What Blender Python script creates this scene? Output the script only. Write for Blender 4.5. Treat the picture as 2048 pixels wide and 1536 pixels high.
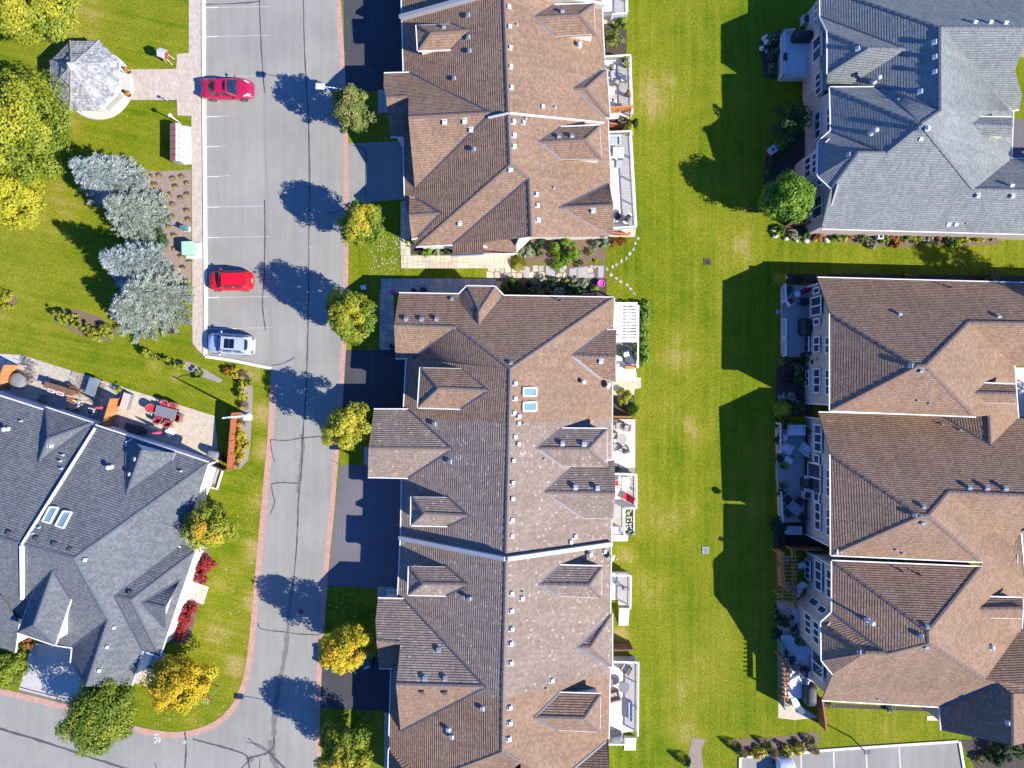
import bpy, bmesh, math, random
import numpy as np
from mathutils import Vector, Matrix
for o in list(bpy.data.objects): bpy.data.objects.remove(o)
SC = bpy.context.scene
C = SC.collection
rnd = random.Random(7)
R = math.radians
# ------------------------------------------------------------------ camera, sky, sun, exposure
H = 64.5            # drone height (m)
S = 22.0            # photograph pixels (2048 wide) per metre on the ground
cam = bpy.data.cameras.new('Camera'); camo = bpy.data.objects.new('Camera', cam); C.objects.link(camo)
camo.location = (0, 0, H); camo.rotation_euler = (0, 0, 0)
cam.sensor_width = 36.0; cam.lens = 36.0 * H / (2048.0 / S); cam.clip_end = 6000; cam.clip_start = 0.5
SC.camera = camo
SUN_EL = R(37.0); SUN_V = Vector((0.889 * math.cos(SUN_EL), -0.456 * math.cos(SUN_EL), math.sin(SUN_EL)))  # towards the sun
wd = bpy.data.worlds.new('World'); SC.world = wd; wd.use_nodes = True
wn = wd.node_tree; wn.nodes.clear()
sky = wn.nodes.new('ShaderNodeTexSky'); sky.sky_type = 'NISHITA'; sky.sun_disc = False
sky.sun_elevation = SUN_EL; sky.sun_rotation = math.atan2(SUN_V.x, SUN_V.y)
sky.air_density = 1.0; sky.dust_density = 0.0; sky.ozone_density = 5.0
bg = wn.nodes.new('ShaderNodeBackground'); bg.inputs[1].default_value = 0.082
wo = wn.nodes.new('ShaderNodeOutputWorld')
tn = wn.nodes.new('ShaderNodeMix'); tn.data_type = 'RGBA'; tn.blend_type = 'MULTIPLY'; tn.inputs[0].default_value = 1.0; tn.inputs[7].default_value = (0.42, 0.92, 1.75, 1)   # tint added over the sky so its light turns the shadows blue
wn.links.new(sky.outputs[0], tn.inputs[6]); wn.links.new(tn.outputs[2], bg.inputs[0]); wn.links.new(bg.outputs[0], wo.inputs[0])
sl = bpy.data.lights.new('Sun', 'SUN'); sl.energy = 4.6; sl.angle = R(0.5); sl.color = (1.0, 0.95, 0.86)
so = bpy.data.objects.new('Sun', sl); C.objects.link(so)
so.rotation_euler = (-SUN_V).to_track_quat('-Z', 'Y').to_euler(); so.location = (30, -15, 60)
SC.view_settings.view_transform = 'Standard'; SC.view_settings.look = 'None'
SC.view_settings.gamma = 1.0; SC.view_settings.use_curve_mapping = False
SC.view_settings.exposure = 1.08
SC.render.engine = 'CYCLES'
# ------------------------------------------------------------------ helpers
def W(px, py, h=0.0):
    """photograph pixel + height above ground -> point in the place (metres)"""
    k = (1 - h / H) / S
    return Vector(((px - 1024.0) * k, -(py - 768.0) * k, h))
ORG = {}
def link(o, parent=None):
    C.objects.link(o)
    if parent is not None: o.parent = parent
    return o
def tag(o, label=None, cat=None, group=None, kind=None):
    if label: o['label'] = label
    if cat: o['category'] = cat
    if group: o['group'] = group
    if kind: o['kind'] = kind
    return o
def thing(name, label, cat, loc, group=None, rot=0.0):
    o = bpy.data.objects.new(name, None); o.empty_display_size = 0.3
    o.location = loc; o.rotation_euler = (0, 0, rot); C.objects.link(o)
    ORG[o.name] = Vector(loc)
    return tag(o, label, cat, group)
class MB:
    def __init__(s): s.v = []; s.f = []; s.m = []; s.uv = None
    def add(s, vs, fs, m=0):
        b = len(s.v); s.v += [tuple(v) for v in vs]; s.f += [tuple(b + i for i in f) for f in fs]; s.m += [m] * len(fs); return s
    def box(s, c, d, rz=0.0, m=0, rot=None):
        x, y, z = d[0] / 2, d[1] / 2, d[2] / 2
        M = rot if rot is not None else Matrix.Rotation(rz, 3, 'Z')
        vs = [Vector(c) + M @ Vector((sx * x, sy * y, sz * z)) for sz in (-1, 1) for sx, sy in ((-1, -1), (1, -1), (1, 1), (-1, 1))]
        return s.add(vs, [(3, 2, 1, 0), (4, 5, 6, 7), (0, 1, 5, 4), (1, 2, 6, 5), (2, 3, 7, 6), (3, 0, 4, 7)], m)
    def bar(s, a, b, w, h, m=0, up=(0, 0, 1)):
        a = Vector(a); b = Vector(b); d = b - a; L = d.length
        if L < 1e-6: return s
        d.normalize(); u = Vector(up); sd = d.cross(u)
        if sd.length < 1e-4: sd = d.cross(Vector((1, 0, 0)))
        sd.normalize(); u = sd.cross(d)
        M = Matrix((d, sd, u)).transposed()
        return s.box((a + b) / 2, (L, w, h), m=m, rot=M)
    def tube(s, a, b, r0, r1=None, n=8, m=0, cap=True):
        a = Vector(a); b = Vector(b); r1 = r0 if r1 is None else r1
        d = (b - a).normalized(); u = d.orthogonal().normalized(); w = d.cross(u)
        vs = []
        for p, r in ((a, r0), (b, r1)):
            for i in range(n):
                t = 2 * math.pi * i / n; vs.append(p + (u * math.cos(t) + w * math.sin(t)) * r)
        fs = [(i, (i + 1) % n, n + (i + 1) % n, n + i) for i in range(n)]
        if cap: fs += [tuple(range(n - 1, -1, -1)), tuple(range(n, 2 * n))]
        return s.add(vs, fs, m)
    def lathe(s, c, prof, n=12, m=0, sx=1.0, sy=1.0):
        vs = []; c = Vector(c)
        for r, z in prof:
            for i in range(n):
                t = 2 * math.pi * i / n; vs.append(c + Vector((r * math.cos(t) * sx, r * math.sin(t) * sy, z)))
        fs = []
        for k in range(len(prof) - 1):
            for i in range(n):
                fs.append((k * n + i, k * n + (i + 1) % n, (k + 1) * n + (i + 1) % n, (k + 1) * n + i))
        fs.append(tuple(range(n - 1, -1, -1))); fs.append(tuple((len(prof) - 1) * n + i for i in range(n)))
        return s.add(vs, fs, m)
    def prism(s, poly, z0, z1, m=0):
        poly = [Vector((p[0], p[1], 0)) for p in poly]
        a = sum(poly[i].x * poly[(i + 1) % len(poly)].y - poly[(i + 1) % len(poly)].x * poly[i].y for i in range(len(poly)))
        if a < 0: poly = poly[::-1]
        n = len(poly)
        vs = [(p.x, p.y, z0) for p in poly] + [(p.x, p.y, z1) for p in poly]
        fs = [tuple(range(n - 1, -1, -1)), tuple(range(n, 2 * n))] + [(i, (i + 1) % n, n + (i + 1) % n, n + i) for i in range(n)]
        return s.add(vs, fs, m)
    def slab(s, poly3, t, m=0, ms=None):
        """a polygon in space with a vertical thickness t below it"""
        ms = m if ms is None else ms
        P = [Vector(p) for p in poly3]
        a = sum(P[i].x * P[(i + 1) % len(P)].y - P[(i + 1) % len(P)].x * P[i].y for i in range(len(P)))
        if a < 0: P = P[::-1]
        n = len(P); dn = Vector((0, 0, -t))
        s.add(P, [tuple(range(n))], m)
        s.add(P + [p + dn for p in P], [tuple(range(2 * n - 1, n - 1, -1))] + [(n + i, n + (i + 1) % n, (i + 1) % n, i) for i in range(n)], ms)
        return s
    def build(s, name, mats, parent=None, smooth=False, local=False, bevel=0.0):
        me = bpy.data.meshes.new(name)
        off = Vector((0, 0, 0))
        if parent is not None and not local:
            off = ORG.get(parent.name, Vector((0, 0, 0)))
        me.from_pydata([tuple(Vector(v) - off) for v in s.v], [], s.f)
        if not isinstance(mats, (list, tuple)): mats = [mats]
        for mt in mats: me.materials.append(mt)
        if len(mats) > 1: me.polygons.foreach_set('material_index', s.m)
        if smooth: me.polygons.foreach_set('use_smooth', [True] * len(me.polygons))
        me.update()
        o = bpy.data.objects.new(name, me); link(o, parent)
        if parent is not None: ORG[o.name] = off
        if bevel > 0:
            bm = bmesh.new(); bm.from_mesh(me)
            bmesh.ops.bevel(bm, geom=bm.edges[:], offset=bevel, segments=1, affect='EDGES'); bm.to_mesh(me); bm.free()
        return o
_ub = {}
def ubox(name, mat, parent, c, d, rz=0.0, local=True):
    """small box piece; all boxes of a material share one mesh"""
    k = (name, mat.name)
    if k not in _ub:
        b = MB().box((0, 0, 0), (1, 1, 1)); me = bpy.data.meshes.new(name); me.from_pydata(b.v, [], b.f); me.materials.append(mat); _ub[k] = me
    o = bpy.data.objects.new(name, _ub[k]); link(o, parent)
    c = Vector(c)
    if not local and parent is not None: c = c - ORG.get(parent.name, Vector((0, 0, 0)))
    o.location = c; o.scale = d; o.rotation_euler = (0, 0, rz); return o
def struct(o): o['kind'] = 'structure'; return o
# ------------------------------------------------------------------ materials
def mat(name):
    m = bpy.data.materials.new(name); m.use_nodes = True
    nt = m.node_tree; nt.nodes.clear()
    out = nt.nodes.new('ShaderNodeOutputMaterial'); p = nt.nodes.new('ShaderNodeBsdfPrincipled')
    nt.links.new(p.outputs[0], out.inputs[0]); return m, nt, p, out
def nd(nt, t, **kw):
    n = nt.nodes.new('ShaderNode' + t)
    for k, v in kw.items(): setattr(n, k, v)
    return n
def L(nt, a, b): nt.links.new(a, b)
def ramp(nt, stops, fac=None, interp='LINEAR'):
    r = nd(nt, 'ValToRGB'); e = r.color_ramp; e.interpolation = interp
    while len(e.elements) > 1: e.elements.remove(e.elements[-1])
    e.elements[0].position = stops[0][0]; e.elements[0].color = (*stops[0][1], 1)
    for p, c in stops[1:]:
        x = e.elements.new(p); x.color = (*c, 1)
    if fac is not None: L(nt, fac, r.inputs[0])
    return r
def math_(nt, op, a, b=None, c=None):
    n = nd(nt, 'Math', operation=op)
    for i, x in enumerate((a, b, c)):
        if x is None: continue
        if isinstance(x, (int, float)): n.inputs[i].default_value = x
        else: L(nt, x, n.inputs[i])
    return n.outputs[0]
def noise(nt, vec, scale, detail=4, rough=0.55, dist=0.0):
    n = nd(nt, 'TexNoise'); n.inputs['Scale'].default_value = scale; n.inputs['Detail'].default_value = detail
    n.inputs['Roughness'].default_value = rough; n.inputs['Distortion'].default_value = dist
    if vec is not None: L(nt, vec, n.inputs['Vector'])
    return n.outputs['Fac']
def mixc(nt, fac, a, b, mode='MIX'):
    n = nd(nt, 'Mix', data_type='RGBA', blend_type=mode)
    for i, x in ((0, fac), (6, a), (7, b)):
        if isinstance(x, (int, float)): n.inputs[i].default_value = x
        elif isinstance(x, tuple): n.inputs[i].default_value = (*x, 1)
        else: L(nt, x, n.inputs[i])
    return n.outputs[2]
def bump(nt, p, h, strength, dist):
    b = nd(nt, 'Bump'); b.inputs['Strength'].default_value = strength; b.inputs['Distance'].default_value = dist
    L(nt, h, b.inputs['Height']); L(nt, b.outputs[0], p.inputs['Normal'])
def pos(nt): return nd(nt, 'NewGeometry').outputs['Position']
def objc(nt): return nd(nt, 'TexCoord').outputs['Object']
def stretch(nt, vec, s, rz=0.0):
    m = nd(nt, 'Mapping'); m.inputs['Scale'].default_value = s; m.inputs['Rotation'].default_value = (0, 0, rz)
    L(nt, vec, m.inputs[0]); return m.outputs[0]
def plain(name, col, rough=0.6, var=0.12, scale=3.0, metal=0.0, bmp=0.0, spec=0.5, coat=0.0, grain=0.0):
    m, nt, p, o = mat(name); v = pos(nt)
    f = noise(nt, v, scale, 5, 0.6)
    c = mixc(nt, f, tuple(x * (1 - var) for x in col), tuple(min(1, x * (1 + var)) for x in col))
    L(nt, c, p.inputs['Base Color']); p.inputs['Roughness'].default_value = rough; p.inputs['Metallic'].default_value = metal
    p.inputs['Specular IOR Level'].default_value = spec; p.inputs['Coat Weight'].default_value = coat
    if coat: p.inputs['Coat Roughness'].default_value = 0.05
    if bmp: bump(nt, p, noise(nt, v, scale * 8, 3), bmp, 0.02)
    return m
def shingle(name, c_dark, c_mid, c_light, row=0.2, tab=0.19, fleck=None, contrast=1.0):
    m, nt, p, o = mat(name)
    uv = nd(nt, 'UVMap').outputs[0]; sp = nd(nt, 'SeparateXYZ'); L(nt, uv, sp.inputs[0])
    u, v = sp.outputs[0], sp.outputs[1]
    vr = math_(nt, 'DIVIDE', v, row); rowi = math_(nt, 'FLOOR', vr); fv = math_(nt, 'FRACT', vr)
    off = nd(nt, 'TexWhiteNoise', noise_dimensions='1D'); L(nt, rowi, off.inputs['W'])
    ur = math_(nt, 'ADD', math_(nt, 'DIVIDE', u, tab), math_(nt, 'MULTIPLY', off.outputs[0], 7.3)); tabi = math_(nt, 'FLOOR', ur); fu = math_(nt, 'FRACT', ur)
    cx = nd(nt, 'CombineXYZ'); L(nt, tabi, cx.inputs[0]); L(nt, rowi, cx.inputs[1])
    wnz = nd(nt, 'TexWhiteNoise', noise_dimensions='2D'); L(nt, cx.outputs[0], wnz.inputs['Vector'])
    r = ramp(nt, [(0.0, c_dark), (0.45, c_mid), (0.90, c_light), (0.95, c_light), (1.0, fleck or c_light)], wnz.outputs[0])
    big = noise(nt, pos(nt), 0.28, 4, 0.6)
    col = mixc(nt, 0.55, r.outputs[0], ramp(nt, [(0.3, tuple(x * 0.82 for x in (1, 1, 1))), (0.7, (1.12, 1.1, 1.08))], big).outputs[0], 'MULTIPLY')
    su = nd(nt, 'CombineXYZ'); L(nt, math_(nt, 'MULTIPLY', u, 1.7), su.inputs[0]); L(nt, math_(nt, 'MULTIPLY', v, 0.13), su.inputs[1])
    stk = noise(nt, su.outputs[0], 1.0, 5, 0.65)
    col = mixc(nt, 0.6, col, ramp(nt, [(0.32, (0.78, 0.77, 0.76)), (0.55, (1, 1, 1)), (0.75, (1.16, 1.14, 1.12))], stk).outputs[0], 'MULTIPLY')
    lic = noise(nt, pos(nt), 1.9, 7, 0.75)
    col = mixc(nt, math_(nt, 'MULTIPLY', math_(nt, 'GREATER_THAN', lic, 0.665), 0.22), col, (0.09, 0.085, 0.07))
    fine = noise(nt, pos(nt), 26.0, 2, 0.7)
    col = mixc(nt, 0.5, col, ramp(nt, [(0.3, (0.72, 0.72, 0.72)), (0.75, (1.25, 1.25, 1.25))], fine).outputs[0], 'MULTIPLY')
    # the printed dark band at the butt of every laminated course, and the cut-outs between its tabs
    band = math_(nt, 'LESS_THAN', fv, 0.34)
    gap = math_(nt, 'MULTIPLY', math_(nt, 'LESS_THAN', fu, 0.45), math_(nt, 'LESS_THAN', fv, 0.62))
    dk = math_(nt, 'MAXIMUM', math_(nt, 'MULTIPLY', band, 0.33 * contrast), math_(nt, 'MULTIPLY', gap, 0.2 * contrast))
    col = mixc(nt, dk, col, tuple(x * 0.38 for x in c_dark))
    L(nt, col, p.inputs['Base Color']); p.inputs['Roughness'].default_value = 0.92; p.inputs['Specular IOR Level'].default_value = 0.15
    # every course: a short steep butt edge, then the slab sloping back under the next one
    saw = math_(nt, 'MINIMUM', math_(nt, 'DIVIDE', fv, 0.32), math_(nt, 'DIVIDE', math_(nt, 'SUBTRACT', 1.0, fv), 0.68))
    hgt = math_(nt, 'ADD', saw, math_(nt, 'MULTIPLY', wnz.outputs[0], 0.2))
    bump(nt, p, hgt, 1.0, 0.034)
    return m
def bricks(name, c1, c2, cm, bw, bh, rz=0.0, mortar=0.012, bmp=0.3, offset=0.5, rough=0.9, var=0.5):
    m, nt, p, o = mat(name); v = stretch(nt, pos(nt), (1, 1, 1), rz)
    b = nd(nt, 'TexBrick'); b.offset = offset; L(nt, v, b.inputs['Vector'])
    b.inputs['Color1'].default_value = (*c1, 1); b.inputs['Color2'].default_value = (*c2, 1); b.inputs['Mortar'].default_value = (*cm, 1)
    b.inputs['Scale'].default_value = 1.0; b.inputs['Mortar Size'].default_value = mortar; b.inputs['Brick Width'].default_value = bw; b.inputs['Row Height'].default_value = bh
    n = noise(nt, v, 2.0, 5, 0.65)
    c = mixc(nt, var, b.outputs[0], ramp(nt, [(0.3, (0.7, 0.7, 0.7)), (0.7, (1.25, 1.22, 1.18))], n).outputs[0], 'MULTIPLY')
    L(nt, c, p.inputs['Base Color']); p.inputs['Roughness'].default_value = rough; p.inputs['Specular IOR Level'].default_value = 0.2
    bump(nt, p, math_(nt, 'SUBTRACT', 1.0, b.outputs[1]), bmp, 0.01); return m
def asphalt(name, base, crackle=0.0):
    m, nt, p, o = mat(name); v = pos(nt)
    f1 = noise(nt, v, 0.18, 5, 0.6); f2 = noise(nt, v, 40.0, 2, 0.8); f3 = noise(nt, stretch(nt, v, (1.6, 0.12, 1)), 1.0, 5, 0.65)
    c = ramp(nt, [(0.3, tuple(x * 0.86 for x in base)), (0.72, tuple(x * 1.12 for x in base))], f1).outputs[0]
    c = mixc(nt, 0.55, c, ramp(nt, [(0.25, (0.62, 0.62, 0.62)), (0.8, (1.38, 1.38, 1.36))], f2).outputs[0], 'MULTIPLY')
    c = mixc(nt, 0.35, c, ramp(nt, [(0.35, (0.8, 0.8, 0.8)), (0.7, (1.2, 1.2, 1.19))], f3).outputs[0], 'MULTIPLY')
    if crackle:
        sc = noise(nt, stretch(nt, v, (1, 1, 1), 0.6), 1.3, 8, 0.75, 1.2)
        c = mixc(nt, math_(nt, 'MULTIPLY', math_(nt, 'GREATER_THAN', sc, 0.66), crackle), c, (0.3, 0.3, 0.31))
    L(nt, c, p.inputs['Base Color']); p.inputs['Roughness'].default_value = 0.9; p.inputs['Specular IOR Level'].default_value = 0.2
    bump(nt, p, f2, 0.25, 0.01); return m
def lawn_mat():
    m, nt, p, o = mat('lawn_grass'); v = pos(nt)
    sx = nd(nt, 'SeparateXYZ'); L(nt, v, sx.inputs[0])
    big = noise(nt, v, 0.11, 6, 0.62); mid = noise(nt, v, 0.7, 6, 0.68); fine = noise(nt, v, 4.5, 6, 0.85); vf = noise(nt, stretch(nt, v, (1.0, 0.45, 1)), 12.0, 3, 0.8)
    # mowing runs: along the block on the right, across the park on the left
    st_r = noise(nt, stretch(nt, v, (1.9, 0.06, 1)), 1.0, 4, 0.6)
    st_l = noise(nt, stretch(nt, stretch(nt, v, (1, 1, 1), R(12)), (0.07, 1.5, 1)), 1.0, 4, 0.6)
    isl = math_(nt, 'LESS_THAN', sx.outputs[0], -20.0)
    st = nd(nt, 'Mix', data_type='FLOAT'); L(nt, isl, st.inputs[0]); L(nt, st_r, st.inputs[2]); L(nt, st_l, st.inputs[3])
    f = math_(nt, 'ADD', math_(nt, 'MULTIPLY', big, 0.54), math_(nt, 'ADD', math_(nt, 'MULTIPLY', mid, 0.36), math_(nt, 'MULTIPLY', st.outputs[0], 0.48)))
    # worn and dry places
    dry = None
    for (px, py, r, k) in DRY:
        q = W(px, py); d = nd(nt, 'VectorMath', operation='DISTANCE'); L(nt, v, d.inputs[0]); d.inputs[1].default_value = q
        t = math_(nt, 'MULTIPLY', math_(nt, 'MAXIMUM', math_(nt, 'SUBTRACT', 1.0, math_(nt, 'DIVIDE', d.outputs['Value'], r)), 0.0), k)
        dry = t if dry is None else math_(nt, 'MAXIMUM', dry, t)
    f = math_(nt, 'ADD', f, math_(nt, 'MULTIPLY', dry, math_(nt, 'ADD', 0.25, mid)))
    c = ramp(nt, [(0.45, (0.048, 0.112, 0.002)), (0.57, (0.092, 0.145, 0.003)), (0.67, (0.145, 0.174, 0.006)), (0.82, (0.205, 0.205, 0.014)), (1.0, (0.32, 0.25, 0.075))], f).outputs[0]
    c = mixc(nt, 0.75, c, ramp(nt, [(0.33, (0.42, 0.5, 0.42)), (0.67, (1.5, 1.42, 1.5))], fine).outputs[0], 'MULTIPLY')
    c = mixc(nt, 0.65, c, ramp(nt, [(0.28, (0.4, 0.46, 0.4)), (0.72, (1.5, 1.45, 1.5))], vf).outputs[0], 'MULTIPLY')
    L(nt, c, p.inputs['Base Color']); p.inputs['Roughness'].default_value = 0.9; p.inputs['Specular IOR Level'].default_value = 0.1
    hh = math_(nt, 'ADD', math_(nt, 'MULTIPLY', vf, 0.5), fine)
    bump(nt, p, hh, 0.7, 0.08); return m
DRY = [(525, 830, 1.6, .5), (522, 900, 1.4, .5), (515, 1000, 1.5, .45), (505, 1100, 1.6, .4), (500, 1200, 1.5, .4), (470, 1330, 1.4, .45), (430, 1260, 2.6, .3), (440, 1150, 2.4, .22),
       (380, 1440, 1.6, .3), (1310, 200, 3.2, .38), (1390, 860, 2.4, .34), (1330, 1040, 3.5, .26), (1390, 1370, 4.0, .22), (1370, 1460, 2.4, .35), (1480, 500, 3.0, .2), (1360, 700, 3.2, .26),
       (95, 400, 4.0, .30), (130, 420, 4.0, .22), (150, 20, 4.0, .26), (120, 60, 2.5, .3), (135, 240, 2.0, .35), (300, 340, 2.5, .22), (980, 540, 1.2, .4), (1960, 505, 3.0, .25),
       (310, 735, 1.2, .35), (350, 755, 1.0, .4), (500, 745, 1.4, .4), (300, 630, 2.0, .3), (70, 380, 3.0, .2), (1300, 1180, 3.0, .2), (30, 560, 6, .12), (1250, 1110, 1.5, .4), (1240, 1270, 1.2, .5)]
def wood(name, c1, c2, dirn=0.0, board=0.14, rough=0.75):
    m, nt, p, o = mat(name); v = stretch(nt, pos(nt), (1, 1, 1), dirn)
    sx = nd(nt, 'SeparateXYZ'); L(nt, v, sx.inputs[0])
    b = math_(nt, 'DIVIDE', sx.outputs[0], board); bi = math_(nt, 'FLOOR', b); fb = math_(nt, 'FRACT', b)
    w = nd(nt, 'TexWhiteNoise', noise_dimensions='1D'); L(nt, bi, w.inputs['W'])
    g = noise(nt, stretch(nt, v, (9, 0.8, 1)), 2.0, 5, 0.6)
    c = mixc(nt, math_(nt, 'ADD', math_(nt, 'MULTIPLY', w.outputs[0], 0.5), math_(nt, 'MULTIPLY', g, 0.5)), c1, c2)
    gap = math_(nt, 'LESS_THAN', fb, 0.09)
    c = mixc(nt, math_(nt, 'MULTIPLY', gap, 0.75), c, (0.02, 0.02, 0.02))
    L(nt, c, p.inputs['Base Color']); p.inputs['Roughness'].default_value = rough
    bump(nt, p, math_(nt, 'SUBTRACT', 1.0, gap), 0.5, 0.01); return m
def leafmat(name, stops, rough=0.55, trans=0.35):
    m, nt, p, out = mat(name)
    a = nd(nt, 'Attribute', attribute_name='tint'); r = ramp(nt, stops, a.outputs['Fac'])
    L(nt, r.outputs[0], p.inputs['Base Color']); p.inputs['Roughness'].default_value = rough; p.inputs['Specular IOR Level'].default_value = 0.3
    t = nd(nt, 'BsdfTranslucent'); L(nt, r.outputs[0], t.inputs[0]); mx = nd(nt, 'MixShader'); mx.inputs[0].default_value = trans
    L(nt, p.outputs[0], mx.inputs[1]); L(nt, t.outputs[0], mx.inputs[2]); L(nt, mx.outputs[0], out.inputs[0]); return m
def glassy(name, col, rough=0.06):
    m, nt, p, o = mat(name); v = pos(nt)
    c = mixc(nt, noise(nt, v, 1.4, 3), tuple(x * 0.6 for x in col), tuple(x * 1.4 for x in col)); L(nt, c, p.inputs['Base Color'])
    p.inputs['Roughness'].default_value = rough; p.inputs['Specular IOR Level'].default_value = 0.8; return m
def paint(name, col, flake=0.0):
    m, nt, p, o = mat(name); v = objc(nt)
    c = mixc(nt, noise(nt, v, 1.5, 4), tuple(x * 0.9 for x in col), tuple(min(1, x * 1.06) for x in col)); L(nt, c, p.inputs['Base Color'])
    p.inputs['Roughness'].default_value = 0.32; p.inputs['Metallic'].default_value = flake; p.inputs['Coat Weight'].default_value = 0.9; p.inputs['Coat Roughness'].default_value = 0.04; return m
M = {}
M['lawn'] = lawn_mat()
M['road'] = asphalt('aged_asphalt', (0.262, 0.252, 0.218))
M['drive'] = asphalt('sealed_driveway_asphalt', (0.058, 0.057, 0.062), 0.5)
M['drive_grey'] = asphalt('worn_driveway_asphalt', (0.13, 0.122, 0.13))
M['lot'] = asphalt('parking_asphalt', (0.25, 0.241, 0.21))
M['conc'] = plain('poured_concrete', (0.40, 0.38, 0.35), 0.9, 0.16, 1.6, bmp=0.2)
M['conc_pale'] = plain('pale_concrete', (0.47, 0.45, 0.41), 0.9, 0.12, 1.6, bmp=0.15)
M['kerbc'] = plain('kerb_concrete', (0.60, 0.55, 0.47), 0.9, 0.12, 2.0, bmp=0.15)
M['pave'] = bricks('tan_paver', (0.42, 0.345, 0.27), (0.50, 0.43, 0.36), (0.25, 0.2, 0.16), 0.22, 0.11, R(90), 0.006, 0.3)
M['pinkbrick'] = bricks('pink_brick_edging', (0.40, 0.22, 0.17), (0.46, 0.28, 0.22), (0.28, 0.22, 0.19), 0.2, 0.1, 0, 0.006, 0.25)
M['patio'] = bricks('patio_cobble', (0.38, 0.335, 0.27), (0.50, 0.44, 0.36), (0.17, 0.14, 0.12), 0.24, 0.17, R(-18), 0.010, 0.4)
M['patio2'] = bricks('patio_paver', (0.45, 0.38, 0.28), (0.52, 0.45, 0.35), (0.25, 0.2, 0.15), 0.22, 0.15, R(-14), 0.008, 0.3)
M['patio3'] = bricks('step_paver', (0.52, 0.42, 0.28), (0.57, 0.49, 0.36), (0.3, 0.24, 0.18), 0.22, 0.15, 0, 0.008, 0.3)
M['mulch'] = plain('bark_mulch', (0.16, 0.105, 0.07), 0.95, 0.55, 9.0, bmp=0.7)
M['drymulch'] = plain('dry_mulch', (0.25, 0.19, 0.145), 0.95, 0.6, 5.0, bmp=0.8)
M['soil'] = plain('dark_soil', (0.06, 0.045, 0.035), 0.95, 0.5, 7.0, bmp=0.7)
M['gravelbed'] = plain('gravel_bed', (0.26, 0.23, 0.2), 0.95, 0.5, 12.0, bmp=0.6)
M['tar'] = plain('crack_tar', (0.07, 0.068, 0.065), 0.7, 0.4, 3.0)
M['tarpale'] = plain('asphalt_patch', (0.145, 0.14, 0.128), 0.85, 0.25, 2.0)
M['line'] = plain('worn_road_paint', (0.50, 0.50, 0.48), 0.8, 0.3, 2.5)
M['linefaint'] = plain('nearly_gone_road_paint', (0.34, 0.335, 0.32), 0.85, 0.2, 2.5)
M['br_tan'] = shingle('tan_brown_shingle', (0.222, 0.140, 0.089), (0.264, 0.170, 0.111), (0.300, 0.198, 0.133), fleck=(0.325, 0.222, 0.158))
M['br_tan2'] = M['br_tan']
M['br_old'] = shingle('weathered_brown_shingle', (0.222, 0.166, 0.127), (0.257, 0.197, 0.153), (0.29, 0.226, 0.18), fleck=(0.44, 0.37, 0.31), contrast=0.9)
M['grey'] = shingle('grey_shingle', (0.178, 0.192, 0.183), (0.212, 0.227, 0.216), (0.245, 0.258, 0.246), fleck=(0.27, 0.283, 0.27), contrast=1.0)
M['slate'] = shingle('slate_grey_shingle', (0.108, 0.115, 0.121), (0.134, 0.142, 0.148), (0.16, 0.168, 0.173), fleck=(0.18, 0.188, 0.192), contrast=0.9)
M['cap_br'] = plain('brown_ridge_cap', (0.155, 0.105, 0.08), 0.9, 0.4, 7.0, bmp=0.4)
M['cap_old'] = plain('weathered_ridge_cap', (0.165, 0.125, 0.10), 0.9, 0.4, 7.0, bmp=0.4)
M['cap_gr'] = plain('grey_ridge_cap', (0.155, 0.16, 0.16), 0.9, 0.4, 7.0, bmp=0.4)
M['cap_sl'] = plain('slate_ridge_cap', (0.085, 0.095, 0.11), 0.9, 0.4, 7.0, bmp=0.4)
M['valley'] = plain('valley_metal', (0.085, 0.095, 0.115), 0.55, 0.25, 4.0, metal=0.3)
M['white'] = plain('white_paint', (0.66, 0.66, 0.645), 0.5, 0.10, 1.3)
M['offwhite'] = plain('cream_siding', (0.66, 0.60, 0.50), 0.7, 0.08, 2.0)
M['greywall'] = plain('grey_flashing', (0.36, 0.36, 0.34), 0.6, 0.1, 2.0)
M['brickwall'] = bricks('mottled_buff_brick', (0.34, 0.30, 0.25), (0.42, 0.38, 0.33), (0.38, 0.35, 0.31), 0.24, 0.08, 0, 0.008, 0.2)
M['pinkwall'] = plain('pink_stucco', (0.42, 0.335, 0.31), 0.9, 0.08, 2.0, bmp=0.1)
M['whitewall'] = plain('white_siding', (0.72, 0.70, 0.66), 0.7, 0.05, 2.0)
M['glass'] = glassy('window_glass', (0.035, 0.05, 0.07))
M['skyglass'] = glassy('skylight_glass', (0.16, 0.27, 0.31), 0.12)
M['vent_w'] = plain('pale_vent_metal', (0.46, 0.47, 0.48), 0.5, 0.35, 0.9)
M['vent_g'] = plain('grey_vent_metal', (0.26, 0.28, 0.29), 0.5, 0.1, 5.0)
M['vent_d'] = plain('dark_vent_plastic', (0.07, 0.075, 0.08), 0.5, 0.1, 5.0)
M['steel'] = plain('galvanised_steel', (0.5, 0.52, 0.53), 0.35, 0.08, 5.0, metal=0.6)
M['polew'] = plain('pale_pole_paint', (0.56, 0.57, 0.58), 0.5, 0.08, 3.0)
M['dark'] = plain('dark_metal', (0.03, 0.032, 0.036), 0.45, 0.2, 4.0)
M['black'] = plain('black_cover', (0.022, 0.023, 0.027), 0.6, 0.3, 3.0)
M['greycover'] = plain('grey_fabric_cover', (0.17, 0.17, 0.175), 0.85, 0.2, 3.0, bmp=0.2)
M['cedar'] = wood('orange_cedar', (0.40, 0.155, 0.045), (0.52, 0.23, 0.075), 0.0, 0.14)
M['cedar_dk'] = wood('stained_cedar', (0.30, 0.085, 0.03), (0.38, 0.13, 0.05), 0.0, 0.14)
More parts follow.
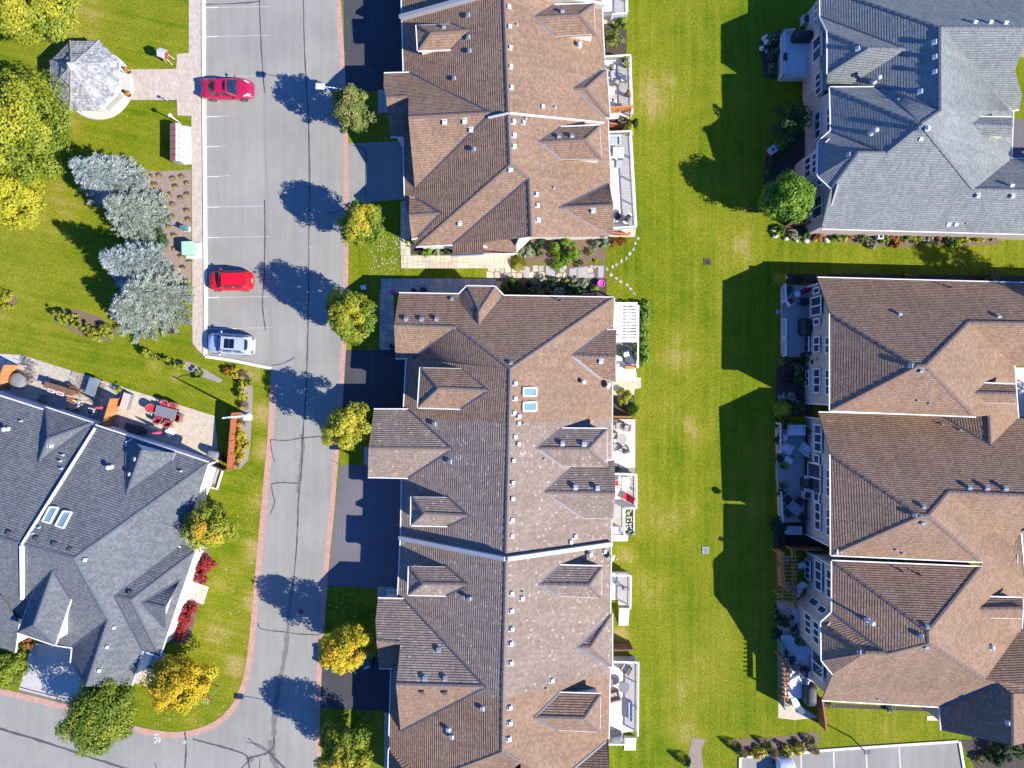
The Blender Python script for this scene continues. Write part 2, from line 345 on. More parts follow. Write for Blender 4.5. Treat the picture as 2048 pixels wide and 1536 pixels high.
M['brownwood'] = wood('brown_wood', (0.13, 0.065, 0.035), (0.19, 0.10, 0.055), 0.0, 0.12)
M['deck_pale'] = wood('pale_deck_board', (0.52, 0.48, 0.43), (0.64, 0.60, 0.54), R(90), 0.14)
M['deck_pale_d'] = wood('pale_diagonal_deck_board', (0.56, 0.50, 0.42), (0.66, 0.60, 0.52), R(55), 0.14)
M['deck_grey'] = wood('weathered_grey_deck', (0.26, 0.26, 0.25), (0.36, 0.36, 0.34), 0.0, 0.14)
M['deck_blue'] = wood('painted_pale_deck', (0.66, 0.68, 0.68), (0.72, 0.74, 0.74), 0.0, 0.16)
M['rug'] = plain('grey_rug', (0.16, 0.165, 0.17), 0.95, 0.15, 6.0)
M['stone_tan'] = plain('tan_flagstone', (0.46, 0.385, 0.285), 0.9, 0.22, 2.4, bmp=0.3)
M['stone_buff'] = plain('buff_flagstone', (0.54, 0.46, 0.33), 0.9, 0.16, 2.4, bmp=0.3)
M['stone_grey'] = plain('grey_flagstone', (0.33, 0.325, 0.30), 0.9, 0.2, 2.4, bmp=0.3)
M['stone_pink'] = plain('pinkish_flagstone', (0.47, 0.38, 0.33), 0.9, 0.2, 2.4, bmp=0.3)
M['rock'] = plain('pale_river_rock', (0.50, 0.47, 0.42), 0.85, 0.35, 5.0, bmp=0.4)
M['bark'] = plain('tree_bark', (0.11, 0.085, 0.065), 0.9, 0.35, 8.0, bmp=0.6)
M['gaz'] = shingle('weathered_cedar_shake', (0.20, 0.20, 0.205), (0.31, 0.31, 0.315), (0.43, 0.43, 0.435), row=0.24, tab=0.20, fleck=(0.5, 0.5, 0.5), contrast=0.75)
M['cream'] = plain('cream_plastic', (0.62, 0.58, 0.47), 0.6, 0.08, 3.0)
M['red'] = plain('red_cushion', (0.52, 0.016, 0.035), 0.85, 0.12, 4.0)
M['crimson'] = plain('crimson_sling', (0.26, 0.012, 0.035), 0.8, 0.12, 4.0)
M['pinkfab'] = plain('pink_red_canvas', (0.55, 0.05, 0.11), 0.85, 0.2, 4.0)
M['pink'] = plain('pink_pot', (0.62, 0.07, 0.45), 0.5, 0.12, 4.0)
M['wicker'] = plain('brown_wicker', (0.24, 0.14, 0.10), 0.8, 0.3, 9.0, bmp=0.4)
M['taupe'] = plain('taupe_table_top', (0.34, 0.29, 0.25), 0.5, 0.08, 3.0)
M['slatetop'] = plain('slate_table_top', (0.17, 0.17, 0.18), 0.5, 0.12, 3.0)
M['bluegrey'] = plain('bluegrey_cushion', (0.30, 0.35, 0.37), 0.85, 0.08, 3.0)
M['cushion'] = plain('white_cushion', (0.66, 0.66, 0.66), 0.85, 0.06, 3.0)
M['tabgrey'] = plain('grey_resin', (0.44, 0.46, 0.46), 0.6, 0.08, 3.0)
M['glasstop'] = glassy('glass_table_top', (0.16, 0.20, 0.21), 0.1)
M['teal'] = plain('teal_enclosure', (0.06, 0.17, 0.15), 0.6, 0.1, 3.0)
M['pgreen'] = plain('pale_green_enclosure', (0.33, 0.50, 0.34), 0.55, 0.08, 2.0)
M['mailbrown'] = plain('brown_mailbox_top', (0.21, 0.085, 0.07), 0.6, 0.12, 3.0)
M['orange'] = plain('orange_pumpkin', (0.60, 0.20, 0.015), 0.6, 0.15, 4.0)
M['terracotta'] = plain('terracotta', (0.36, 0.15, 0.08), 0.8, 0.15, 4.0)
M['rust'] = plain('rusty_grate', (0.10, 0.06, 0.045), 0.8, 0.3, 6.0)
M['signred'] = plain('stop_sign_red', (0.42, 0.015, 0.02), 0.5, 0.05, 3.0)
M['signgreen'] = plain('street_sign_teal', (0.20, 0.40, 0.36), 0.5, 0.05, 3.0)
M['tyre'] = plain('tyre_rubber', (0.018, 0.018, 0.019), 0.9, 0.2, 6.0)
M['rim'] = plain('alloy_rim', (0.5, 0.5, 0.52), 0.3, 0.08, 6.0, metal=0.8)
M['carglass'] = glassy('car_glass', (0.012, 0.022, 0.032), 0.03)
M['sunroof'] = glassy('sunroof_glass', (0.006, 0.008, 0.016), 0.03)
M['lamp_w'] = glassy('headlight_lens', (0.62, 0.64, 0.66), 0.08)
M['lamp_r'] = plain('tail_light_red', (0.35, 0.01, 0.012), 0.25, 0.1, 3.0)
M['interior'] = plain('car_trim', (0.03, 0.03, 0.033), 0.7, 0.2, 5.0)
M['chrome'] = plain('chrome_trim', (0.65, 0.66, 0.67), 0.18, 0.04, 5.0, metal=0.9)
G = {}
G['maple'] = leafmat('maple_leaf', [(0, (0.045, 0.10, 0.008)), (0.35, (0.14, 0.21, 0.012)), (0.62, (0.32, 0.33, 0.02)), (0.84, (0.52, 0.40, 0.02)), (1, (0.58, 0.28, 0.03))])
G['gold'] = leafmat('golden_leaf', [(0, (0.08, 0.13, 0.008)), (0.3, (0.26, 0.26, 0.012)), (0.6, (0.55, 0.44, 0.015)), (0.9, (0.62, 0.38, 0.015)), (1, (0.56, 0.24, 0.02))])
G['lime'] = leafmat('yellow_green_leaf', [(0, (0.065, 0.130, 0.010)), (0.4, (0.195, 0.247, 0.016)), (0.75, (0.390, 0.377, 0.026)), (1, (0.572, 0.442, 0.033))])
G['olive'] = leafmat('olive_leaf', [(0, (0.051, 0.087, 0.017)), (0.4, (0.145, 0.189, 0.036)), (0.75, (0.275, 0.275, 0.072)), (1, (0.406, 0.217, 0.072))])
G['green'] = leafmat('green_leaf', [(0, (0.022, 0.066, 0.010)), (0.5, (0.066, 0.144, 0.014)), (1, (0.168, 0.252, 0.030))])
G['bright'] = leafmat('bright_green_leaf', [(0, (0.048, 0.132, 0.010)), (0.5, (0.144, 0.264, 0.014)), (1, (0.312, 0.396, 0.036))])
G['dark'] = leafmat('dark_green_leaf', [(0, (0.010, 0.035, 0.012)), (0.5, (0.025, 0.065, 0.018)), (1, (0.06, 0.11, 0.03))])
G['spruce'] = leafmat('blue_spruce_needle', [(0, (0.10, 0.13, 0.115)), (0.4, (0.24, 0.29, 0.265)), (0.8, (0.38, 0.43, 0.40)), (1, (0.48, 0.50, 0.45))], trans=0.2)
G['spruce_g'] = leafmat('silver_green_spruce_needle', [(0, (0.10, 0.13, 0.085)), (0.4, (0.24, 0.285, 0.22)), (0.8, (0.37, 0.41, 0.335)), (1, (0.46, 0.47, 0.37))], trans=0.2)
G['juniper'] = leafmat('juniper_needle', [(0, (0.03, 0.075, 0.015)), (0.5, (0.07, 0.135, 0.03)), (1, (0.12, 0.19, 0.06))])
G['variegated'] = leafmat('variegated_leaf', [(0, (0.06, 0.12, 0.03)), (0.5, (0.22, 0.29, 0.15)), (1, (0.55, 0.58, 0.45))])
G['redbush'] = leafmat('crimson_leaf', [(0, (0.13, 0.012, 0.012)), (0.5, (0.34, 0.022, 0.03)), (1, (0.52, 0.07, 0.07))])
G['rust'] = leafmat('rusty_leaf', [(0, (0.14, 0.07, 0.012)), (0.5, (0.38, 0.15, 0.03)), (1, (0.52, 0.27, 0.07))])
G['straw'] = leafmat('straw_leaf', [(0, (0.22, 0.15, 0.05)), (0.5, (0.42, 0.30, 0.11)), (1, (0.58, 0.42, 0.16))])
G['yellow'] = leafmat('yellow_foliage', [(0, (0.14, 0.17, 0.012)), (0.5, (0.36, 0.36, 0.018)), (1, (0.58, 0.50, 0.03))])
G['purple'] = leafmat('purple_leaf', [(0, (0.03, 0.015, 0.02)), (0.5, (0.075, 0.035, 0.045)), (1, (0.14, 0.07, 0.08))])
G['flowers'] = leafmat('leaf_and_white_flower', [(0, (0.03, 0.075, 0.015)), (0.7, (0.09, 0.15, 0.03)), (0.86, (0.12, 0.18, 0.04)), (0.88, (0.7, 0.66, 0.6)), (1, (0.75, 0.7, 0.66))])
G['pinkflowers'] = leafmat('leaf_and_pink_flower', [(0, (0.03, 0.075, 0.015)), (0.7, (0.09, 0.15, 0.03)), (0.84, (0.12, 0.18, 0.04)), (0.86, (0.6, 0.2, 0.18)), (1, (0.66, 0.34, 0.30))])
G['litter'] = leafmat('fallen_leaf', [(0, (0.42, 0.36, 0.22)), (0.5, (0.6, 0.56, 0.46)), (1, (0.7, 0.68, 0.62))], trans=0.1)
# ------------------------------------------------------------------ the setting
def sheet(name, pts, z, m, parent=None, kind='structure', h=0.0):
    mb = MB(); P = [W(x, y, 0) for x, y in pts]
    a = sum(P[i].x * P[(i + 1) % len(P)].y - P[(i + 1) % len(P)].x * P[i].y for i in range(len(P)))
    if a < 0: P = P[::-1]
    if h > 0: mb.prism(P, z - 0.02, z + h)
    else: mb.add([(p.x, p.y, z) for p in P], [tuple(range(len(P)))])
    o = mb.build(name, m, parent)
    if parent is None and kind: o['kind'] = kind
    return o
def smooth_line(pts, n=6):
    out = []
    for i in range(len(pts) - 1):
        p0 = Vector(pts[max(i - 1, 0)]); p1 = Vector(pts[i]); p2 = Vector(pts[i + 1]); p3 = Vector(pts[min(i + 2, len(pts) - 1)])
        for k in range(n):
            t = k / n
            out.append(0.5 * ((2 * p1) + (p2 - p0) * t + (2 * p0 - 5 * p1 + 4 * p2 - p3) * t * t + (3 * p1 - p0 - 3 * p2 + p3) * t ** 3))
    out.append(Vector(pts[-1])); return out
def strip(name, pts, w, z, m, parent=None, jit=0.0, n=6, h=0.0, smooth=True, kind='structure', off=0.0):
    P = smooth_line(pts, n) if smooth else [Vector(p) for p in pts]
    P = [W(p[0], p[1]) for p in P]; Lf = []; Rt = []
    for i, p in enumerate(P):
        d = (P[min(i + 1, len(P) - 1)] - P[max(i - 1, 0)]); d.z = 0; d.normalize(); s = Vector((-d.y, d.x, 0))
        j = 1 + (rnd.uniform(-jit, jit) if jit else 0); ww = w / S * 0.5
        jo = s * (rnd.uniform(-jit, jit) * ww * 0.6 if jit else 0)
        Lf.append(p + s * (ww * j + off / S) + jo); Rt.append(p - s * (ww * j - off / S) + jo)
    mb = MB()
    k = len(P)
    if h <= 0:
        mb.add([(q.x, q.y, z) for q in Lf + Rt], [(k + i, k + i + 1, i + 1, i) for i in range(k - 1)])
    else:
        vs = [(q.x, q.y, z + h) for q in Lf + Rt] + [(q.x, q.y, z - 0.02) for q in Lf + Rt]
        fs = [(k + i, k + i + 1, i + 1, i) for i in range(k - 1)] + [(i, i + 1, 2 * k + i + 1, 2 * k + i) for i in range(k - 1)]
        fs += [(3 * k + i, 3 * k + i + 1, k + i + 1, k + i) for i in range(k - 1)] + [(0, 2 * k, 3 * k, k), (k - 1, 2 * k - 1, 4 * k - 1, 3 * k - 1)]
        mb.add(vs, fs)
    o = mb.build(name, m, parent)
    if parent is None and kind: o['kind'] = kind
    return o
g = MB().add([(-1500, -1500, 0), (1500, -1500, 0), (1500, 1500, 0), (-1500, 1500, 0)], [(0, 1, 2, 3)]).build('lawn', M['lawn']); struct(g)
left_e = [(541, 738), (541, 760), (535, 870), (526, 970), (516, 1080), (507, 1180), (497, 1290), (486, 1355), (466, 1405), (436, 1438), (398, 1456), (352, 1464), (310, 1460), (265, 1450), (150, 1413), (0, 1376), (-300, 1302)]
right_e = [(672, -200), (682, 0), (691, 150), (697, 300), (697, 500), (695, 640), (690, 740), (684, 830), (676, 930), (668, 1030), (659, 1120), (653, 1200), (646, 1300), (641, 1400), (640, 1480), (646, 1520), (662, 1560), (700, 1620)]
road_poly = [(411, -200), (411, 714)] + [tuple(p) for p in smooth_line(left_e, 4)] + [(-300, 1900), (720, 1900)] + [tuple(p) for p in smooth_line(right_e, 4)][::-1]
road = sheet('road', road_poly, 0.008, M['road'])
strip('brick_edging', right_e, 10, 0.013, M['pinkbrick'], road, off=-5.5)
strip('brick_edging', left_e[1:], 12, 0.013, M['pinkbrick'], road, off=6)
strip('brick_band', [(527, -200), (530, 200), (535, 450), (541, 640), (543, 735)], 6, 0.0125, plain('faded_brick_band', (0.235, 0.205, 0.188), 0.9, 0.12, 3.0), road)
strip('kerb', [(407.5, -200), (408, 100), (410, 350), (412, 600), (411, 712)], 7, 0.0, M['kerbc'], h=0.12, n=3)
strip('kerb', [(411, 713), (470, 722), (543, 737)], 6, 0.0, M['kerbc'], h=0.12, n=3)
for y, x1 in ((14, 540), (72, 536), (152, 538), (232, 460), (292, 452), (352, 460), (413, 530), (474, 540), (594, 540), (656, 545)):
    strip('parking_line', [(413, y + 1.5), (413 + (26 if y != 656 else 60), y + 0.9)], 1.9, 0.0135, M['line'], road, smooth=False); strip('faded_parking_line', [(441 if y != 656 else 475, y + .8), (x1, y - 1)], 1.7, 0.0135, M['linefaint'], road, smooth=False)
tar = [([(407, 9), (470, 7), (520, 3)], 2.6), ([(518, -40), (521, 60), (526, 150), (530, 186)], 2.2), ([(606, -60), (609, 100), (615, 200), (619, 330), (618, 480), (617, 600), (615, 700), (611, 800), (606, 868), (603, 940), (597, 1000), (594, 1080), (588, 1150), (580, 1200)], 2.6),
       ([(529, 400), (530, 470), (528, 560), (525, 610), (531, 660)], 2.4), ([(543, 730), (562, 728), (590, 715)], 2.2), ([(541, 879), (570, 881), (603, 876), (640, 873), (665, 873)], 2.2), ([(541, 879), (544, 905), (550, 925)], 2),
       ([(543, 968), (560, 965), (597, 967)], 2.2), ([(543, 968), (545, 985), (549, 1005), (541, 1028)], 2), ([(516, 1246), (524, 1258), (570, 1264), (600, 1268), (642, 1270)], 2), ([(645, 1250), (652, 1280)], 1.8),
       ([(0, 1457), (90, 1484), (180, 1514), (250, 1536), (340, 1560)], 4.5), ([(370, 1463), (372, 1500), (368, 1560)], 3), ([(386, 1478), (450, 1495), (488, 1508), (496, 1520), (500, 1545)], 3.4), ([(496, 1517), (520, 1510), (540, 1503), (548, 1488), (548, 1470)], 3.6),
       ([(540, 1505), (556, 1524), (575, 1540)], 5), ([(492, 1485), (515, 1488), (540, 1502)], 1.8), ([(497, 1476), (512, 1490), (538, 1504)], 2), ([(310, 1526), (316, 1545)], 2), ([(500, 1518), (480, 1540)], 2.5), ([(520, 1516), (518, 1545)], 1.8),
       ([(700, 290), (730, 300), (731, 340), (731, 395)], 1.6), ([(697, 405), (690, 415), (672, 424), (655, 425)], 1.6), ([(663, 920), (680, 930)], 1.2), ([(671, 955), (675, 968)], 1.2)]
for pts, w in tar: strip('tar_seam', pts, w, 0.0165, M['tar'], road, jit=0.4, n=7)
for pts, w in [([(603, 868), (606, 890), (602, 930), (598, 965), (595, 985)], 7), ([(580, 1200), (573, 1290), (562, 1350), (553, 1400), (547, 1470)], 9), ([(542, 1480), (546, 1520), (560, 1545)], 12), ([(497, 1515), (506, 1522)], 12)]:
    strip('asphalt_patch', pts, w, 0.0155, M['tarpale'], road, jit=0.35, n=7)
for (x, y, r) in ((369.5, 1484, 4), (602, 1223, 5)):
    q = W(x, y); MB().lathe((q.x, q.y, 0.0), [(r / S, 0.0), (r / S, 0.021), (r / S * 0.8, 0.023), (0.02, 0.023)], 16).build('manhole_cover', M['rust'] if x > 500 else M['stone_grey'], road)
# sprayed survey mark on the road by the corner
for a, b in (((309, 1468), (314, 1470)), ((314, 1470), (318, 1467)), ((308, 1478), (313, 1473)), ((313, 1473), (315, 1481)), ((315, 1481), (309, 1485)), ((316, 1474), (322, 1477)), ((322, 1477), (316, 1482)), ((317, 1486), (321, 1480)), ((309, 1487), (312, 1484))):
    strip('spray_mark', [a, b], 1.3, 0.0165, M['white'], road, smooth=False)
path = sheet('brick_path', [(377, -200), (404, -200), (404, 100), (406, 350), (408.5, 600), (407.5, 711), (396, 700), (385, 686), (384, 340), (383, 232), (355, 231), (354, 200), (250, 200), (250, 139), (353, 138), (354, 108), (378, 106)], 0.03, M['pave'])
sheet('mailbox_pad', [(360, 250), (383, 254), (384, 329), (360, 330)], 0.034, M['conc_pale'])
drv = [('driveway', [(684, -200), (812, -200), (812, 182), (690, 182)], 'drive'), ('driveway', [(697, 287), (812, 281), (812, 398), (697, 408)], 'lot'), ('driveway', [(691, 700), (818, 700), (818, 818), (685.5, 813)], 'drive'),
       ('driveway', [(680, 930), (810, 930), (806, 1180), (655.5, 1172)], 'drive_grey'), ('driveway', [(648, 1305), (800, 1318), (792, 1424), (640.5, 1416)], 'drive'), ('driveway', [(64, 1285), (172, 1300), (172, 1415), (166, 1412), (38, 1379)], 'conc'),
       ('driveway', [(2024, 238), (2250, 238), (2250, 317), (2024, 317)], 'drive_grey'), ('driveway', [(2026, 735), (2250, 735), (2250, 833), (2026, 833)], 'conc_pale'), ('driveway', [(2038, 1062), (2250, 1065), (2250, 1180), (2038, 1180)], 'lot')]
for n_, p_, m_ in drv: sheet(n_, p_, 0.0105, M[m_])
strip('driveway_joint', [(40, 1374), (100, 1390), (166, 1405)], 2.2, 0.016, M['tar'], road); strip('driveway_joint', [(38, 1381), (100, 1397), (166, 1413)], 3, 0.016, M['tarpale'], road)
lot = sheet('parking_lot', [(1479, 1516), (1632, 1500), (1913, 1483), (1945, 1640), (1478, 1640)], 0.008, M['lot'])
strip('kerb', [(1632, 1501), (1760, 1492), (1915, 1482)], 5, 0.0, M['kerbc'], h=0.12, n=3); strip('kerb', [(1918, 1482), (1931, 1560), (1945, 1640)], 5, 0.0, M['kerbc'], h=0.12, n=3)
strip('kerb', [(1480, 1514), (1478, 1640)], 5, 0.0, M['kerbc'], h=0.12, n=3); strip('kerb', [(1483, 1514), (1632, 1502)], 5, 0.0, M['kerbc'], h=0.12, n=3)
for a, b in (((1602, 1508), (1604, 1640)), ((1667, 1504), (1671, 1640)), ((1732, 1499), (1739, 1640)), ((1798, 1495), (1808, 1640))):
    strip('parking_line', [a, b], 2.6, 0.0135, M['line'], lot, smooth=False)
beds = [('garden_bed', [(292, 343), (383, 340), (383, 560), (350, 565), (312, 500), (285, 420)], 'drymulch'), ('garden_bed', [(108, 622), (150, 618), (200, 634), (234, 660), (226, 682), (190, 684), (140, 660), (106, 640)], 'mulch'),
        ('garden_bed', [(-20, 576), (22, 582), (36, 600), (24, 618), (-20, 622)], 'mulch'), ('gravel_strip', [(352, 722), (380, 724), (415, 742), (446, 760), (440, 766), (400, 752), (360, 735)], 'gravelbed'), ('gravel_strip', [(468, 742), (500, 745), (506, 780), (502, 870), (497, 920), (478, 940), (474, 900), (482, 830), (486, 780)], 'gravelbed'),
        ('garden_bed', [(1034, 480), (1216, 474), (1212, 500), (1211, 522), (1038, 527)], 'mulch'), ('garden_bed', [(985, 557), (1213, 556), (1213, 596), (985, 596)], 'soil'), ('garden_bed', [(1208, 40), (1252, 46), (1254, 80), (1253, 108), (1208, 110)], 'soil'),
        ('garden_bed', [(1215, 235), (1256, 240), (1262, 262), (1215, 264)], 'soil'), ('garden_bed', [(1226, 780), (1268, 790), (1272, 834), (1226, 834)], 'soil'), ('garden_bed', [(1560, 455), (1700, 464), (2005, 468), (2000, 488), (1900, 492), (1850, 486), (1800, 498), (1750, 490), (1700, 486), (1640, 480), (1580, 476)], 'mulch'),
        ('garden_bed', [(1520, 75), (1560, 60), (1562, 160), (1525, 155)], 'soil'), ('garden_bed', [(1535, 300), (1560, 285), (1625, 250), (1630, 455), (1570, 460), (1530, 400), (1526, 340)], 'soil'), ('garden_bed', [(1552, 735), (1625, 700), (1625, 832), (1550, 835)], 'soil'),
        ('garden_bed', [(1545, 1040), (1650, 1050), (1650, 1096), (1548, 1096)], 'soil'), ('garden_bed', [(1550, 1210), (1580, 1205), (1625, 1270), (1560, 1290)], 'soil'), ('garden_bed', [(1385, 1476), (1412, 1478), (1402, 1500), (1408, 1540), (1385, 1560), (1376, 1510)], 'drymulch'), ('garden_bed', [(1462, 1478), (1540, 1476), (1632, 1462), (1640, 1478), (1630, 1498), (1480, 1512)], 'mulch'),
        ('garden_bed', [(1640, 1406), (1880, 1418), (1880, 1424), (1640, 1414)], 'soil'), ('garden_bed', [(1560, 548), (1700, 548), (2100, 552), (2100, 566), (1560, 566)], 'soil'), ('garden_bed', [(336, 1090), (420, 1100), (412, 1165), (398, 1210), (378, 1285), (330, 1285)], 'mulch'), ('garden_bed', [(810, 470), (905, 490), (905, 510), (815, 508)], 'soil'), ('garden_bed', [(1920, 1480), (2060, 1470), (2060, 1545), (1955, 1545)], 'soil')]
for n_, p_, m_ in beds: sheet(n_, p_, 0.012, M[m_])
sheet('stone_patio', [(1226, 838), (1270, 838), (1270, 935), (1226, 935)], 0.05, M['conc_pale'], h=0.1)
sheet('rock_bed', [(1225, 934), (1270, 934), (1270, 950), (1225, 950)], 0.014, M['gravelbed'])
sheet('paver_patio', [(1222, 752), (1282, 755), (1282, 776), (1270, 778), (1268, 790), (1222, 790)], 0.016, M['patio3'])
sheet('paver_patio', [(1212, 452), (1272, 455), (1270, 474), (1212, 474)], 0.016, M['patio3'])
sheet('paver_patio', [(1204, 20), (1238, 20), (1236, 46), (1204, 48)], 0.016, M['patio3'])
sheet('paver_patio', [(1557, 1402), (1600, 1412), (1637, 1435), (1590, 1440), (1556, 1436)], 0.016, M['patio3'])
sheet('paver_patio', [(1553, 1200), (1590, 1205), (1590, 1300), (1556, 1300)], 0.015, M['patio3'])
sheet('patio', [(-40, 705), (44, 710), (250, 775), (236, 850), (190, 860), (90, 830), (-40, 792)], 0.02, M['patio'])
sheet('patio', [(250, 776), (430, 832), (440, 955), (415, 950), (236, 870), (236, 848)], 0.02, M['patio2'])
sheet('concrete_strip', [(-40, 700), (46, 718), (36, 738), (-40, 716)], 0.024, M['conc'])
def slabs(name, label, rects, mats, size=0.62, seed=1, rot=0.0, gap=0.022):
    """random ashlar paving: every slab is a piece of its own"""
    rr = random.Random(seed)
    for (x0, y0, x1, y1) in rects:
        a = W(x0, y1); b = W(x1, y0); cx, cy = (a.x + b.x) / 2, (a.y + b.y) / 2
        base = MB().box((0, 0, 0), (b.x - a.x, b.y - a.y, 0.05)).build(name, M['soil'], None); base.location = (cx, cy, 0.0); base.rotation_euler = (0, 0, rot); struct(base)
        todo = [(-(b.x - a.x) / 2, -(b.y - a.y) / 2, (b.x - a.x) / 2, (b.y - a.y) / 2)]
        while todo:
            u0, v0, u1, v1 = todo.pop(); w, h = u1 - u0, v1 - v0
            lim = size * rr.uniform(0.85, 1.45)
            if max(w, h) > lim and max(w, h) > 0.5:
                t = rr.uniform(0.38, 0.62)
                if w > h * rr.uniform(0.8, 1.2): todo += [(u0, v0, u0 + w * t, v1), (u0 + w * t, v0, u1, v1)]
                else: todo += [(u0, v0, u1, v0 + h * t), (u0, v0 + h * t, u1, v1)]
                continue
            ubox('paving_slab', M[rr.choice(mats)], base, ((u0 + u1) / 2, (v0 + v1) / 2, 0.03 + rr.uniform(0, 0.008)), (w - gap, h - gap, 0.03))
buff = ['stone_buff', 'stone_buff', 'stone_tan']; bgr = ['stone_grey', 'stone_grey', 'stone_pink', 'stone_tan']
slabs('walkway', '', [(802, 511, 1022, 537), (801, 402, 821, 511)], buff, 0.62, 3)
slabs('walkway', '', [(762, 557, 985, 586), (759, 586, 788, 700)], bgr, 0.68, 5)
slabs('walkway', '', [(756, 180, 776, 226)], bgr, 0.7, 8); slabs('walkway', '', [(728, 893, 745, 930)], ['stone_grey'], 0.7, 9); slabs('walkway', '', [(755, 1173, 790, 1197)], ['stone_grey'], 0.7, 10)
slabs('walkway', '', [(768, 1424, 784, 1560)], ['stone_grey', 'stone_tan'], 0.8, 11)
slabs('walkway', '', [(372, 1166, 414, 1204)], ['stone_buff', 'stone_pink', 'stone_tan'], 0.55, 12, R(-17)); slabs('walkway', '', [(272, 1334, 314, 1372)], ['stone_buff', 'stone_pink', 'stone_tan'], 0.6, 13, R(-17)); slabs('walkway', '', [(300, 1302, 332, 1334)], ['stone_grey'], 0.6, 14, R(-17))
slabs('walkway', '', [(1853, 1431, 1880, 1441)], ['stone_buff'], 0.7, 15)
def clip(poly, mx, my, nx, ny):
    out = []
    for i in range(len(poly)):
        a, b = poly[i], poly[(i + 1) % len(poly)]
        da = (a[0] - mx) * nx + (a[1] - my) * ny; db = (b[0] - mx) * nx + (b[1] - my) * ny
        if da <= 0: out.append(a)
        if da * db < 0:
            t = da / (da - db); out.append((a[0] + (b[0] - a[0]) * t, a[1] + (b[1] - a[1]) * t))
    return out
def stone(name, pts, z0, z1, m, parent, shrink=0.9):
    cx = sum(p[0] for p in pts) / len(pts); cy = sum(p[1] for p in pts) / len(pts)
    P = [W(cx + (p[0] - cx) * shrink, cy + (p[1] - cy) * shrink) for p in pts]
    b = MB(); c = W(cx, cy)
    Q = [c + (p - c) * 0.9 for p in P]; n = len(P)
    a = sum(P[i].x * P[(i + 1) % n].y - P[(i + 1) % n].x * P[i].y for i in range(n))
    if a < 0: P = P[::-1]; Q = Q[::-1]
    vs = [(p.x, p.y, z0) for p in P] + [(p.x, p.y, z1 - 0.012) for p in P] + [(p.x, p.y, z1) for p in Q]
    fs = [(i, (i + 1) % n, n + (i + 1) % n, n + i) for i in range(n)] + [(n + i, n + (i + 1) % n, 2 * n + (i + 1) % n, 2 * n + i) for i in range(n)] + [tuple(range(2 * n, 3 * n))]
    b.add(vs, fs); return b.build(name, m, parent)
fl = sheet('flagstone_walk', [(978, 560), (990, 533), (1030, 530), (1212, 528), (1212, 557), (985, 576)], 0.02, M['mulch'])
rr = random.Random(4); seeds = [(x + rr.uniform(-4, 4), y + rr.uniform(-2.5, 2.5)) for x in range(984, 1210, 11) for y in (530, 540, 550)] + [(985, 565), (995, 570), (975, 578), (988, 578)]
bigs = [(1046, 533, 1059, 555), (1091, 531, 1101, 554), (1101, 531, 1110, 554), (1138, 534, 1154, 557), (1154, 532, 1175, 556), (1195, 530, 1207, 555)]
for i, s_ in enumerate(seeds):
    if any(b[0] - 3 < s_[0] < b[2] + 3 for b in bigs) and s_[1] < 560: continue
    poly = [(s_[0] - 9, s_[1] - 8), (s_[0] + 9, s_[1] - 8), (s_[0] + 9, s_[1] + 8), (s_[0] - 9, s_[1] + 8)]
    for j, t in enumerate(seeds):
        if j == i or abs(t[0] - s_[0]) > 20: continue
        dx, dy = t[0] - s_[0], t[1] - s_[1]; poly = clip(poly, (s_[0] + t[0]) / 2, (s_[1] + t[1]) / 2, dx, dy)
        if len(poly) < 3: break
    for (mx, my, nx, ny) in ((0, 556.5, 0, 1), (0, 531, 0, -1)):
        if s_[1] < 560 and len(poly) >= 3: poly = clip(poly, mx, my, nx, ny)
    if len(poly) >= 3: stone('flagstone', poly, 0.0, 0.05 + rr.uniform(0, 0.01), M[rr.choice(['stone_tan', 'stone_buff', 'stone_tan', 'stone_grey'])], fl, 0.88)
for b in bigs:
    x0, y0, x1, y1 = b
    stone('flagstone', [(x0, y0 + rr.uniform(0, 3)), ((x0 + x1) / 2, y0 + rr.uniform(-1, 3)), (x1, y0 + rr.uniform(-2, 2)), (x1 + rr.uniform(-1, 1), (y0 + y1) / 2), (x1, y1), ((x0 + x1) / 2, y1 + 1), (x0, y1 - 1)], 0.0, 0.06, M['stone_grey'], fl, 0.96)
steps = [(1950, 45), (1915, 115), (1890, 195), (1840, 255), (1790, 320), (1725, 355), (1655, 400), (1605, 435), (1525, 465), (1585, 545), (1655, 590), (1715, 635), (1800, 680), (1850, 735), (1900, 795)]
for i, (x, y) in enumerate(steps):
    px, py = 990 + x * .1465, 470 + y * .1465; a0 = rr.uniform(0, 6); n = rr.choice([5, 6, 6, 7]); e = rr.uniform(0.55, 1.0); th = math.atan2(-(py - 535), px - 1200) if True else 0
    pts = []
    for k in range(n):
        t = 2 * math.pi * k / n + a0; r_ = rr.uniform(3.0, 4.6); u, v = r_ * math.cos(t), r_ * e * math.sin(t); pts.append((px + u * math.cos(th + 1.4) - v * math.sin(th + 1.4), py + u * math.sin(th + 1.4) + v * math.cos(th + 1.4)))
    o = stone('stepping_stone', pts, 0.0, 0.045, M['stone_pink' if i % 2 else 'stone_grey'], None, 1.0)
    side = 'upper' if i < 9 else 'lower'; k_ = i if i < 9 else 14 - i
    ordn = ['first', 'second', 'third', 'fourth', 'fifth', 'sixth', 'seventh', 'eighth', 'ninth'][k_]
    tag(o, f'pale stepping stone in the lawn, {ordn} from the outer end of the {side} curving row', 'stepping stone', 'stepping stones curving across the lawn')
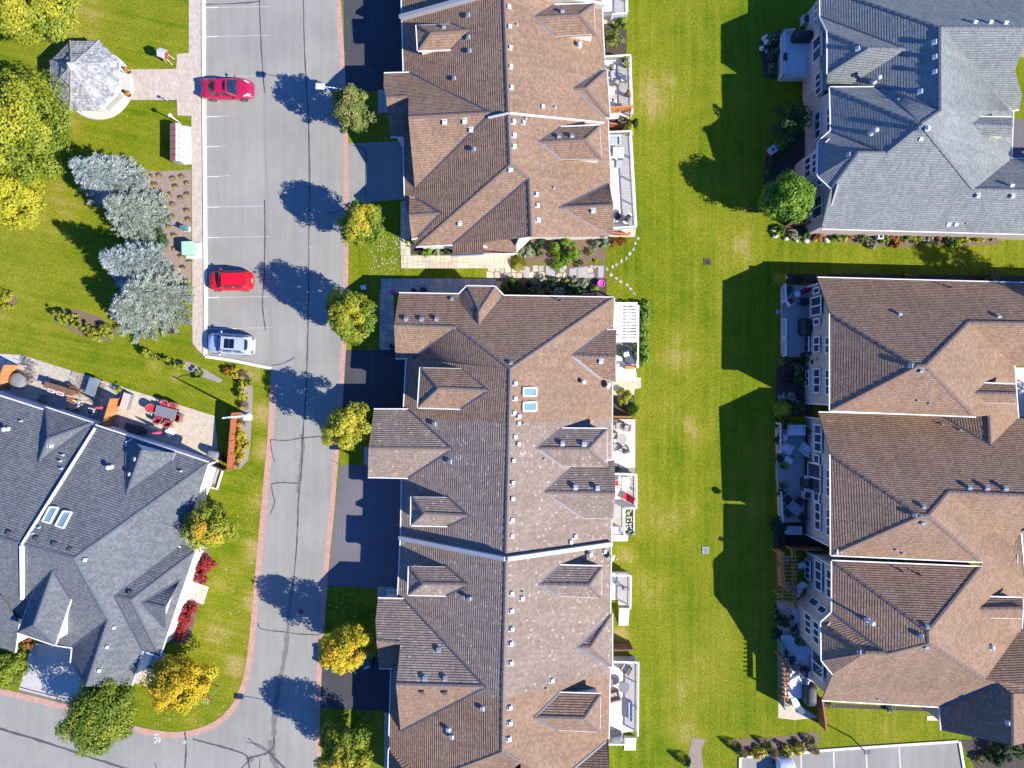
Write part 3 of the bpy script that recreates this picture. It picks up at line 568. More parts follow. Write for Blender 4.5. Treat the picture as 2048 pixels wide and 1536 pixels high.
for (px, py, rz, lb) in ((344, 661, 0, 'rusty square drain grate in the park lawn near the silver car'), (1415, 524, 0, 'square drain grate in the long lawn near the stepping stones'), (1411, 1100, 0, 'square drain grate in the long lawn at the edge of the shadow')):
    q = W(px, py); t = thing('drain_grate', lb, 'drain grate', (q.x, q.y, 0), 'drain grates in the lawns')
    fr = MB()
    for sx, sy, lx, ly in ((0, .27, .62, .08), (0, -.27, .62, .08), (.27, 0, .08, .46), (-.27, 0, .08, .46)): fr.box((sx, sy, .03), (lx, ly, .06))
    fr.build('frame', M['stone_grey'] if py > 1000 else M['rust'], t, local=True)
    MB().box((0, 0, .006), (.46, .46, .012)).build('pit', M['black'], t, local=True)
    for k in range(5): ubox('bar', M['rust'] if py < 1000 else M['steel'], t, (-.18 + .09 * k, 0, .035), (.04, .46, .02))
# ------------------------------------------------------------------ houses
from mathutils.geometry import tessellate_polygon
def inside(p, poly):
    x, y = p; c = False; n = len(poly)
    for i in range(n):
        x0, y0 = poly[i][0], poly[i][1]; x1, y1 = poly[(i + 1) % n][0], poly[(i + 1) % n][1]
        if (y0 > y) != (y1 > y) and x < (x1 - x0) * (y - y0) / (y1 - y0) + x0: c = not c
    return c
def inset(poly, d):
    n = len(poly); a = sum(poly[i].x * poly[(i + 1) % n].y - poly[(i + 1) % n].x * poly[i].y for i in range(n)); sg = 1 if a > 0 else -1
    out = []
    for i in range(n):
        p0, p1, p2 = poly[i - 1], poly[i], poly[(i + 1) % n]
        d1 = (p1 - p0); d1.z = 0; d1.normalize(); d2 = (p2 - p1); d2.z = 0; d2.normalize()
        n1 = Vector((-d1.y, d1.x, 0)) * sg; n2 = Vector((-d2.y, d2.x, 0)) * sg; b = n1 + n2
        k = max(0.35, 1 + n1.dot(n2)); out.append(p1 + b * (d / k))
    return out
VM = {}
def vent_mesh(kind):
    if kind in VM: return VM[kind]
    b = MB()
    if kind in ('w', 'g', 'd'):
        mt = {'w': M['vent_w'], 'g': M['vent_g'], 'd': M['vent_d']}[kind]
        b.box((0, 0, .01), (.40, .44, .02)); b.box((0, 0, .07), (.26, .26, .10))
        b.add([(-.17, -.19, .10), (.17, -.19, .10), (.17, .16, .13), (-.17, .16, .13), (-.15, -.17, .20), (.15, -.17, .20), (.15, .12, .21), (-.15, .12, .21)], [(3, 2, 1, 0), (4, 5, 6, 7), (0, 1, 5, 4), (1, 2, 6, 5), (2, 3, 7, 6), (3, 0, 4, 7)])
    elif kind == 'pipe':
        mt = M['vent_d']; b.lathe((0, 0, 0), [(.13, -.1), (.12, .03), (.055, .06), (.055, .42), (.03, .42)], 10)
    elif kind == 'pipes':
        mt = M['vent_g']; b.lathe((0, 0, 0), [(.14, -.1), (.12, .04), (.06, .06), (.06, .26), (.03, .26)], 10)
    elif kind == 'flue':
        mt = M['vent_w']; b.lathe((0, 0, 0), [(.26, -.25), (.2, .08), (.10, .12), (.10, .72), (.16, .74), (.20, .78), (.20, .90), (.13, .96), (.02, .98)], 14)
    elif kind == 'flues':
        mt = M['vent_w']; b.lathe((0, 0, 0), [(.26, -.25), (.2, .08), (.10, .12), (.10, .36), (.16, .38), (.21, .42), (.21, .52), (.13, .57), (.02, .58)], 14)
    me = bpy.data.meshes.new('roof_vent'); me.from_pydata(b.v, [], b.f); me.materials.append(mt)
    if kind in ('pipe', 'pipes', 'flue', 'flues'): me.polygons.foreach_set('use_smooth', [True] * len(me.polygons))
    VM[kind] = me; return me
class Bld:
    def __init__(s, cap): s.V = {}; s.F = {}; s.lv = []; s.cap = cap; s.n = 0
    def v(s, n, px, py, h=None): s.V[n] = [px, py, h]; return n
    def _n(s, t):
        if isinstance(t, str): return t
        s.n += 1; return s.v('_%d' % s.n, *t)
    def f(s, key, poly, mt, on=(), part='roof'):
        s.F[key] = dict(p=[s._n(t) for t in poly], m=mt, on=[s._n(t) for t in on], part=part); return s.F[key]['p']
    def lev(s, *a):
        for x in a[1:]: s.lv.append((a[0], x))
    def dormer(s, key, main, tip, vl1, vl2, c1, c2, hip=None, rf=None, mt='br_tan', part='dormer_roof', extra=None):
        T, A, B_, C1, C2 = [s._n(t) for t in (tip, vl1, vl2, c1, c2)]
        s.F[main]['on'] += [T, A, B_]; s.lev(A, C1); s.lev(B_, C2)
        E = s._n(hip or rf); s.lev(T, E)
        s.f(key + 'a', [T, A, C1, E], mt, part=part + ':' + key); s.f(key + 'b', [T, E, C2, B_], mt, part=part + ':' + key)
        if hip: s.f(key + 'c', [E, C1, C2], mt, part=part + ':' + key)
        s.F[key + 'a']['d'] = (T, A, B_, C1, C2, E, bool(hip)); return T, A, B_, C1, C2, E
    def solve(s):
        names = list(s.V); ix = {n: i for i, n in enumerate(names)}; N = len(names); keys = list(s.F); K = len(keys)
        h = np.array([s.V[n][2] if s.V[n][2] is not None else 5.0 for n in names], float)
        px = np.array([[(s.V[n][0] - 1024) / S, -(s.V[n][1] - 768) / S] for n in names])
        for it in range(7):
            xy = px * (1 - h / H)[:, None]; rows = []; rhs = []
            for fi, k in enumerate(keys):
                for n in s.F[k]['p'] + s.F[k]['on']:
                    r = np.zeros(N + 3 * K); i = ix[n]; r[i] = -1; r[N + 3 * fi] = xy[i, 0]; r[N + 3 * fi + 1] = xy[i, 1]; r[N + 3 * fi + 2] = 1; rows.append(r); rhs.append(0)
                for q in (0, 1):
                    r = np.zeros(N + 3 * K); r[N + 3 * fi + q] = 0.02; rows.append(r); rhs.append(0)
            for n in names:
                if s.V[n][2] is not None:
                    r = np.zeros(N + 3 * K); r[ix[n]] = 6; rows.append(r); rhs.append(6 * s.V[n][2])
                else:
                    r = np.zeros(N + 3 * K); r[ix[n]] = 0.01; rows.append(r); rhs.append(0.05)
            for a, b in s.lv:
                r = np.zeros(N + 3 * K); r[ix[a]] = 4; r[ix[b]] = -4; rows.append(r); rhs.append(0)
            sol = np.linalg.lstsq(np.array(rows), np.array(rhs), rcond=None)[0]; h = sol[:N]
        for i, n in enumerate(names): s.V[n][2] = float(h[i])
        for fi, k in enumerate(keys): s.F[k]['pl'] = sol[N + 3 * fi:N + 3 * fi + 3]
    def P(s, n):
        if isinstance(n, str): x, y, z = s.V[n]; return W(x, y, z)
        return W(*n)
    def on(s, key, px, py):
        a, b, c = s.F[key]['pl']; u = (px - 1024) / S; v = -(py - 768) / S
        hh = (a * u + b * v + c) / (1 + (a * u + b * v) / H); return W(px, py, hh)
    def normal(s, key):
        a, b, c = s.F[key]['pl']; return Vector((-a, -b, 1)).normalized()
    def rooft(s, x, y, parts=None):
        best = None
        for k, F in s.F.items():
            poly = F['P']
            if inside((x, y), poly):
                a, b, c = F['pl']; z = a * x + b * y + c
                best = z if best is None else min(best, z)
        return best
    def make(s, name, label, cat, org, walls, wallmat, he, overhang=0.4, group=None, dwall='offwhite'):
        s.solve(); root = thing(name, label, cat, (org.x, org.y, 0), group); s.root = root
        for F in s.F.values(): F['P'] = [s.P(n) for n in F['p']]
        parts = {}
        for k, F in s.F.items(): parts.setdefault(F['part'], []).append(F)
        s.obj = {}
        for pk, Fs in parts.items():
            mats = []; vs = []; fs = []; mi = []; uvs = []; sm = []
            for F in Fs:
                mt = M[F['m']]
                if mt not in mats: mats.append(mt)
                P = F['P']; n = len(P)
                ar = sum(P[i].x * P[(i + 1) % n].y - P[(i + 1) % n].x * P[i].y for i in range(n))
                if ar < 0: P = P[::-1]
                a, b, c = F['pl']; up = Vector((a, b, 0))
                if up.length < 1e-4: up = Vector((0, 1, 0))
                g_ = up.length; up.normalize(); ud = Vector((up.y, -up.x, 0)); ks = math.sqrt(1 + a * a + b * b)
                tr = []
                for t in tessellate_polygon([[Vector((p.x, p.y, 0)) for p in P]]):
                    x, y, z = (P[i] for i in t); tr.append(t if (y.x - x.x) * (z.y - x.y) - (y.y - x.y) * (z.x - x.x) > 0 else t[::-1])
                uvp = [((p.dot(ud)), (p.x * up.x + p.y * up.y) * ks) for p in P]
                b0 = len(vs); vs += [tuple(p - ORG[root.name]) for p in P]
                for t in tr: fs.append(tuple(b0 + i for i in t)); mi.append(mats.index(mt)); sm.append(True); uvs += [uvp[i] for i in t]
                q = [p + Vector((0, 0, -0.16)) for p in P]; b0 = len(vs); vs += [tuple(p - ORG[root.name]) for p in P + q]
                nf = [tuple(b0 + n + i for i in t[::-1]) for t in tr] + [(b0 + n + i, b0 + n + (i + 1) % n, b0 + (i + 1) % n, b0 + i) for i in range(n)]
                fs += nf; mi += [mats.index(mt)] * len(nf); sm += [False] * len(nf); uvs += [(0, 0)] * sum(len(x) for x in nf)
            nm = pk.split(':')[0]; me = bpy.data.meshes.new(nm); me.from_pydata(vs, [], fs)
            for mt in mats: me.materials.append(mt)
            me.polygons.foreach_set('material_index', mi); me.polygons.foreach_set('use_smooth', sm)
            uvl = me.uv_layers.new(name='UVMap'); uvl.data.foreach_set('uv', [x for t in uvs for x in t]); me.update()
            o = bpy.data.objects.new(nm, me); link(o, root); ORG[o.name] = ORG[root.name]; s.obj[pk] = o
        # walls that follow the underside of the roof
        for poly, wm in [(walls, wallmat)] if not isinstance(walls[0], list) else [(w, wallmat) for w in walls]:
            Pw = inset([W(*p) for p in poly], overhang)
            for i in range(len(Pw)):
                a = Pw[i]; b = Pw[(i + 1) % len(Pw)]; a = Vector((a.x, a.y, 0)); b = Vector((b.x, b.y, 0)); Ln = (b - a).length
                if Ln < 0.3: continue
                k = max(2, int(Ln / 0.45)); sd = (b - a).normalized(); sd = Vector((-sd.y, sd.x, 0)) * 0.12
                tops = []
                for j in range(k + 1):
                    p = a.lerp(b, j / k); z = s.rooft(p.x, p.y); tops.append((p, (z if z is not None else he) - 0.10))
                mb = MB(); vs = []
                for p, z in tops: vs += [(p.x - sd.x / 2, p.y - sd.y / 2, -0.1), (p.x - sd.x / 2, p.y - sd.y / 2, z), (p.x + sd.x / 2, p.y + sd.y / 2, z), (p.x + sd.x / 2, p.y + sd.y / 2, -0.1)]
                fs = []
                for j in range(k):
                    o0 = 4 * j; o1 = o0 + 4
                    fs += [(o0, o1, o1 + 1, o0 + 1), (o0 + 1, o1 + 1, o1 + 2, o0 + 2), (o0 + 2, o1 + 2, o1 + 3, o0 + 3)]
                fs += [(0, 1, 2, 3), (4 * k + 3, 4 * k + 2, 4 * k + 1, 4 * k)]
                mb.add(vs, fs).build('wall', M[wm], root)
        # dormer walls
        for k, F in s.F.items():
            if 'd' not in F: continue
            T, A, B_, C1, C2, E, hip = F['d']; p1, p2, e = s.P(C1), s.P(C2), s.P(E); ta = (s.P(A) + s.P(B_)) / 2; mid = (p1 + p2) / 2
            inw = (ta - mid); inw.z = 0; dep = inw.length; inw.normalize(); sd = (p2 - p1); sd.z = 0; wdt = sd.length; sd.normalize()
            q1 = p1 + inw * 0.22 + sd * 0.2; q2 = p2 + inw * 0.22 - sd * 0.2; r1 = q1 + inw * max(0.3, dep - 0.3); r2 = q2 + inw * max(0.3, dep - 0.3)
            zb = min(p1.z, p2.z) - 0.1; zl = min(p1.z, p2.z) - 2.4
            mb = MB().prism([q1, q2, r2, r1], max(zl, 1.0), zb)
            if not hip:
                ee = e + inw * 0.22; mb.add([(q1.x, q1.y, zb), (q2.x, q2.y, zb), (ee.x, ee.y, e.z - 0.16), (q1.x + inw.x * .2, q1.y + inw.y * .2, zb), (q2.x + inw.x * .2, q2.y + inw.y * .2, zb), (ee.x + inw.x * .2, ee.y + inw.y * .2, e.z - 0.16)], [(0, 1, 2), (5, 4, 3), (0, 3, 4, 1), (1, 4, 5, 2), (2, 5, 3, 0)])
            mb.build('dormer_wall', M[dwall], s.obj[F['part']])
        return root
    def edge(s, kind, pairs, mt=None):
        for a, b in pairs:
            p, q = s.P(a), s.P(b); mb = MB()
            if kind == 'ridge':
                d = (q - p).normalized(); sd = Vector((-d.y, d.x, 0)).normalized() * 0.15; up = Vector((0, 0, 0.045)); dn = Vector((0, 0, -0.035)); Ln = (q - p).length; k = max(1, int(Ln / 0.32))
                for j in range(k):
                    a0 = p.lerp(q, j / k); a1 = p.lerp(q, (j + 0.97) / k); lift = Vector((0, 0, 0.018 * (j % 2)))
                    mb.add([a0 + sd + dn + lift, a0 + up + lift, a0 - sd + dn + lift, a1 + sd + dn + lift * 0.3, a1 + up + lift * 0.3, a1 - sd + dn + lift * 0.3], [(0, 3, 4, 1), (1, 4, 5, 2), (0, 1, 2), (5, 4, 3)])
                mb.build('ridge_cap', M[mt or s.cap], s.obj['roof'])
            elif kind == 'valley':
                mb.bar(p + Vector((0, 0, .05)), q + Vector((0, 0, .05)), 0.17, 0.02).build('valley_flashing', M['valley'], s.obj['roof'])
            elif kind == 'white':
                mb.bar(p + Vector((0, 0, .10)), q + Vector((0, 0, .10)), 0.16, 0.22).build('white_flashing', M['white'], s.obj['roof'])
    def gutter(s, pairs, w=0.085):
        F_all = [F['P'] for F in s.F.values()]
        for a, b in pairs:
            p, q = s.P(a), s.P(b); d = (q - p); d.z = 0
            if d.length < 0.2: continue
            d.normalize(); sd = Vector((-d.y, d.x, 0)); m_ = (p + q) / 2
            t = m_ + sd * 0.15
            if any(inside((t.x, t.y), P) for P in F_all): sd = -sd
            o = sd * (w / 2 + 0.01) + Vector((0, 0, -0.03)); mb = MB()
            mb.bar(p + o, q + o, w, 0.11)
            k = int((q - p).length / 0.9)
            mb.build('gutter', M['white'], s.obj['roof'])
    def vents(s, key, lst, kind):
        nrm = s.normal(key); a, b, c = s.F[key]['pl']; up = Vector((a, b, 0)).normalized()
        up3 = (up - nrm * up.dot(nrm)).normalized(); xx = up3.cross(nrm).normalized(); Mx = Matrix((xx, up3, nrm)).transposed()
        for px, py in lst:
            p = s.on(key, px, py); pn = {'w': 'roof_vent', 'g': 'roof_vent', 'd': 'roof_vent', 'pipe': 'plumbing_pipe', 'pipes': 'plumbing_pipe', 'flue': 'flue', 'flues': 'flue'}[kind]
            o = bpy.data.objects.new(pn, vent_mesh(kind)); link(o, s.obj[s.F[key]['part']])
            o.location = p - ORG[s.root.name]
            if kind in ('w', 'g', 'd'): o.rotation_euler = (Mx @ Matrix.Rotation(rnd.uniform(-.07, .07), 3, 'Z')).to_euler(); k_ = rnd.uniform(.9, 1.1); o.scale = (k_, k_, rnd.uniform(.85, 1.2))
    def parapet(s, pts, w, hgt, m_):
        """pts: list of (px,py,key)"""
        P = [s.on(k, x, y) for x, y, k in pts]; mb = MB()
        for a, b in zip(P, P[1:]): mb.bar(a + Vector((0, 0, hgt / 2 - .1)), b + Vector((0, 0, hgt / 2 - .1)), w, hgt + .2)
        return mb.build('party_wall', M[m_], s.root)
    def skylight(s, key, pts):
        nrm = s.normal(key); P = [s.on(key, *p) for p in pts]; c = sum(P, Vector()) / 4
        fr = MB(); Q = [c + (p - c) * 0.74 for p in P]
        for i in range(4):
            a, b = P[i], P[(i + 1) % 4]; fr.bar(a + nrm * .08, b + nrm * .08, .12, .22, up=nrm)
        o = fr.build('skylight', M['white'], s.root)
        MB().add([c + (p - c) * 0.95 + nrm * .13 for p in P], [(0, 1, 2, 3)]).build('pane', M['skyglass'], o)
    def win(s, P0, P1, quad, nx=1, horiz=False):
        """window on the vertical wall through the ground points P0,P1; quad = 4 photograph pixels (bottom-a, bottom-b, top-b, top-a)"""
        d = (P1 - P0); d.z = 0; d.normalize(); n = Vector((d.y, -d.x, 0)); cp = Vector((0, 0, H))
        if n.dot(-P0) < 0: n = -n
        Q = []
        for x, y in quad:
            r = W(x, y, 0) - cp; t = (P0 - cp).dot(n) / r.dot(n); Q.append(cp + r * t)
        t = [(q - P0).dot(d) for q in Q]; z = [q.z for q in Q]
        t0, t1 = (t[0] + t[3]) / 2, (t[1] + t[2]) / 2; z0, z1 = (z[0] + z[1]) / 2, (z[2] + z[3]) / 2
        if t0 > t1: t0, t1 = t1, t0
        if z0 > z1: z0, z1 = z1, z0
        z0 = max(z0, 0.15)
        q = lambda tt, zz, o: Vector((P0.x, P0.y, 0)) + d * tt + Vector((0, 0, zz)) + n * o
        fr = MB(); w = 0.09
        for a, b in ((q(t0, z0, .09), q(t1, z0, .09)), (q(t0, z1, .09), q(t1, z1, .09))): fr.bar(a, b, .1, w)
        for k in range(nx + 1):
            tt = t0 + (t1 - t0) * k / nx; fr.bar(q(tt, z0, .09), q(tt, z1, .09), .1, w, up=tuple(n))
        o = fr.build('window', M['white'], s.root)
        for k in range(nx):
            a = t0 + (t1 - t0) * k / nx; b = t0 + (t1 - t0) * (k + 1) / nx
            MB().add([q(a, z0, .075), q(b, z0, .075), q(b, z1, .075), q(a, z1, .075)], [(0, 1, 2, 3)]).build('pane', M['glass'], o)
    def wwin(s, X, x0, x1, y0, y1, nx=1):
        s.win(Vector((X, -100, 0)), Vector((X, 100, 0)), [(x0, y0), (x0, y1), (x1, y1), (x1, y0)], nx)
    def spout(s, px, py, X, Y, z1):
        MB().bar((X, Y, 0.1), (X, Y, z1), .09, .09).build('downspout', M['white'], s.root)
he = 3.3; hr = 7.8
# ---- upper terrace in the middle
A = Bld('cap_br')
A.f('W', [A.v('w0', 799, -160, he), A.v('r0', 1002, -160, hr), A.v('r2', 1020.5, 328, hr), A.v('h1', 832, 493), A.v('w4', 823, 480, 3.45), A.v('w3', 810, 394, he)], 'br_tan')
A.f('E', ['r0', 'r2', A.v('q1', 1058, 356), A.v('q3', 1063, 473), A.v('e9', 1226, 472, he), A.v('e0', 1195, -160, he)], 'br_tan')
A.f('S1', ['r2', 'q1', A.v('q2', 905, 489, 3.5), 'h1'], 'br_tan')
A.f('W2', ['q1', 'q3', A.v('s1', 966, 484), A.v('s2', 967, 508), A.v('s3', 904, 511, 3.3), 'q2'], 'br_tan')
A.f('L', [(966, 484, 4.6), (1032, 477, 4.6), (1033.5, 506, 3.3), (967, 508.5, 3.3)], 'br_tan2')
t1, g1, g2, g0, f1 = A.v('t1', 982, 225), A.v('g1', 819, 145.5), A.v('g2', 830, 379), A.v('g0', 768, 147), A.v('f1', 816.5, 234)
A.f('GN', [t1, f1, A.v('p2', 817, 193), A.v('p1', 772, 194), (767, 172), g0, g1], 'br_tan', part='gable_roof:G1')
A.f('GS', [t1, f1, g2], 'br_tan2', part='gable_roof:G1')
A.f('PS', ['p2', 'p1', (781, 273, 3.2), (816, 273, 3.2)], 'br_tan', part='gable_roof:G1')
A.F['W']['on'] += [t1, g1, g2]; A.lev(t1, f1); A.lev(g1, g0)
A.dormer('G2', 'W', (882, 426), (831, 395), (835, 475), (819, 393), (823, 478), rf=(817.5, 430), part='gable_roof')
A.dormer('D3', 'W', (942, 60), (902, 47.5), (903, 99), (833, 50), (836, 101), hip=(861, 65.5))
A.dormer('D1', 'E', (1068, 34), (1109, 10), (1111, 74), (1189, 7), (1191, 69), hip=(1159, 29))
A.dormer('D2', 'E', (1078.5, 284), (1121.5, 254), (1123, 320), (1200, 251), (1204, 319), hip=(1170, 279))
A.dormer('E1', 'E', (1146.5, 177.5), (1204, 141), (1211, 234), (1213, 139), (1219.5, 235), hip=(1171, 176.5), part='gable_roof')
A.dormer('E2', 'E', (1120, 415), (1215, 367.5), (1218.5, 469), (1217.5, 366), (1226.5, 471), rf=(1227, 410), part='gable_roof')
A.make('terrace_house', 'long tan-brown shingled terrace house between the street and the lawn, upper half of the photo', 'house', W(1015, 250), [(802, -160, 3.3), (1197, -160, 3.3), (1225, 470, 3.3), (1064, 474, 3.3), (1034, 505, 3.3), (905, 509, 3.3), (902, 493, 3.3), (834, 494, 3.3), (822, 470, 3.3), (818, 430, 3.3), (820, 396, 3.3), (811, 394, 3.3), (808, 282, 3.3), (782, 272, 3.3), (769, 148, 3.3), (806, 147, 3.3)], 'offwhite', he)
A.edge('ridge', [('r0', 'r2'), ('r2', 'h1'), ('r2', 'q1'), ('q1', 'q3'), (t1, f1), ('p1', 'p2')])
A.edge('valley', [(t1, g1), (t1, g2), ('q1', 'q2')])
for k in ('G2', 'D3', 'D1', 'D2', 'E1', 'E2'):
    T, a_, b_, c1_, c2_, e_, hp = A.F[k + 'a']['d']; A.edge('ridge', [(T, e_)] + ([(e_, c1_), (e_, c2_)] if hp else [])); A.edge('valley', [(T, a_), (T, b_)])
    A.gutter([(c1_, a_), (c2_, b_)] + ([(c1_, c2_)] if hp else []))
A.gutter([('w0', A.v('_ga', 807.5, 144, 3.35)), (g0, g1), (A.v('_gb', 807, 276, 3.3), 'w3'), ('e0', A.v('_gc', 1208, 112, 3.3)), (A.v('_gd', 1215, 240, 3.3), A.v('_ge', 1221, 366, 3.3)), ('h1', 'q2'), ('s3', 's2'), ('s2', A.v('_gf', 1034, 506, 3.3)), (A.v('_gg', 781, 273, 3.2), A.v('_gh', 816, 273, 3.2))])
A.parapet([(978, 236, 'W'), (1017, 227.5, 'W')], 0.1, 0.22, 'white'); A.parapet([(1017, 227.5, 'E'), (1206, 247, 'E')], 0.1, 0.22, 'white')
A.parapet([(804, 39, 'W'), (1006, -16, 'W')], 0.3, 0.6, 'greywall'); A.parapet([(1006, -16, 'E'), (1204, 15, 'E')], 0.3, 0.6, 'greywall')
A.vents('E', [(1016, 15), (1018, 54), (1019, 96), (1020, 134), (1022, 175), (1084, 214), (1026, 244), (1046, 246), (1027, 271), (1027, 293), (1072, 389), (1074, 411), (1075, 440)], 'w')
A.vents('W', [(938, 32), (938, 76), (941, 103), (910, 158), (949, 299)], 'g'); A.vents('GS', [(889, 244), (929, 242), (942, 259)], 'w'); A.vents('S1', [(1021, 338), (919, 446)], 'w')
A.vents('D1a', [(1125, 25)], 'g'); A.vents('D2a', [(1118, 275), (1144, 274)], 'g'); A.vents('D3a', [(888, 56)], 'g'); A.vents('E2b', [(1186, 420)], 'w')
A.vents('E', [(1158, 92)], 'flues'); A.vents('E', [(1034, 50), (1110, 215), (1108, 376), (1052, 237)], 'pipes')
# ---- lower terrace in the middle
B = Bld('cap_old')
B.f('N', [B.v('x1', 798, 586.5, he), B.v('x2', 1228, 595.5, he), B.v('a0', 1020.5, 738, hr), B.v('vB', 914, 655), B.v('x0', 788, 651)], 'br_tan')
B.f('WS', ['x0', 'vB', B.v('ws', 823, 716, he), B.v('wt', 791, 716.5, he)], 'br_tan2')
B.f('W1', ['a0', 'vB', 'ws', B.v('wa', 813, 717, he), B.v('k1', 808, 838, he), B.v('k2', 1018, 845, hr)], 'br_tan')
B.f('W2', ['k2', 'k1', B.v('n1', 802, 1074, he), B.v('n2', 796, 1193, he), B.v('m1', 781.5, 1393, he), B.v('m2', 1006, 1396, hr)], 'br_old')
B.f('W3', ['m2', 'm1', B.v('o1', 779, 1471, he), (776, 1600, he), B.v('o4', 828, 1570), B.v('r3', 1004.5, 1503, hr)], 'br_tan')
B.f('E1_', ['a0', 'x2', B.v('e1', 1224, 838, he), 'k2'], 'br_tan')
B.f('E2_', ['k2', 'e1', B.v('e2', 1219.5, 1347, he), 'm2'], 'br_old')
B.f('E3_', ['m2', 'e2', B.v('e3', 1216, 1610, he), (1048, 1640, None), B.v('q1', 1041, 1526), 'r3'], 'br_tan')
B.f('S1', ['r3', 'q1', (905, 1640, 3.5), 'o4'], 'br_tan2')
# bay on the north slope
B.f('BW', [B.v('bt', 958, 653), B.v('b0', 914.5, 606), B.v('bn', 918, 588.5, he), B.v('b1', 934, 572.5, he), B.v('ba', 958, 622.5)], 'br_tan', part='bay_roof:bay')
B.f('BN', ['ba', 'b1', B.v('b2', 990, 573.5, he)], 'br_tan', part='bay_roof:bay'); B.f('BE', ['ba', 'b2', B.v('b3', 1007.5, 591.5, he), 'bt'], 'br_tan2', part='bay_roof:bay')
B.F['N']['on'] += ['bt', 'b3', 'b0']; B.lev('bt', 'ba')
B.dormer('G1', 'W2', (904.5, 898), (817, 819), (816, 955.5), (748, 819), (736, 954), rf=(737, 896), mt='br_old', part='gable_roof')
B.v('tp', 970, 1374); B.v('rf2', 792, 1369.5); B.v('v1', 808, 1198); B.v('c1', 756, 1196.5); B.v('v2', 801, 1462); B.v('z1', 753, 1282); B.v('z2', 801, 1286)
B.f('G2N', ['tp', 'rf2', 'z2', 'z1', (751, 1240), 'c1', 'v1'], 'br_old', part='gable_roof:G2'); B.f('G2S', ['tp', 'v2', 'rf2'], 'br_tan2', part='gable_roof:G2')
B.f('PS', ['z1', 'z2', (794.5, 1336, 3.2), (758, 1336, 3.2)], 'br_tan', part='gable_roof:G2'); B.F['W2']['on'] += ['tp', 'v1']; B.F['W3']['on'] += ['v2']; B.lev('tp', 'rf2'); B.lev('v1', 'c1')
B.f('G3N', [B.v('y1', 803, 1476, he), B.v('y2', 778, 1499, he), B.v('y3', 822, 1560), B.v('y4', 884, 1578)], 'br_tan', part='gable_roof:G3'); B.f('G3W', ['y2', 'y3', (775, 1640, he)], 'br_tan', part='gable_roof:G3'); B.F['W3']['on'] += ['y4']; B.lev('y3', 'y4')
B.dormer('D1', 'W1', (977, 781), (925, 736.5), (921, 817.5), (841, 734.5), (836, 815), hip=(877, 776.5))
B.dormer('D2', 'W2', (938, 1032), (896, 994), (894.5, 1052), (823, 993), (822, 1050.5), hip=(848, 1027), mt='br_old')
B.dormer('D3', 'W2', (936, 1169.5), (893, 1133), (892, 1191), (818, 1132.5), (816.5, 1189.5), hip=(846, 1168), mt='br_old')
B.dormer('GE1', 'E1_', (1143, 711.5), (1214, 660), (1200, 757), (1233, 660), (1231.5, 766), rf=(1231, 714.5), part='gable_roof')
B.dormer('DE2', 'E2_', (1073, 897), (1124, 857), (1124, 933), (1215, 858), (1215, 933), hip=(1178, 898), mt='br_old')
B.dormer('GE3', 'E2_', (1085, 984), (1148, 934), (1168, 1037.5), (1229, 920), (1226, 1038), rf=(1231, 987), mt='br_old', part='gable_roof')
B.dormer('DE4', 'E2_', (1078, 1169), (1120, 1130.5), (1118, 1193), (1205, 1133), (1203.5, 1197), hip=(1178, 1171), mt='br_old')
B.dormer('GE5', 'E2_', (1155, 1294.5), (1219, 1231), (1217, 1332.5), (1224, 1228), (1224, 1333), hip=(1181, 1295), mt='br_old', part='gable_roof')
B.dormer('DE6', 'E3_', (1069.5, 1435), (1119, 1385.5), (1116.5, 1461), (1202, 1388), (1201, 1465), hip=(1168.5, 1437.5))
B.dormer('GE7', 'E3_', (1138, 1546), (1213, 1482), (1213, 1605), (1217, 1480), (1217, 1607), rf=(1219, 1548), part='gable_roof')
B.make('terrace_house', 'long brown shingled terrace house between the street and the lawn, lower half of the photo', 'house', W(1010, 1050), [(800, 588, 3.3), (917, 589.5, 3.3), (934, 574, 3.3), (990, 575, 3.3), (1007, 592, 3.3), (1227, 596.5, 3.3), (1224, 768, 3.3), (1222, 1050, 3.3), (1219, 1230, 3.3), (1216, 1600, 3.3), (776, 1600, 3.3), (779, 1500, 3.3), (799, 1476, 3.3), (781, 1470, 3.3), (783.5, 1338, 3.3), (759, 1336, 3.3), (755, 1198, 3.3), (796.5, 1196, 3.3), (802, 1075, 3.3), (804, 957, 3.3), (738, 953, 3.3), (749, 820, 3.3), (808, 818, 3.3), (812, 718, 3.3), (792, 716, 3.3)], 'offwhite', he)
B.edge('ridge', [('a0', 'x2'), ('vB', 'a0'), ('x0', 'vB'), ('a0', 'k2'), ('k2', 'm2'), ('m2', 'r3'), ('r3', 'o4'), ('r3', 'q1'), ('bt', 'ba'), ('ba', 'b1'), ('ba', 'b2'), ('tp', 'rf2'), ('z1', 'z2')])
B.edge('valley', [('vB', 'ws'), ('bt', 'b0'), ('bt', 'b3'), ('tp', 'v1'), ('tp', 'v2'), ('y1', 'y4')])
for k in ('G1', 'D1', 'D2', 'D3', 'GE1', 'DE2', 'GE3', 'DE4', 'GE5', 'DE6', 'GE7'):
    T, a_, b_, c1_, c2_, e_, hp = B.F[k + 'a']['d']; B.edge('ridge', [(T, e_)] + ([(e_, c1_), (e_, c2_)] if hp else [])); B.edge('valley', [(T, a_), (T, b_)])
    B.gutter([(c1_, a_), (c2_, b_)] + ([(c1_, c2_)] if hp else []))
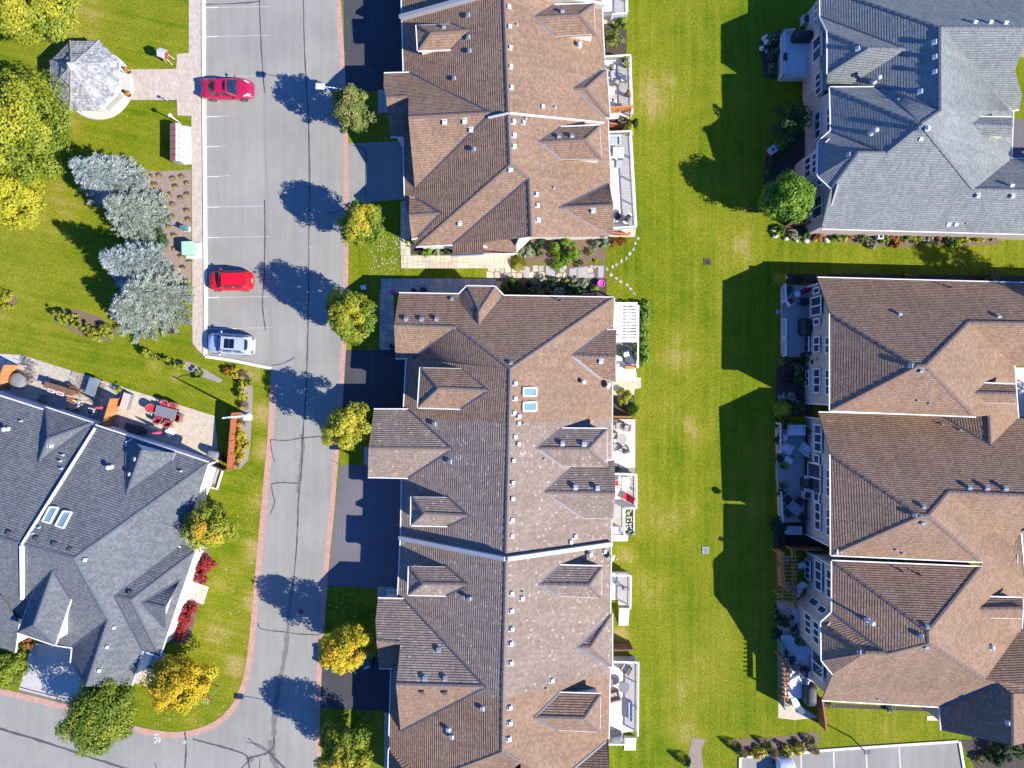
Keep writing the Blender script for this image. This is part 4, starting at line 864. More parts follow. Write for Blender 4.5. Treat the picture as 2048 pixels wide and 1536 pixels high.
B.gutter([('x1', 'bn'), ('bn', 'b1'), ('b1', 'b2'), ('b2', 'b3'), ('b3', 'x2'), ('wt', 'ws'), ('wa', B.v('_a', 808, 816, he)), (B.v('_b', 804, 958, he), 'n1'), ('n1', 'n2'), ('c1', 'v1'), (B.v('_c', 783, 1337, he), 'o1'), ('o1', B.v('_d', 800, 1472, he)), ('y1', 'y2'), ('y2', B.v('_e', 775, 1640, he)), ('x2', B.v('_f', 1226, 659, he)), (B.v('_g', 1224, 768, he), B.v('_h', 1223, 918, he)), (B.v('_i', 1222.5, 1040, he), B.v('_j', 1220, 1228, he)), (B.v('_k', 1219.5, 1334, he), B.v('_l', 1217, 1478, he)), (B.v('_m', 758, 1336, 3.2), B.v('_n2', 794, 1336, 3.2))])
B.parapet([(802, 1074, 'W2'), (1012, 1116, 'W2')], 0.34, 0.5, 'greywall'); B.parapet([(1012, 1116, 'E2_'), (1221, 1086, 'E2_')], 0.34, 0.5, 'greywall')
B.vents('E1_', [(1029, 767), (1029, 797), (1027, 826), (1036, 833)], 'w'); B.vents('E2_', [(1036, 847), (1029, 874), (1035, 888), (1025, 921), (1024, 965), (1024, 997), (1023, 1040), (1023, 1072), (1149, 1073), (1140, 1084), (1022, 1187), (1043, 1197), (1022, 1222), (1022, 1258), (1021, 1287), (1021, 1326), (1103, 1361), (1208, 1103)], 'w'); B.vents('E3_', [(1019, 1415), (1019, 1446), (1017, 1478)], 'w')
B.vents('W2', [(870, 848), (901, 923), (940, 1197)], 'g'); B.vents('W3', [(966, 1417), (898, 1459), (905, 1473)], 'w'); B.vents('N', [(812, 640), (843, 640), (873, 640), (904, 600), (1022, 728)], 'g')
B.vents('G2N', [(877, 1301), (849, 1358), (890, 1358)], 'g'); B.vents('G2S', [(844, 1382), (890, 1383)], 'd'); B.vents('DE2a', [(1125, 889), (1168, 890)], 'w'); B.vents('GE3a', [(1151, 976), (1195, 977)], 'w'); B.vents('GE1b', [(1202, 722)], 'w')
B.vents('E1_', [(1166, 764)], 'flues'); B.vents('E2_', [(1180, 1107)], 'flues'); B.vents('E2_', [(1048, 847), (1089, 918), (1046, 1183), (1093, 1377)], 'pipes'); B.vents('N', [(1121, 602)], 'pipe')
B.skylight('E1_', [(1045, 776), (1071, 775), (1071, 792), (1045, 792)]); B.skylight('E1_', [(1045, 805), (1071, 804), (1071, 821), (1045, 822)])
# ---- brown row at the right
Cb = Bld('cap_br'); c = Cb
c.f('N1', [c.v('c0', 1635, 555.5, 3.1), c.v('c1', 2200, 570, 3.1), c.v('c2', 2200, 649), c.v('c3', 1938, 645), c.v('c4', 1852.5, 732, 9.55), c.v('c5', 1833, 733, 9.55), c.v('c6', 1660, 627)], 'br_tan')
c.f('W1', ['c6', c.v('c7', 1660, 821, 6.0), 'c5'], 'br_tan'); c.f('S1', ['c7', 'c5', 'c4', c.v('c10', 1945, 828), c.v('c11', 1952, 833, 6.0)], 'br_tan2')
c.f('E1', ['c4', 'c3', c.v('c12', 2028, 731, 3.3), c.v('c9', 2036, 836, 3.2), c.v('t3', 1981.5, 890.5), c.v('t2', 1978.6, 831), 'c11', 'c10'], 'br_tan2')
c.f('SE1', ['c3', 'c2', (2200, 735, 3.3), 'c12'], 'br_tan2'); c.f('T2', [c.v('t1', 1883, 832), 't2', 't3'], 'br_tan')
c.f('N2', [c.v('n0', 1637, 825, 3.4), 't1', 't3', 'c9', (2200, 852, 3.3), c.v('n3', 2200, 999), c.v('n4', 1898, 984.5), c.v('n5', 1857.5, 1032, 9.5), c.v('n6', 1841, 1031.5, 9.5), c.v('n7', 1661, 908.5)], 'br_tan')
c.f('W2', ['n7', c.v('n8', 1662, 1110, 6.0), 'n6'], 'br_tan'); c.f('S2', ['n8', 'n6', 'n5', c.v('n9', 1959, 1120), c.v('n10', 1964, 1123.5, 6.0)], 'br_tan2')
c.f('E2', ['n5', 'n4', c.v('n12', 2024, 1092), c.v('n13', 2041, 1066, 3.6), (2050, 1160, 3.2), c.v('n14', 1986, 1128), 'n10', 'n9'], 'br_tan2'); c.f('SE2', ['n4', 'n3', (2200, 1072, 4.0), 'n13', 'n12'], 'br_tan2')
c.f('T3', ['n10', 'n14', c.v('d1', 1962, 1134, 6.0)], 'br_tan')
c.f('N3', [c.v('d0', 1664, 1122, 6.0), c.v('d1', 1962, 1134, 6.0), c.v('d2', 1857, 1263.5, 9.5)], 'br_tan')
c.f('E3', ['d2', 'd1', 'n14', (2050, 1160, 3.2), c.v('d20', 2043, 1257, 3.4), c.v('d8', 1970, 1359), c.v('d5', 1858, 1286)], 'br_tan2')
c.f('W3', ['d0', c.v('d3', 1664, 1225, 6.0), c.v('d4', 1774, 1307), 'd5', 'd2'], 'br_tan')
c.f('S3', [c.v('d6', 1665.5, 1348, 6.0), c.v('d7', 1731, 1306), 'd4', 'd5', 'd8', c.v('d9', 1996, 1364.5), c.v('d10', 1880, 1413.5, 3.5), c.v('d11', 1644, 1400, 3.7)], 'br_tan2')
c.f('YN', ['d3', c.v('d12', 1642, 1245, 6.0), 'd7', 'd4'], 'br_tan', part='bay_roof:b3'); c.f('YW', ['d12', c.v('d13', 1643.5, 1321, 6.0), 'd7'], 'br_tan', part='bay_roof:b3'); c.f('YS', ['d13', 'd6', 'd7'], 'br_tan', part='bay_roof:b3'); c.lev('d4', 'd7')
c.f('GW', ['d10', 'd9', c.v('g1', 2026, 1388, 7.0), c.v('g2', 2027, 1491, 7.0), c.v('g3', 1882.5, 1460.5, 3.5)], 'br_tan'); c.f('GE', ['g1', (2200, 1388, 3.4), (2200, 1452, 3.4), 'g2'], 'br_tan2')
c.f('NB', ['d8', 'd20', (2200, 1250, 3.4), (2200, 1388, None), 'g1', 'd9'], 'br_tan')
c.dormer('D1', 'E1', (1946, 786), (1965.5, 766.5), (1967, 806), (2029.5, 769), (2030.5, 808), rf=(2033, 788)); c.dormer('D3', 'E3', (1957, 1218), (1979, 1194), (1980.5, 1236.5), (2043, 1196), (2044.5, 1238), rf=(2047, 1217))
c.make('terrace_house', 'brown shingled row of three joined houses with buff brick rear walls right of the lawn', 'house', W(1850, 950), [[(1636, 557, 3.1), (2200, 570, 3.1), (2200, 735, 3.3), (2031, 735, 3.3), (2036, 833, 3.3), (1950, 830, 6.0), (1660, 819, 6.0)], [(1637, 832, 3.4), (1900, 838, 3.6), (2036, 840, 3.3), (2200, 852, 3.3), (2200, 1080, 3.3), (2045, 1066, 3.3), (2045, 1150, 3.3), (1964, 1122, 6.0), (1662, 1108, 6.0)], [(1664, 1124, 6.0), (1962, 1136, 6.0), (2045, 1165, 3.3), (2045, 1257, 3.3), (2200, 1250, 3.3), (2200, 1450, 3.4), (2026, 1489, 3.5), (1883, 1459, 3.5), (1881, 1413, 3.5), (1644, 1398, 3.7), (1665, 1348, 6.0), (1643.5, 1321, 6.0), (1642, 1245, 6.0), (1664, 1225, 6.0)]], 'brickwall', 3.3, 0.42)
c.edge('ridge', [('c6', 'c5'), ('c7', 'c5'), ('c5', 'c4'), ('c4', 'c3'), ('c3', 'c2'), ('c4', 'c10'), ('t2', 't3'), ('n7', 'n6'), ('n8', 'n6'), ('n6', 'n5'), ('n5', 'n4'), ('n4', 'n3'), ('n5', 'n9'), ('d0', 'd2'), ('d2', 'd1'), ('d2', 'd5'), ('d5', 'd8'), ('d4', 'd5'), ('d7', 'd4'), ('d12', 'd7'), ('d13', 'd7'), ('g1', 'g2')])
c.edge('valley', [('t1', 't3'), ('d3', 'd4'), ('d9', 'd10')])
for k in ('D1', 'D3'):
    T, a_, b_, c1_, c2_, e_, hp = c.F[k + 'a']['d']; c.edge('ridge', [(T, e_)]); c.gutter([(c1_, a_), (c2_, b_)])
c.gutter([('c0', 'c1'), ('c6', 'c7'), ('c7', 'c11'), ('c12', 'c9'), ('n0', 't1'), ('n7', 'n8'), ('n8', 'n10'), ('n13', c.v('_a', 2050, 1160, 3.2)), ('d0', 'd1'), ('d0', 'd3'), ('d3', 'd12'), ('d12', 'd13'), ('d13', 'd6'), ('d11', 'd10'), ('d10', 'g3'), (c.v('_b', 2049, 1162, 3.2), 'd20')])
c.vents('N1', [(1799, 629), (1997, 634)], 'g'); c.vents('W1', [(1822, 731)], 'g'); c.vents('S1', [(1842, 740)], 'g'); c.vents('N2', [(1938, 976), (1973, 977), (2010, 978), (1846, 1015)], 'g'); c.vents('W2', [(1830, 1030)], 'g'); c.vents('S2', [(1846, 1044)], 'g'); c.vents('N3', [(1854, 1255)], 'g'); c.vents('W3', [(1843, 1271)], 'g'); c.vents('S3', [(1853, 1292)], 'g'); c.vents('YW', [(1719, 1303)], 'g'); c.vents('E3', [(1982, 1294)], 'w'); c.vents('GW', [(2016, 1445)], 'w')
c.vents('N1', [(1900, 575)], 'pipe'); c.vents('S1', [(1834, 801), (1857, 807)], 'pipes'); c.vents('N2', [(1883, 849), (1919, 860)], 'pipes'); c.vents('S2', [(1791, 1099), (1804, 1106)], 'pipes'); c.vents('N3', [(1803, 1142), (1840, 1150)], 'pipe'); c.vents('S3', [(1755, 1397)], 'pipes'); c.vents('W3', [(1735, 1240)], 'flue')
WX = 26.62
for (x0, x1, y0, y1, nx) in ((1629.5, 1641, 576, 586.5, 1), (1624, 1644, 594, 630, 2), (1629.5, 1641, 638, 649, 1), (1629.5, 1641, 674, 704, 2), (1653.5, 1662, 674.5, 706, 2), (1629.5, 1642, 738, 785, 3), (1653.5, 1662, 740, 789, 3), (1613, 1620, 674, 703, 2), (1613, 1620, 742, 772, 2),
                             (1631, 1645, 850, 903, 3), (1630, 1640, 910, 926, 1), (1618, 1643, 927, 984, 2), (1630, 1640, 986, 1002, 1), (1632, 1643, 1006, 1059, 3), (1655.5, 1664, 1019, 1071, 3), (1655.5, 1664, 940, 992, 3), (1632.5, 1645, 1122, 1180, 3), (1656, 1665, 1140, 1195, 3), (1612, 1622, 1120, 1158, 3)):
    c.wwin(WX, x0, x1, y0, y1, nx)
def bayline(b, p, q, d=0.42):
    a, e = W(*p), W(*q); a.z = 0; e.z = 0; t = (e - a).normalized(); n = Vector((-t.y, t.x, 0))
    if n.x < 0: n = -n
    return a + n * d, e + n * d
pa, pb = bayline(c, (1664, 1225, 6.0), (1642, 1245, 6.0)); c.win(pa, pb, [(1617, 1205), (1628, 1194.5), (1640, 1207), (1630, 1216.5)]); c.win(pa, pb, [(1635, 1220), (1645, 1210.5), (1656, 1222), (1645, 1231)])
pa, pb = bayline(c, (1642, 1245, 6.0), (1643.5, 1321, 6.0)); c.win(pa, pb, [(1612, 1220), (1612, 1262), (1624, 1272), (1624, 1236)], 3); c.win(pa, pb, [(1629, 1238), (1629, 1283), (1640, 1290), (1640, 1250)], 3)
pa, pb = bayline(c, (1643.5, 1321, 6.0), (1665.5, 1348, 6.0)); 
c.wwin(WX, 1627, 1648, 1306, 1352, 2)
for Y, z1 in ((-1.75, 5.9), (-13.55, 5.9), (-15.1, 5.9), (-3.0, 3.4), (8.7, 3.1)): c.spout(0, 0, WX - 0.1, Y, z1)
# ---- grey house at the upper right
D = Bld('cap_gr'); d = D
d.v('a1', 1640.5, 34, 4.0); d.v('bt', 1812, 98); d.v('a2', 1640.5, -28, 4.0); d.v('a0', 1640.5, -28, 4.0)
d.f('W1', ['a2', (1641, 180, 4.0), d.v('v1', 1768, 175), d.v('r1', 1881.5, 222, 9.15), d.v('r0', 1881.5, 55, 9.15)], 'grey', on=['bt', 'a1'])
d.f('N1', ['r0', d.v('r9', 2200, 57, 9.15), (2200, -34, 3.9), 'a2'], 'grey')
d.f('BN', ['a1', d.v('b1', 1655, 64, 5.9), d.v('ba', 1735.5, 96.5), 'bt'], 'grey', part='bay_roof:b1'); d.f('BW', ['b1', d.v('b2', 1655, 148, 5.9), 'ba'], 'grey', part='bay_roof:b1'); d.f('BS', ['b2', (1653, 167, 5.0), (1702, 168.5, 5.4), 'bt', 'ba'], 'grey', part='bay_roof:b1'); d.lev('ba', 'bt')
d.f('N2', [d.v('c0', 1660, 175, 6.0), d.v('c1', 1755, 174.5, 6.3), 'v1', 'r1', d.v('ap', 1843.5, 248.5, 10.1)], 'grey')
d.f('W2', ['c0', 'ap', d.v('c3', 1773, 305.5), d.v('c4', 1662, 262, 6.0)], 'grey')
d.f('YN', ['c4', d.v('y1', 1637, 283, 5.9), d.v('ya', 1715, 305.5), 'c3'], 'grey', part='bay_roof:b2'); d.f('YW', ['y1', d.v('y2', 1636, 352, 5.9), 'ya'], 'grey', part='bay_roof:b2'); d.f('YS', ['y2', d.v('y3', 1662, 376, 6.0), 'ya'], 'grey', part='bay_roof:b2'); d.lev('c3', 'ya')
d.f('S1', ['y3', 'ya', 'c3', 'ap', d.v('e3', 1948, 378.5), d.v('e4', 2200, 384), (2200, 472, 4.2), d.v('s0', 1643, 457, 4.2)], 'grey')
d.f('E1', ['r0', 'r1', 'ap', 'e3', d.v('e5', 2022, 318, 3.3), d.v('e6', 2026, 222, 3.3), d.v('e7', 2021, 220.5)], 'grey'); d.f('SE', ['r0', d.v('s9', 2075, 56.5, 9.15), (2046, 97), (2030, 141), (2044, 190), (2038, 219.5, 3.3), 'e7'], 'grey'); d.f('NE', ['e3', 'e5', (2200, 318, 3.3), 'e4'], 'grey')
d.dormer('D1', 'E1', (1943, 248), (1960, 234), (1962, 271), (2023, 235), (2023.5, 271.5), rf=(2026, 252), mt='grey')
d.make('detached_house', 'large grey shingled house with pinkish rear wall at the upper right', 'house', W(1850, 220), [(1640.5, -27, 4.0), (2200, -33, 3.9), (2200, 56, 6), (2060, 56, 6), (2030, 141, 5), (2036, 218, 3.3), (2026, 220, 3.3), (2022, 318, 3.3), (2200, 318, 3.3), (2200, 470, 4.2), (1643, 457, 4.2), (1661, 376, 6.0), (1636, 352, 5.9), (1637, 283, 5.9), (1661, 262, 6.0), (1660, 178, 6.0), (1653, 168, 5.2), (1655, 148, 5.9), (1655, 64, 5.9), (1640.5, 34, 4.0)], 'pinkwall', 3.3, 0.42)
d.edge('ridge', [('a2', 'r0'), ('r0', 'r1'), ('r0', 's9'), ('r0', 'e7'), ('ba', 'bt'), ('b1', 'ba'), ('b2', 'ba'), ('c0', 'ap'), ('r1', 'ap'), ('ap', 'c3'), ('c3', 'ya'), ('y1', 'ya'), ('y2', 'ya'), ('ap', 'e3'), ('e3', 'e4')])
d.edge('valley', [('a1', 'bt'), ('v1', 'r1'), ('c4', 'c3'), ('y3', 'ya')])
T, a_, b_, c1_, c2_, e_, hp = d.F['D1a']['d']; d.edge('ridge', [(T, e_)]); d.gutter([(c1_, a_), (c2_, b_)])
d.gutter([('a0', 'a1'), ('a1', 'b1'), ('b1', 'b2'), ('c0', 'c1'), ('c0', 'c4'), ('c4', 'y1'), ('y1', 'y2'), ('y2', 'y3'), ('s0', d.v('_a', 2200, 472, 4.2)), ('e6', 'e5'), ('e5', d.v('_b', 2200, 318, 3.3)), ('e7', d.v('_c', 2038, 219, 3.3))])
d.vents('W1', [(1869, 85), (1870, 114), (1870, 144), (1841, 183)], 'w'); d.vents('BW', [(1716, 98)], 'w'); d.vents('W2', [(1837, 258)], 'g'); d.vents('E1', [(1853, 257)], 'w'); d.vents('S1', [(1841, 276), (1955, 390), (2024, 391), (1896, 447), (1911, 447)], 'w'); d.vents('N1', [(1949, 46), (1980, 46), (2010, 47)], 'w'); d.vents('YW', [(1699, 309)], 'g'); d.vents('NE', [(2022, 372)], 'w')
d.vents('W1', [(1748, 163)], 'flue'); d.vents('W2', [(1742, 267)], 'flue'); d.vents('N2', [(1794, 200)], 'pipes'); d.vents('S1', [(1727, 444), (1930, 448)], 'pipes')
for (x0, x1, y0, y1, nx) in ((1632, 1643, 225, 276, 3), (1656, 1664, 216, 262, 3), (1627, 1646, 393, 435, 2), (1632, 1637, 6, 52, 3)): d.wwin(26.62, x0, x1, y0, y1, nx)
pa, pb = bayline(d, (1655, 64, 5.9), (1655, 148, 5.9)); d.win(pa, pb, [(1628, 81), (1628, 126), (1646, 112), (1646, 65)], 2); d.win(pa, pb, [(1633, 151), (1633, 193), (1645.5, 182), (1645.5, 141)], 3)
pa, pb = bayline(d, (1637, 283, 5.9), (1636, 352, 5.9)); d.win(pa, pb, [(1612, 319), (1612, 357), (1623.5, 352), (1623.5, 312)], 3); d.win(pa, pb, [(1627, 309), (1627, 349), (1635, 344), (1635, 305)], 3)
pa, pb = bayline(d, (1636, 352, 5.9), (1662, 376, 6.0)); d.win(pa, pb, [(1616, 368), (1625, 378), (1636, 371), (1627, 362)]); d.win(pa, pb, [(1632, 360), (1641, 371), (1648, 366), (1640, 358)])
# ---- slate grey house at the lower left
Eb = Bld('cap_sl'); e = Eb
e.f('N', [e.v('n0', -200, 728, he), e.v('n1', 416, 925, he), e.v('ap', 147, 1117, hr), e.v('r0', -200, 1022, hr)], 'slate')
e.f('E', ['n1', e.v('e1', 363, 1088, he), e.v('v0', 229, 1192), e.v('u0', 215.5, 1240), 'ap'], 'slate')
e.f('S', ['ap', 'r0', (-200, 1190, None), e.v('s1', 36, 1266), e.v('s2', 145, 1295, he), 'u0'], 'slate')
e.f('XN', [e.v('x0', 361, 1090), 'v0', e.v('xa', 261, 1200), e.v('x1', 390, 1102, he)], 'slate'); e.f('XE', ['xa', 'x1', e.v('x2', 319, 1313, he)], 'slate'); e.f('XW', ['v0', 'xa', 'x2', e.v('x3', 285.5, 1301)], 'slate'); e.lev('v0', 'xa')
e.f('GE', ['u0', 'v0', 'x3', e.v('g2', 263, 1370.5, he), e.v('g1', 172, 1373)], 'slate'); e.f('GW', ['u0', 'g1', e.v('g4', 142, 1326, he), 's2'], 'slate'); e.lev('u0', 'g1')
e.f('LL', [(-200, 1190, None), (0, 1190, None), e.v('l1', 38, 1247), e.v('l2', 30, 1304, he), (-200, 1250, he)], 'slate', part='gable_roof:ll')
e.dormer('DS', 'S', (106, 1141), (66, 1181), (142, 1198), (35, 1264.5), (110, 1290), hip=(68, 1249), mt='slate')
e.dormer('DN1', 'N', (77.5, 924), (90, 816), (184, 847), (91, 815), (185, 846), hip=(95, 878), mt='slate', part='gable_roof')
e.dormer('DN2', 'N', (253, 987), (252, 886), (345, 921), (263, 880), (351.5, 906), rf=(283.5, 899.5), mt='slate', part='gable_roof')
e.dormer('DE', 'XE', (284, 1205), (361, 1158.5), (329, 1255), (361.5, 1158), (330, 1256), rf=(330, 1216), mt='slate')
e.make('detached_house', 'slate grey shingled house set at an angle at the lower left corner', 'house', W(190, 1100), [(-200, 728, 3.3), (88, 818, 3.3), (185, 848, 3.3), (414, 926, 3.3), (364, 1086, 3.3), (389, 1102, 3.3), (318, 1312, 3.3), (287, 1302, 3.3), (263, 1369, 3.3), (173, 1372, 3.3), (143, 1325, 3.3), (145, 1296, 3.3), (110, 1288, 3.3), (36, 1264, 3.3), (29, 1303, 3.3), (-200, 1250, 3.3)], 'whitewall', he, 0.4, dwall='whitewall')
e.edge('ridge', [('r0', 'ap'), ('n1', 'ap'), ('ap', 'u0'), ('v0', 'xa'), ('xa', 'x1'), ('xa', 'x2'), ('u0', 'g1')])
e.edge('valley', [('x0', 'v0'), ('v0', 'x3'), ('u0', 's2')])
for k in ('DS', 'DN1', 'DN2', 'DE'):
    T, a_, b_, c1_, c2_, e_, hp = e.F[k + 'a']['d']; e.edge('ridge', [(T, e_)] + ([(e_, c1_), (e_, c2_)] if hp else [])); e.edge('valley', [(T, a_), (T, b_)]); e.gutter([(c1_, a_), (c2_, b_)] + ([(c1_, c2_)] if hp else []), 0.09)
e.gutter([('n0', e.v('_a', 86, 820, he)), (e.v('_b', 191, 851, he), 'n1'), ('x1', 'x2'), ('x2', 'x3'), ('x3', 'g2'), ('g4', 's2'), (e.v('_c', 112, 1290, he), 's2'), ('l1', 'l2')], 0.1)
e.parapet([(191, 857, 'N'), (45, 1090, 'N')], 0.13, 0.22, 'white'); e.parapet([(46, 1089, 'S'), (47, 1196, 'S')], 0.22, 0.25, 'white')
e.vents('N', [(19, 1068), (74, 1078), (110, 1089), (141, 1100)], 'd'); e.vents('E', [(169, 1118)], 'g'); e.vents('XN', [(261, 1187)], 'd'); e.vents('GE', [(227, 1254), (213, 1292), (197, 1339)], 'g'); e.vents('DN1b', [(101, 891)], 'g'); e.vents('DN2a', [(272, 918), (261, 948)], 'g')
e.vents('N', [(15, 858), (222, 934)], 'flues'); e.vents('N', [(43, 842), (126, 910), (121, 922), (123, 937), (362, 942), (79, 1055), (66, 1067)], 'pipes')
e.skylight('N', [(101, 1015), (117, 1016), (101, 1047), (86, 1043)]); e.skylight('N', [(128, 1023), (144, 1025), (128, 1057), (112, 1052)])
# ------------------------------------------------------------------ vegetation
NP = np.random.default_rng(11)
def leaf_mesh(name, P, Nn, size, tint, m, parent=None, org=(0, 0, 0), aspect=0.62, extra=None, smooth=False):
    """one mesh of leaf-sized pointed faces"""
    n = len(P); Nn = Nn / np.maximum(1e-6, np.linalg.norm(Nn, axis=1))[:, None]
    t = NP.normal(size=(n, 3)); t -= Nn * (t * Nn).sum(1)[:, None]; t /= np.maximum(1e-6, np.linalg.norm(t, axis=1))[:, None]
    b = np.cross(Nn, t); sz = (size * NP.uniform(0.7, 1.35, n))[:, None]
    fold = Nn * sz * 0.18
    V = np.stack([P - t * sz, P + b * sz * aspect + fold, P + t * sz * 1.05, P - b * sz * aspect + fold], 1).reshape(-1, 3) - np.array(org)
    ev, ef = (np.zeros((0, 3)), []) if extra is None else extra
    me = bpy.data.meshes.new(name); nv = len(V); me.vertices.add(nv); me.vertices.foreach_set('co', V.astype(np.float32).ravel())
    me.loops.add(nv); me.loops.foreach_set('vertex_index', np.arange(nv, dtype=np.int32))
    me.polygons.add(n); me.polygons.foreach_set('loop_start', np.arange(0, nv, 4, dtype=np.int32)); me.polygons.foreach_set('loop_total', np.full(n, 4, dtype=np.int32))
    me.update(calc_edges=True)
    a = me.attributes.new('tint', 'FLOAT', 'FACE'); a.data.foreach_set('value', np.clip(tint, 0, 1).astype(np.float32))
    me.materials.append(m); o = bpy.data.objects.new(name, me); link(o, parent); return o
def clump_points(n, K, rx, ry, z0, z1, widest=0.4, seed=0, fill=0.35, pw=2.0, csize=0.27):
    """points in leaf clumps through an egg-shaped crown; returns pos (local), outward dir, clump id"""
    r = np.random.default_rng(seed); hz = z1 - z0
    c = []; wob = np.concatenate([r.uniform(.04, .12, 3), r.uniform(0, 6.28, 3)])
    while len(c) < K:
        u = r.uniform(0, 1); prof = (u / widest) ** 0.55 if u < widest else max(0.0, 1 - ((u - widest) / (1 - widest)) ** pw) ** 0.62
        a = r.uniform(0, 2 * math.pi); rad = prof * (1 + wob[0] * math.sin(2 * a + wob[3]) + wob[1] * math.sin(3 * a + wob[4]) + wob[2] * math.sin(5 * a + wob[5])) * (r.uniform(0.72, 1.0) if r.uniform() > fill else r.uniform(0.1, 0.8))
        if prof < 0.12 and r.uniform() > 0.5: continue
        if r.uniform() > 0.25 + 0.75 * prof: continue
        c.append((rad * math.cos(a), rad * math.sin(a), u))
    c = np.array(c); cs = csize * r.uniform(0.7, 1.3, K)
    k = r.integers(0, K, n); d = r.normal(size=(n, 3)); d /= np.linalg.norm(d, axis=1)[:, None]; rr_ = r.uniform(0.35, 1.0, n) ** 0.6
    off = d * (cs[k] * rr_)[:, None]
    X = np.stack([(c[k, 0] + off[:, 0]) * rx, (c[k, 1] + off[:, 1]) * ry, z0 + hz * c[k, 2] + off[:, 2] * (rx + ry) * 0.5], 1)
    cen = np.array([0, 0, z0 + hz * 0.35]); od = X - cen; od /= np.maximum(1e-6, np.linalg.norm(od, axis=1))[:, None]
    return X, od, d, k, c
def tree(label, px, py, rpx, top, m, seed, n=6500, leaf=0.11, z0=1.4, cat='tree', group=None, turn=0.35, spread=0.25, topturn=0.35, name='tree', ell=1.0, widest=0.4, K=None, pw=2.0, fill=0.35, trunk=None):
    hc = z0 + (top - z0) * 0.42; c = W(px, py, hc); r = rpx / S * (1 - hc / H)
    t = thing(name, label, cat, (c.x, c.y, 0), group); rg = np.random.default_rng(seed)
    K = K or int(46 + r * 30); n = int(n * 2.1); leaf = leaf * 0.9
    X, od, d, k, cc = clump_points(n, K, r, r * ell, z0, top, widest, seed, fill, pw)
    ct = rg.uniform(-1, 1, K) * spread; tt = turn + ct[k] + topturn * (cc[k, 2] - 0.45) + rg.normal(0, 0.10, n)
    Nn = d * 0.55 + od * 0.45 + rg.normal(0, 0.35, (n, 3)) + np.array([0, 0, 0.45])
    leaf_mesh('crown', X, Nn, leaf, tt, m, t)
    mb = MB(); tr = max(0.07, r * 0.06) if trunk is None else trunk
    pts = [Vector((0, 0, -0.05)), Vector((rg.normal(0, .04), rg.normal(0, .04), z0 * 0.9)), Vector((rg.normal(0, .1), rg.normal(0, .1), z0 + (top - z0) * 0.45)), Vector((rg.normal(0, .12), rg.normal(0, .12), z0 + (top - z0) * 0.82))]
    for i in range(3): mb.tube(pts[i], pts[i + 1], tr * (1.25, 0.9, 0.55)[i], tr * (0.9, 0.55, 0.18)[i], 8)
    for j in range(9):
        u = rg.uniform(0.15, 0.75); b = pts[1].lerp(pts[3], u); a = j * 2.4 + rg.uniform(-.3, .3); q = b + Vector((math.cos(a) * r * 0.72 * (1 - u * .6), math.sin(a) * r * 0.72 * (1 - u * .6), (top - z0) * 0.18))
        mid = b.lerp(q, 0.5) + Vector((0, 0, -0.12)); mb.tube(b, mid, tr * 0.42, tr * 0.28, 6); mb.tube(mid, q, tr * 0.28, tr * 0.1, 6)
    mb.build('trunk', M['bark'], t, smooth=True, local=True); return t
